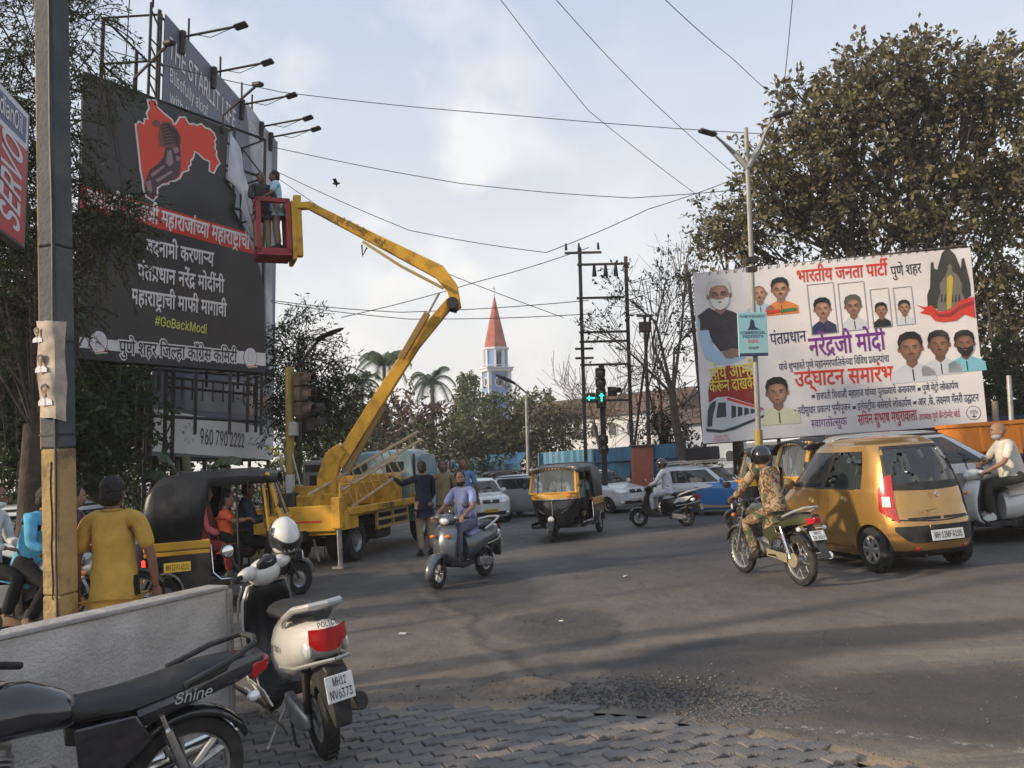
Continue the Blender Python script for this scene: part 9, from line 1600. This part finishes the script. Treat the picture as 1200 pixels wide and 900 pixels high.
fence('blue corrugated fence behind the traffic signal and orange cabinet',gY(634,40.5),gY(806,35.2),1.8,FB); fence('far blue corrugated fence with a tilted top, left of the auto rickshaw',gY(500,53),gY(610,50),1.45,FB,1.4,.8); fence('dark blue sheet fence behind the bald rider',gY(1010,33),gY(1260,30),1.9,mat('fence_navy',(.02,.05,.12),.6,dirt=(.1,.1,.1),ds=1,da=.5),1.6)
CW= mat('church_white',(.62,.63,.66),.8,dirt=(.4,.38,.36),ds=.4,da=.4); CBU= mat('church_blue',(.15,.28,.55),.8,var=.1,vs=.5); CT= mat('spire_tile',(.34,.10,.07),.8,var=.2,vs=1)
cbs= gY(584,144); ch= thing('church_tower','white and blue church tower with a tall red spire','church',cbs,R(20),plumbed=True); z_= lambda py: plumb(cbs,py); W_=1.75
def ring(r,z,n=8,rot=pi/8): return [(r*cos(rot+2*pi*i/n),r*sin(rot+2*pi*i/n),z) for i in range(n)]
zz_=[z_(q) for q in (590,465,434,404,400)]; mb= MB(); mb.box((0,0,zz_[2]/2),(3.5,3.5,zz_[2]));
for x in (-W_,W_):
 for y in (-W_,W_): mb.box((x,y,zz_[2]/2),(.55,.55,zz_[2]+.05))
mb.build('tower',CW,ch,smooth=0); mb= MB()
for z in (z_(463),z_(434)): mb.box((0,0,z),(4.5,4.5,.45))
mb.box((0,0,z_(431.5)),(4.9,4.9,.2)); mb.build('cornice',CW,ch,smooth=0)
for a in range(4):
 Mr_= Matrix.Rotation(a*pi/2,4,'Z')
 for q0,q1 in ((461,437),(520,466)): mb= MB(Mr_); mb.box((0,-1.78,(z_(q0)+z_(q1))/2),(2.6,.06,z_(q1)-z_(q0))); mb.build('blue_panel',CBU,ch,smooth=0)
 mb= MB(Mr_); mb.lathe([(.72,-.04),(.72,.06),(.92,.06),(.92,-.04)],(0,-1.83,z_(448)),(0,-1,0),20); mb.build('round_window',CW,ch); mb= MB(Mr_); mb.lathe([(.001,0),(.7,0)],(0,-1.84,z_(448)),(0,-1,0),20); mb.build('pane',GLS,ch)
mb= MB()
for i in range(8): a= pi/8+i*pi/4; mb.box((1.85*cos(a),1.85*sin(a),(z_(432)+z_(409))/2),(.42,.42,z_(409)-z_(432)),(0,0,a))
mb.loft([ring(2.25,z_(410)),ring(2.3,z_(407.5))]); mb.loft([ring(1.9,z_(412)),ring(1.9,z_(409.5))]); mb.build('belfry',CW,ch,smooth=0,kind='stuff')
for i in range(8):
 a= i*pi/4; Mr_= Matrix.Rotation(a,4,'Z'); mb= MB(Mr_)
 if i % 2: mb.box((1.72,0,(z_(432)+z_(411))/2),(.08,1.05,z_(411)-z_(432))); mb.build('blue_panel',CBU,ch,smooth=0)
mb= MB(); mb.tube([(0,0,z_(428)),(0,0,z_(414))],[.5,.15],10); mb.build('bell',DSTEEL,ch); mb= MB(); mb.tube([p for p in ring(2.35,z_(428.5))]+[ring(2.35,z_(428.5))[0]],.04,4); mb.build('railing',CW,ch)
mb= MB(); mb.loft([ring(1.95,z_(407)),ring(1.0,lerp(z_(407),z_(347),.5)),ring(.05,z_(347))]); mb.build('spire',CT,ch,smooth=0)
mb= MB(); mb.tube([(0,0,z_(348)),(0,0,z_(335))],.04,4); mb.box((0,0,z_(338)),(.5,.05,.08)); mb.build('cross',DSTEEL,ch)
def block(name,label,a,b,dp,py_e,py_r,wall,roofm,cols_,rows_,cat='building',roofed=True):
 d= b-a; L_= d.length; t= thing(name,label,cat,a,yaw_of(d.x,d.y)); he= plumb(a,py_e); mb= MB(); mb.box((L_/2,dp/2,he/2),(L_,dp,he)); mb.build('wall',wall,t,smooth=0)
 if roofed: hr_= plumb(a,py_r); mb= MB(); mb.prism([(-.4,he),(dp+.4,he),(dp/2,hr_)],L_+.8,'x',L_/2); mb.build('roof',roofm,t,smooth=0)
 for i in range(cols_):
  for j in range(rows_):
   x= L_*(i+.5)/cols_; z= he*(j+.5)/rows_; w_= L_/cols_*.5; hw_= he/rows_*.55; pts=[(-w_/2,-hw_/2),(w_/2,-hw_/2),(w_/2,hw_*.2)]+[(w_/2*cos(k*pi/6),hw_*.2+hw_*.3*sin(k*pi/6)) for k in range(1,6)]+[(-w_/2,hw_*.2)]
   mb= MB(Matrix.Translation((x,-.02,z))); mb.prism(pts,.12,'y'); o= mb.build('window',CW,t,smooth=0); mb= MB(Matrix.Translation((x,-.09,z)) @ Matrix.Diagonal((.78,1,.84,1))); mb.prism(pts,.04,'y'); mb.build('pane',GLS,o,smooth=0)
block('school_building','long white building with a brown tiled roof and arched windows behind bare trees',gY(612,92),gY(800,84),10,497,470,CW,mat('brown_tile',(.12,.075,.05),.9,var=.3,vs=2),9,2)
block('distant_building','pale blue house seen between the tree trunks behind the fence',gY(770,70),gY(870,68),8,500,480,mat('pale_blue_wall',(.4,.45,.52),.8),mat('brown_tile',(.12,.075,.05),.9),4,2)
block('low_shop','low dark shop row behind the right end of the banner',gY(1060,34),gY(1290,32),5,478,470,mat('shop_wall',(.05,.045,.05),.8,var=.3,vs=1),CT,5,1,roofed=False)
tk= thing('tipper_lorry','orange lorry body cut by the right edge behind the bald rider','lorry',gY(1262,18.5),R(172)); mb= MB(); mb.box((0,0,1.4),(4,2.0,.5),b=.03)
for x in np.arange(-1.8,1.9,.45): mb.box((float(x),0,1.35),(.06,2.05,.5))
mb.box((0,0,1.69),(4.05,2.06,.07)); mb.build('load_bed',mat('lorry_orange',(.60,.20,.02),.5,dirt=(.2,.1,.04),ds=2,da=.5),tk,smooth=0); mb= MB(); mb.box((0,0,.85),(4,1.2,.25)); mb.build('chassis',DSTEEL,tk)
for x in (-1.2,1.0):
 for sg in (-1,1): wheel(tk,(x,sg*.9,.42),.42,.25,.55,'steel',sg)
# ================================================================== trees and plants
def leaves(C_,D_,s,asp=.45):
 n= len(C_); r= rng.normal(size=(n,3)); D_= D_/np.linalg.norm(D_,axis=1,keepdims=True); u= np.cross(D_,r); u /= np.linalg.norm(u,axis=1,keepdims=True)+1e-9
 sz=(s*rng.uniform(.4,1.5,n))[:,None]; V= np.stack([C_,C_+D_*sz*.5+u*sz*asp*.5,C_+D_*sz,C_+D_*sz*.5-u*sz*asp*.5],1).reshape(-1,3); return V,np.arange(n*4).reshape(-1,4)
def tree(name,label,base,blobs,trunk,leaf,m_leaf,m_bark,twigs=60,per=14,tl=.9,droop=.5,asp=.45,group=None,limb=.5,bare=0.,hard=.55,sub=5,upb=.3,cat='tree'):
 """blobs: (px, py, Y, rx, ry) patches of the crown; trunk: radius at the foot; every blob is reached by a limb"""
 t= thing(name,label,cat,base,group=group); B= Vector(base); cs=[]; ra= dist(blobs[0][2])/blobs[0][2]; leaf *= ra; tl *= ra; trunk *= ra; twigs /= ra**1.7
 for px_,py_,Y_,rx,ry in blobs: k= dist(Y_)/FPX; cs.append((at(px_,py_,Y_)-B,rx*k,ry*k))
 low= min(c[0].z-c[2] for c in cs); mid= sum((c[0] for c in cs),Vector())/len(cs); fork= Vector((mid.x*.35,mid.y*.35,max(.8,low*.75+.3)))
 mb= MB(); w1= Vector((rng.normal()*.12,rng.normal()*.12,0))*fork.z*.2; mb.tube([(0,0,-.1),fork*.35+w1,fork*.7-w1*.5,fork],[trunk*1.25,trunk,trunk*.85,trunk*.75],9)
 mb.build('trunk',m_bark,t,smooth=60); mb= MB(); TS=[]; TD=[]
 for c,rx,ry in cs:
  d= c-fork; b_= fork+Vector((d.x*.3,d.y*.3,d.z*.55))+Vector(rng.normal(size=3)*.08*d.length); r0= trunk*limb*min(1,.4+rx/3); mb.tube([fork*.97,b_,c],[r0,r0*.6,r0*.3],6,caps=False)
  for _ in range(sub):
   v= Vector(rng.normal(size=3)); v.normalize(); e= c+Vector((v.x*rx,v.y*rx,v.z*ry+.1*ry))*.85; m1=(b_+e)/2+Vector(rng.normal(size=3))*.12*rx+Vector((0,0,.1*ry)); s_= b_.lerp(c,rng.uniform(.2,.95)); mb.tube([s_,s_.lerp(m1,.6),e],[r0*.35,r0*.2,.012],4,caps=False)
  n_= int(twigs*(rx*ry)**.85/3+8); v= rng.normal(size=(n_,3)); v /= np.linalg.norm(v,axis=1,keepdims=True); q= v*(rng.uniform(0,1,(n_,1))**hard)*rng.uniform(.8,1.12,(n_,1)); S_= np.array(c)+q*np.array([rx,rx,ry]); TS.append(S_); dd= v*1.+rng.normal(size=(n_,3))*.55; dd[:,2] += upb; TD.append(dd/np.linalg.norm(dd,axis=1,keepdims=True))
 S_= np.concatenate(TS); D_= np.concatenate(TD); n_= len(S_); L_= tl*rng.uniform(.5,1.3,n_)
 def P(tt): return S_[:,None]+D_[:,None]*(tt*L_[:,None])[...,None]+np.array([0,0,-1.])*(droop*(tt**2)*L_[:,None])[...,None]
 k= np.linspace(0,1,4)[None].repeat(n_,0); Q= P(k); w_=.012*max(.5,tl); off= rng.normal(size=(n_,1,3)); off /= np.linalg.norm(off,axis=2,keepdims=True)
 A= Q+off*w_; Bq= Q-off*w_; off2= np.cross(off,D_[:,None]); C2= Q+off2*w_*1.2; V= np.stack([A,Bq,C2],2).reshape(-1,3); idx= np.arange(n_*12).reshape(n_,4,3); F_=[]
 for a in range(3):
  for i in range(3): F_.append(np.stack([idx[:,i,a],idx[:,i,(a+1) % 3],idx[:,i+1,(a+1) % 3],idx[:,i+1,a]],1))
 mb.build('limbs',m_bark,t,kind='stuff',smooth=60); raw_mesh('twigs',V,np.concatenate(F_),m_bark,t,kind='stuff')
 keep= rng.uniform(size=n_) > bare; m_= int(per); tt= rng.uniform(.03,1,(n_,m_))**.7; Cn= P(tt)[keep].reshape(-1,3); ld= np.repeat(D_[keep],m_,0)*.5+rng.normal(size=(len(Cn),3))*.7; ld[:,2] -= droop*.6
 V,F_= leaves(Cn+rng.normal(size=Cn.shape)*leaf*.5,ld,leaf,asp); raw_mesh('crown',V,F_,m_leaf,t,kind='stuff'); return t
LD= leafmat('leaf_dark',(.016,.030,.010),(.045,.078,.022)); LG= leafmat('leaf_green',(.035,.065,.02),(.09,.14,.04)); LW= leafmat('leaf_dusty',(.065,.064,.034),(.19,.165,.085),(.28,.225,.125)); LO_= leafmat('leaf_olive',(.035,.042,.02),(.10,.10,.045)); LB_= leafmat('leaf_brown',(.07,.045,.028),(.17,.11,.07)); LH= leafmat('leaf_far',(.055,.07,.035),(.13,.15,.07)); LF= leafmat('leaf_fresh',(.05,.08,.02),(.16,.20,.06))
# left: dark feathery trees round the hoardings
tree('acacia_tree','dark feathery tree at the left edge with thin arching sprays against the sky',gY(28,9.8),[(-20,120,9.8,70,90),(40,30,10,45,60),(20,230,10.4,60,90),(-40,330,10,70,100),(60,150,10.6,34,70),(95,30,10.8,34,40),(-5,400,11,50,70),(112,255,11.2,40,42),(55,335,11,30,60),(120,90,11,18,16),(140,262,11.4,34,20),(118,290,11.2,24,20)],.16,.055,LD,BARK,twigs=800,per=30,tl=.7,droop=.45,asp=.35,hard=.5,limb=.2)
for i,(bx,Yb,bl,lab) in enumerate(((150,21,[(60,470,21,110,110),(100,510,22,70,60),(30,330,22,110,120),(-40,450,20,90,110),(80,440,23,60,60)],'broad dark tree behind the foot of the black hoarding'),(15,15,[(10,500,15,70,70),(80,520,15.5,60,50),(-30,400,15,70,90),(105,480,16,40,60)],'dark bushy tree behind the white car at the left edge'),(190,30,[(170,520,30,60,60),(150,460,30,40,50),(170,590,29,60,34),(240,590,29,50,30)],'dark tree in the shade behind the slate hoarding strip'))): tree('shade_tree',lab,gY(bx,Yb),bl,.28,.16,LD,BARK,twigs=300,per=24,tl=1.0,droop=.3,group='dark trees behind the left hoardings',hard=.6)
tree('bush','bush with narrow leaves and yellow flowers at the foot of the slate hoarding',gY(316,19.5),[(326,585,19.5,22,26),(342,550,19.5,14,30),(325,595,19.5,34,26)],.06,.15,LG,BARK,twigs=300,per=16,tl=.6,droop=.4,asp=.22,cat='bush')
tree('willowy_tree','dark tree with drooping feathery sprays right of the slate hoarding',gY(335,26),[(346,400,26,30,34),(362,440,26,42,40),(352,470,26,28,50),(385,470,27,34,36)],.2,.16,LD,BARK,twigs=330,per=22,tl=1.2,droop=.45,asp=.25)
BG=[('broad green tree behind the lorry cab',392,44,[(380,500,44,40,36),(410,525,43,48,30),(360,520,44,40,40)],LH,.35),('brownish dry tree left of the church',470,56,[(465,492,56,44,30),(430,508,55,38,34),(505,505,56,34,28),(455,530,54,60,30)],LB_,.4),('olive tree behind the men by the lorry',520,50,[(520,522,50,40,28),(552,532,50,34,22)],LO_,.35),('low dark tree before the church tower foot',590,62,[(585,522,62,28,24),(610,522,60,28,30),(560,532,60,34,24)],LH,.35),('dark bushy tree in front of the school',628,56,[(625,505,56,34,38),(645,520,55,26,28),(600,495,57,22,34)],LO_,.35),('thin crowned tree left of the twin poles',664,58,[(660,500,58,24,30)],LO_,.5)]
for lab,bx,Yb,bl,m_,bp_ in BG: tree('roadside_tree',lab,gY(bx,Yb),bl,.3,.34,m_,BARKP,twigs=70,per=16,tl=1.7,droop=.25,group='trees beyond the junction',hard=.7)
for lab,bx,Yb,bl,m_ in (('tall narrow drooping tree left of the church tower',546,95,[(548,452,95,9,18),(546,480,95,13,22),(545,510,95,15,26)],LF),('slender conical evergreen in front of the church tower',576,80,[(574,475,80,5,20),(575,500,80,10,20),(577,528,80,15,24)],LF),('pair of small conifers above the school roof',638,100,[(622,470,100,4,12),(640,470,100,5,14),(614,475,100,4,12)],LF)): tree('conifer',lab,gY(bx,Yb),bl,.25,.5,m_,BARK,twigs=110,per=16,tl=1.0,droop=.9,upb=0)
def bare(label,bx,Yb,blobs,m_l=LO_,b_=.75,tr=.2,per=8,tw=40,lf=.2,tl=1.6,group=None,sub=12): return tree('bare_tree',label,gY(bx,Yb),blobs,tr,lf,m_l,BARKP,twigs=tw,per=per,tl=tl,droop=.05,bare=b_,group=group,hard=.8,sub=sub,upb=.6,limb=.6)
bare('leafless grey tree behind the power structure',705,48,[(690,470,48,34,36),(720,490,48,30,34),(660,460,50,22,30),(740,440,48,26,30)],b_=.95,tw=80); bare('bare tree with many fine twigs left of the banner',776,38,[(770,430,38,34,50),(790,360,38,24,50),(760,490,38,36,34),(800,470,38,22,40)],b_=.8,tw=80)
bare('sparse dark branched tree leaning over the twin poles',806,34,[(780,330,34,34,34),(730,345,34,30,34),(805,300,34,28,20),(700,380,34,24,22),(815,380,34,22,50)],LD,.45,.22,12,90,.17,.9)
BT=[(935,110,33,20,14),(1010,70,33,24,14),(1075,62,34,30,14),(1150,66,34,34,16),(890,180,33,18,16),(1000,120,33,60,46),(950,170,33,60,50),(1060,110,34,60,50),(1120,120,34,60,50),(1185,110,33,50,56),(900,230,33,46,40),(960,250,34,60,40),(1040,200,34,70,60),(1130,220,34,66,70),(1200,230,33,50,80),(860,275,33,40,26),(1170,340,33,36,60),(1205,400,33,40,80),(1175,450,33,30,40),(1010,265,33,50,24),(1090,275,33,40,20)]
tree('spreading_tree','huge spreading tree with dusty brown leaves above the white banner',gY(1075,34.5),BT,.50,.26,LW,BARK,twigs=140,per=16,tl=1.15,droop=.35,asp=.55,hard=.75,sub=12)
tree('spreading_tree','smaller dusty tree between the street lamp and the huge tree',gY(868,36),[(850,280,36,44,24),(830,250,36,22,20),(890,260,36,36,30),(905,300,36,40,22)],.24,.2,LO_,BARK,twigs=90,per=13,tl=1.1,droop=.3,asp=.5,bare=.15)
tree('roadside_tree','dark undergrowth under the left end of the banner',gY(800,38),[(790,520,38,26,24),(775,500,38,16,20),(815,540,38,20,14)],.12,.2,LO_,BARK,twigs=120,per=16,tl=.9,cat='bush')
tree('roadside_tree','dark tree trunk and leaves behind the bald rider',gY(1180,31),[(1190,470,31,30,30),(1165,420,31,26,40),(1150,300,32,30,40)],.3,.22,LD,BARK,twigs=90,per=14,tl=1.)
def palm(label,bx,Yb,py,rx,n=15,m_=LO_):
 b= gY(bx,Yb); c= at(bx+4,py,Yb); t= thing('palm_tree',label,'palm tree',b,group='palms beyond the junction'); d= c-b; mb= MB(); mb.tube([(0,0,0),d*.5+Vector((.2,0,0)),d],[.22,.17,.14],8); mb.build('trunk',BARKP,t,smooth=60); r= rx*dist(Yb)/FPX
 for i in range(n):
  a=2*pi*i/n+rng.uniform(-.2,.2); up_= rng.uniform(.4,1.5); P_=[d+Vector((cos(a)*r*k*(1-.15*k),sin(a)*r*k,r*(up_*k-1.15*k*k))) for k in np.linspace(0,1,9)]; mb= MB(); mb.tube(P_,.035,3)
  for p,q in zip(P_,P_[1:]):
   for u in (0,.33,.66):
    o_= p.lerp(q,u); s_=(q-p).normalized().cross(Vector((0,0,1)))
    for sg in (-1,1): e= o_+s_*sg*r*.28+Vector((0,0,-r*.16))+(q-p)*.5; mb.add([o_,o_+(q-p)*.3,e],[(0,1,2)])
  mb.build('frond',m_,t,smooth=0)
palm('tall feather palm rising behind the lift boom',446,75,426,40,m_=LG); palm('lower palm right of the lift boom',502,78,448,34,m_=LG); palm('third palm half hidden behind the tall one',420,80,448,28,m_=LG)
def banana():
 b= gY(222,15.5); t= thing('banana_plant','banana plant with broad torn leaves between the pole and the rickshaw','plant',b); mb= MB(); mb.tube([(0,0,0),(.05,0,1.2),(0,0,2.1)],[.13,.11,.06],9); mb.build('stem',mat('banana_stem',(.09,.10,.04),.7,var=.3,vs=5),t)
 mg= mat('banana_leaf',(.035,.06,.03),.45,var=.25,vs=3); my= mat('banana_leaf_old',(.33,.24,.10),.7,var=.3,vs=3)
 for i,(px_,py_,w_) in enumerate(((284,538,.2),(248,560,.22),(165,560,.22),(185,535,.22),(205,600,.22),(180,585,.24),(262,585,.2),(212,565,.2))):
  e= at(px_,py_,15.2+.3*(i % 3))-b; s_= Vector((0,0,1.25)); P_=[s_.lerp(e,k)+Vector((0,0,.32*sin(pi*k))) for k in np.linspace(0,1,11)]; mb= MB(); ctr=[]
  for j,p in enumerate(P_):
   d_=(P_[min(j+1,10)]-P_[max(j-1,0)]).normalized(); sd= d_.cross(Vector((0,0,1))).normalized(); w= w_*sin(pi*min(1,(j+.3)/10.6))**.6; ctr.append((p-sd*w+Vector((0,0,-.12)),p+Vector((0,0,.02)),p+sd*w+Vector((0,0,-.12))))
  for a,c in zip(ctr,ctr[1:]): g_=.12; mb.add([a[0],a[1],c[1],c[0].lerp(a[0],g_)],[(0,1,2,3)]); mb.add([a[2],a[1],c[1],c[2].lerp(a[2],g_)],[(0,1,2,3)])
  mb.build('leaf',my if i == 7 or i == 5 else mg,t,smooth=0)
banana()
fl= MB(); c0= gY(316,19.5)
for _ in range(26): p= at(rng.uniform(318,346),rng.uniform(520,592),19.0); fl.ball(p,.045,6,4)
fl.build('flowers',mat('flower_yellow',(.6,.5,.05),.6),kind='stuff')
gr=[]; V0= np.array([(gY(px_,Y_).x,Y_,0) for px_,Y_ in zip(rng.uniform(430,1180,2600),rng.uniform(36,40,2600))]); V1_= np.array([(rng.uniform(-14,-5.2),rng.uniform(14,26),0) for _ in range(3000)]); A_= np.concatenate([V0,V1_]); V,F_= leaves(A_,rng.normal(size=A_.shape)*.5+np.array([0,0,1.]),.32,.16); raw_mesh('grass',V,F_,LO_,kind='stuff')
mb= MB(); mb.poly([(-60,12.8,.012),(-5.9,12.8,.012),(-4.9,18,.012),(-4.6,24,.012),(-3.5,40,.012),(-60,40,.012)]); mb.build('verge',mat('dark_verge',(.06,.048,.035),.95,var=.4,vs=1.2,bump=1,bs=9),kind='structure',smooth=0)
# ================================================================== afternoon haze
mb= MB(); mb.box((0,120,20),(420,300,42.4)); hz_= bpy.data.materials.new('haze'); hz_.use_nodes= True; N= hz_.node_tree.nodes; N.clear(); v_= N.new('ShaderNodeVolumePrincipled'); v_.inputs['Color'].default_value=(.93,.93,.95,1); v_.inputs['Density'].default_value=.0010; o_= N.new('ShaderNodeOutputMaterial'); hz_.node_tree.links.new(v_.outputs[0],o_.inputs['Volume'])
o= mb.build('haze',hz_,kind='stuff',smooth=0)
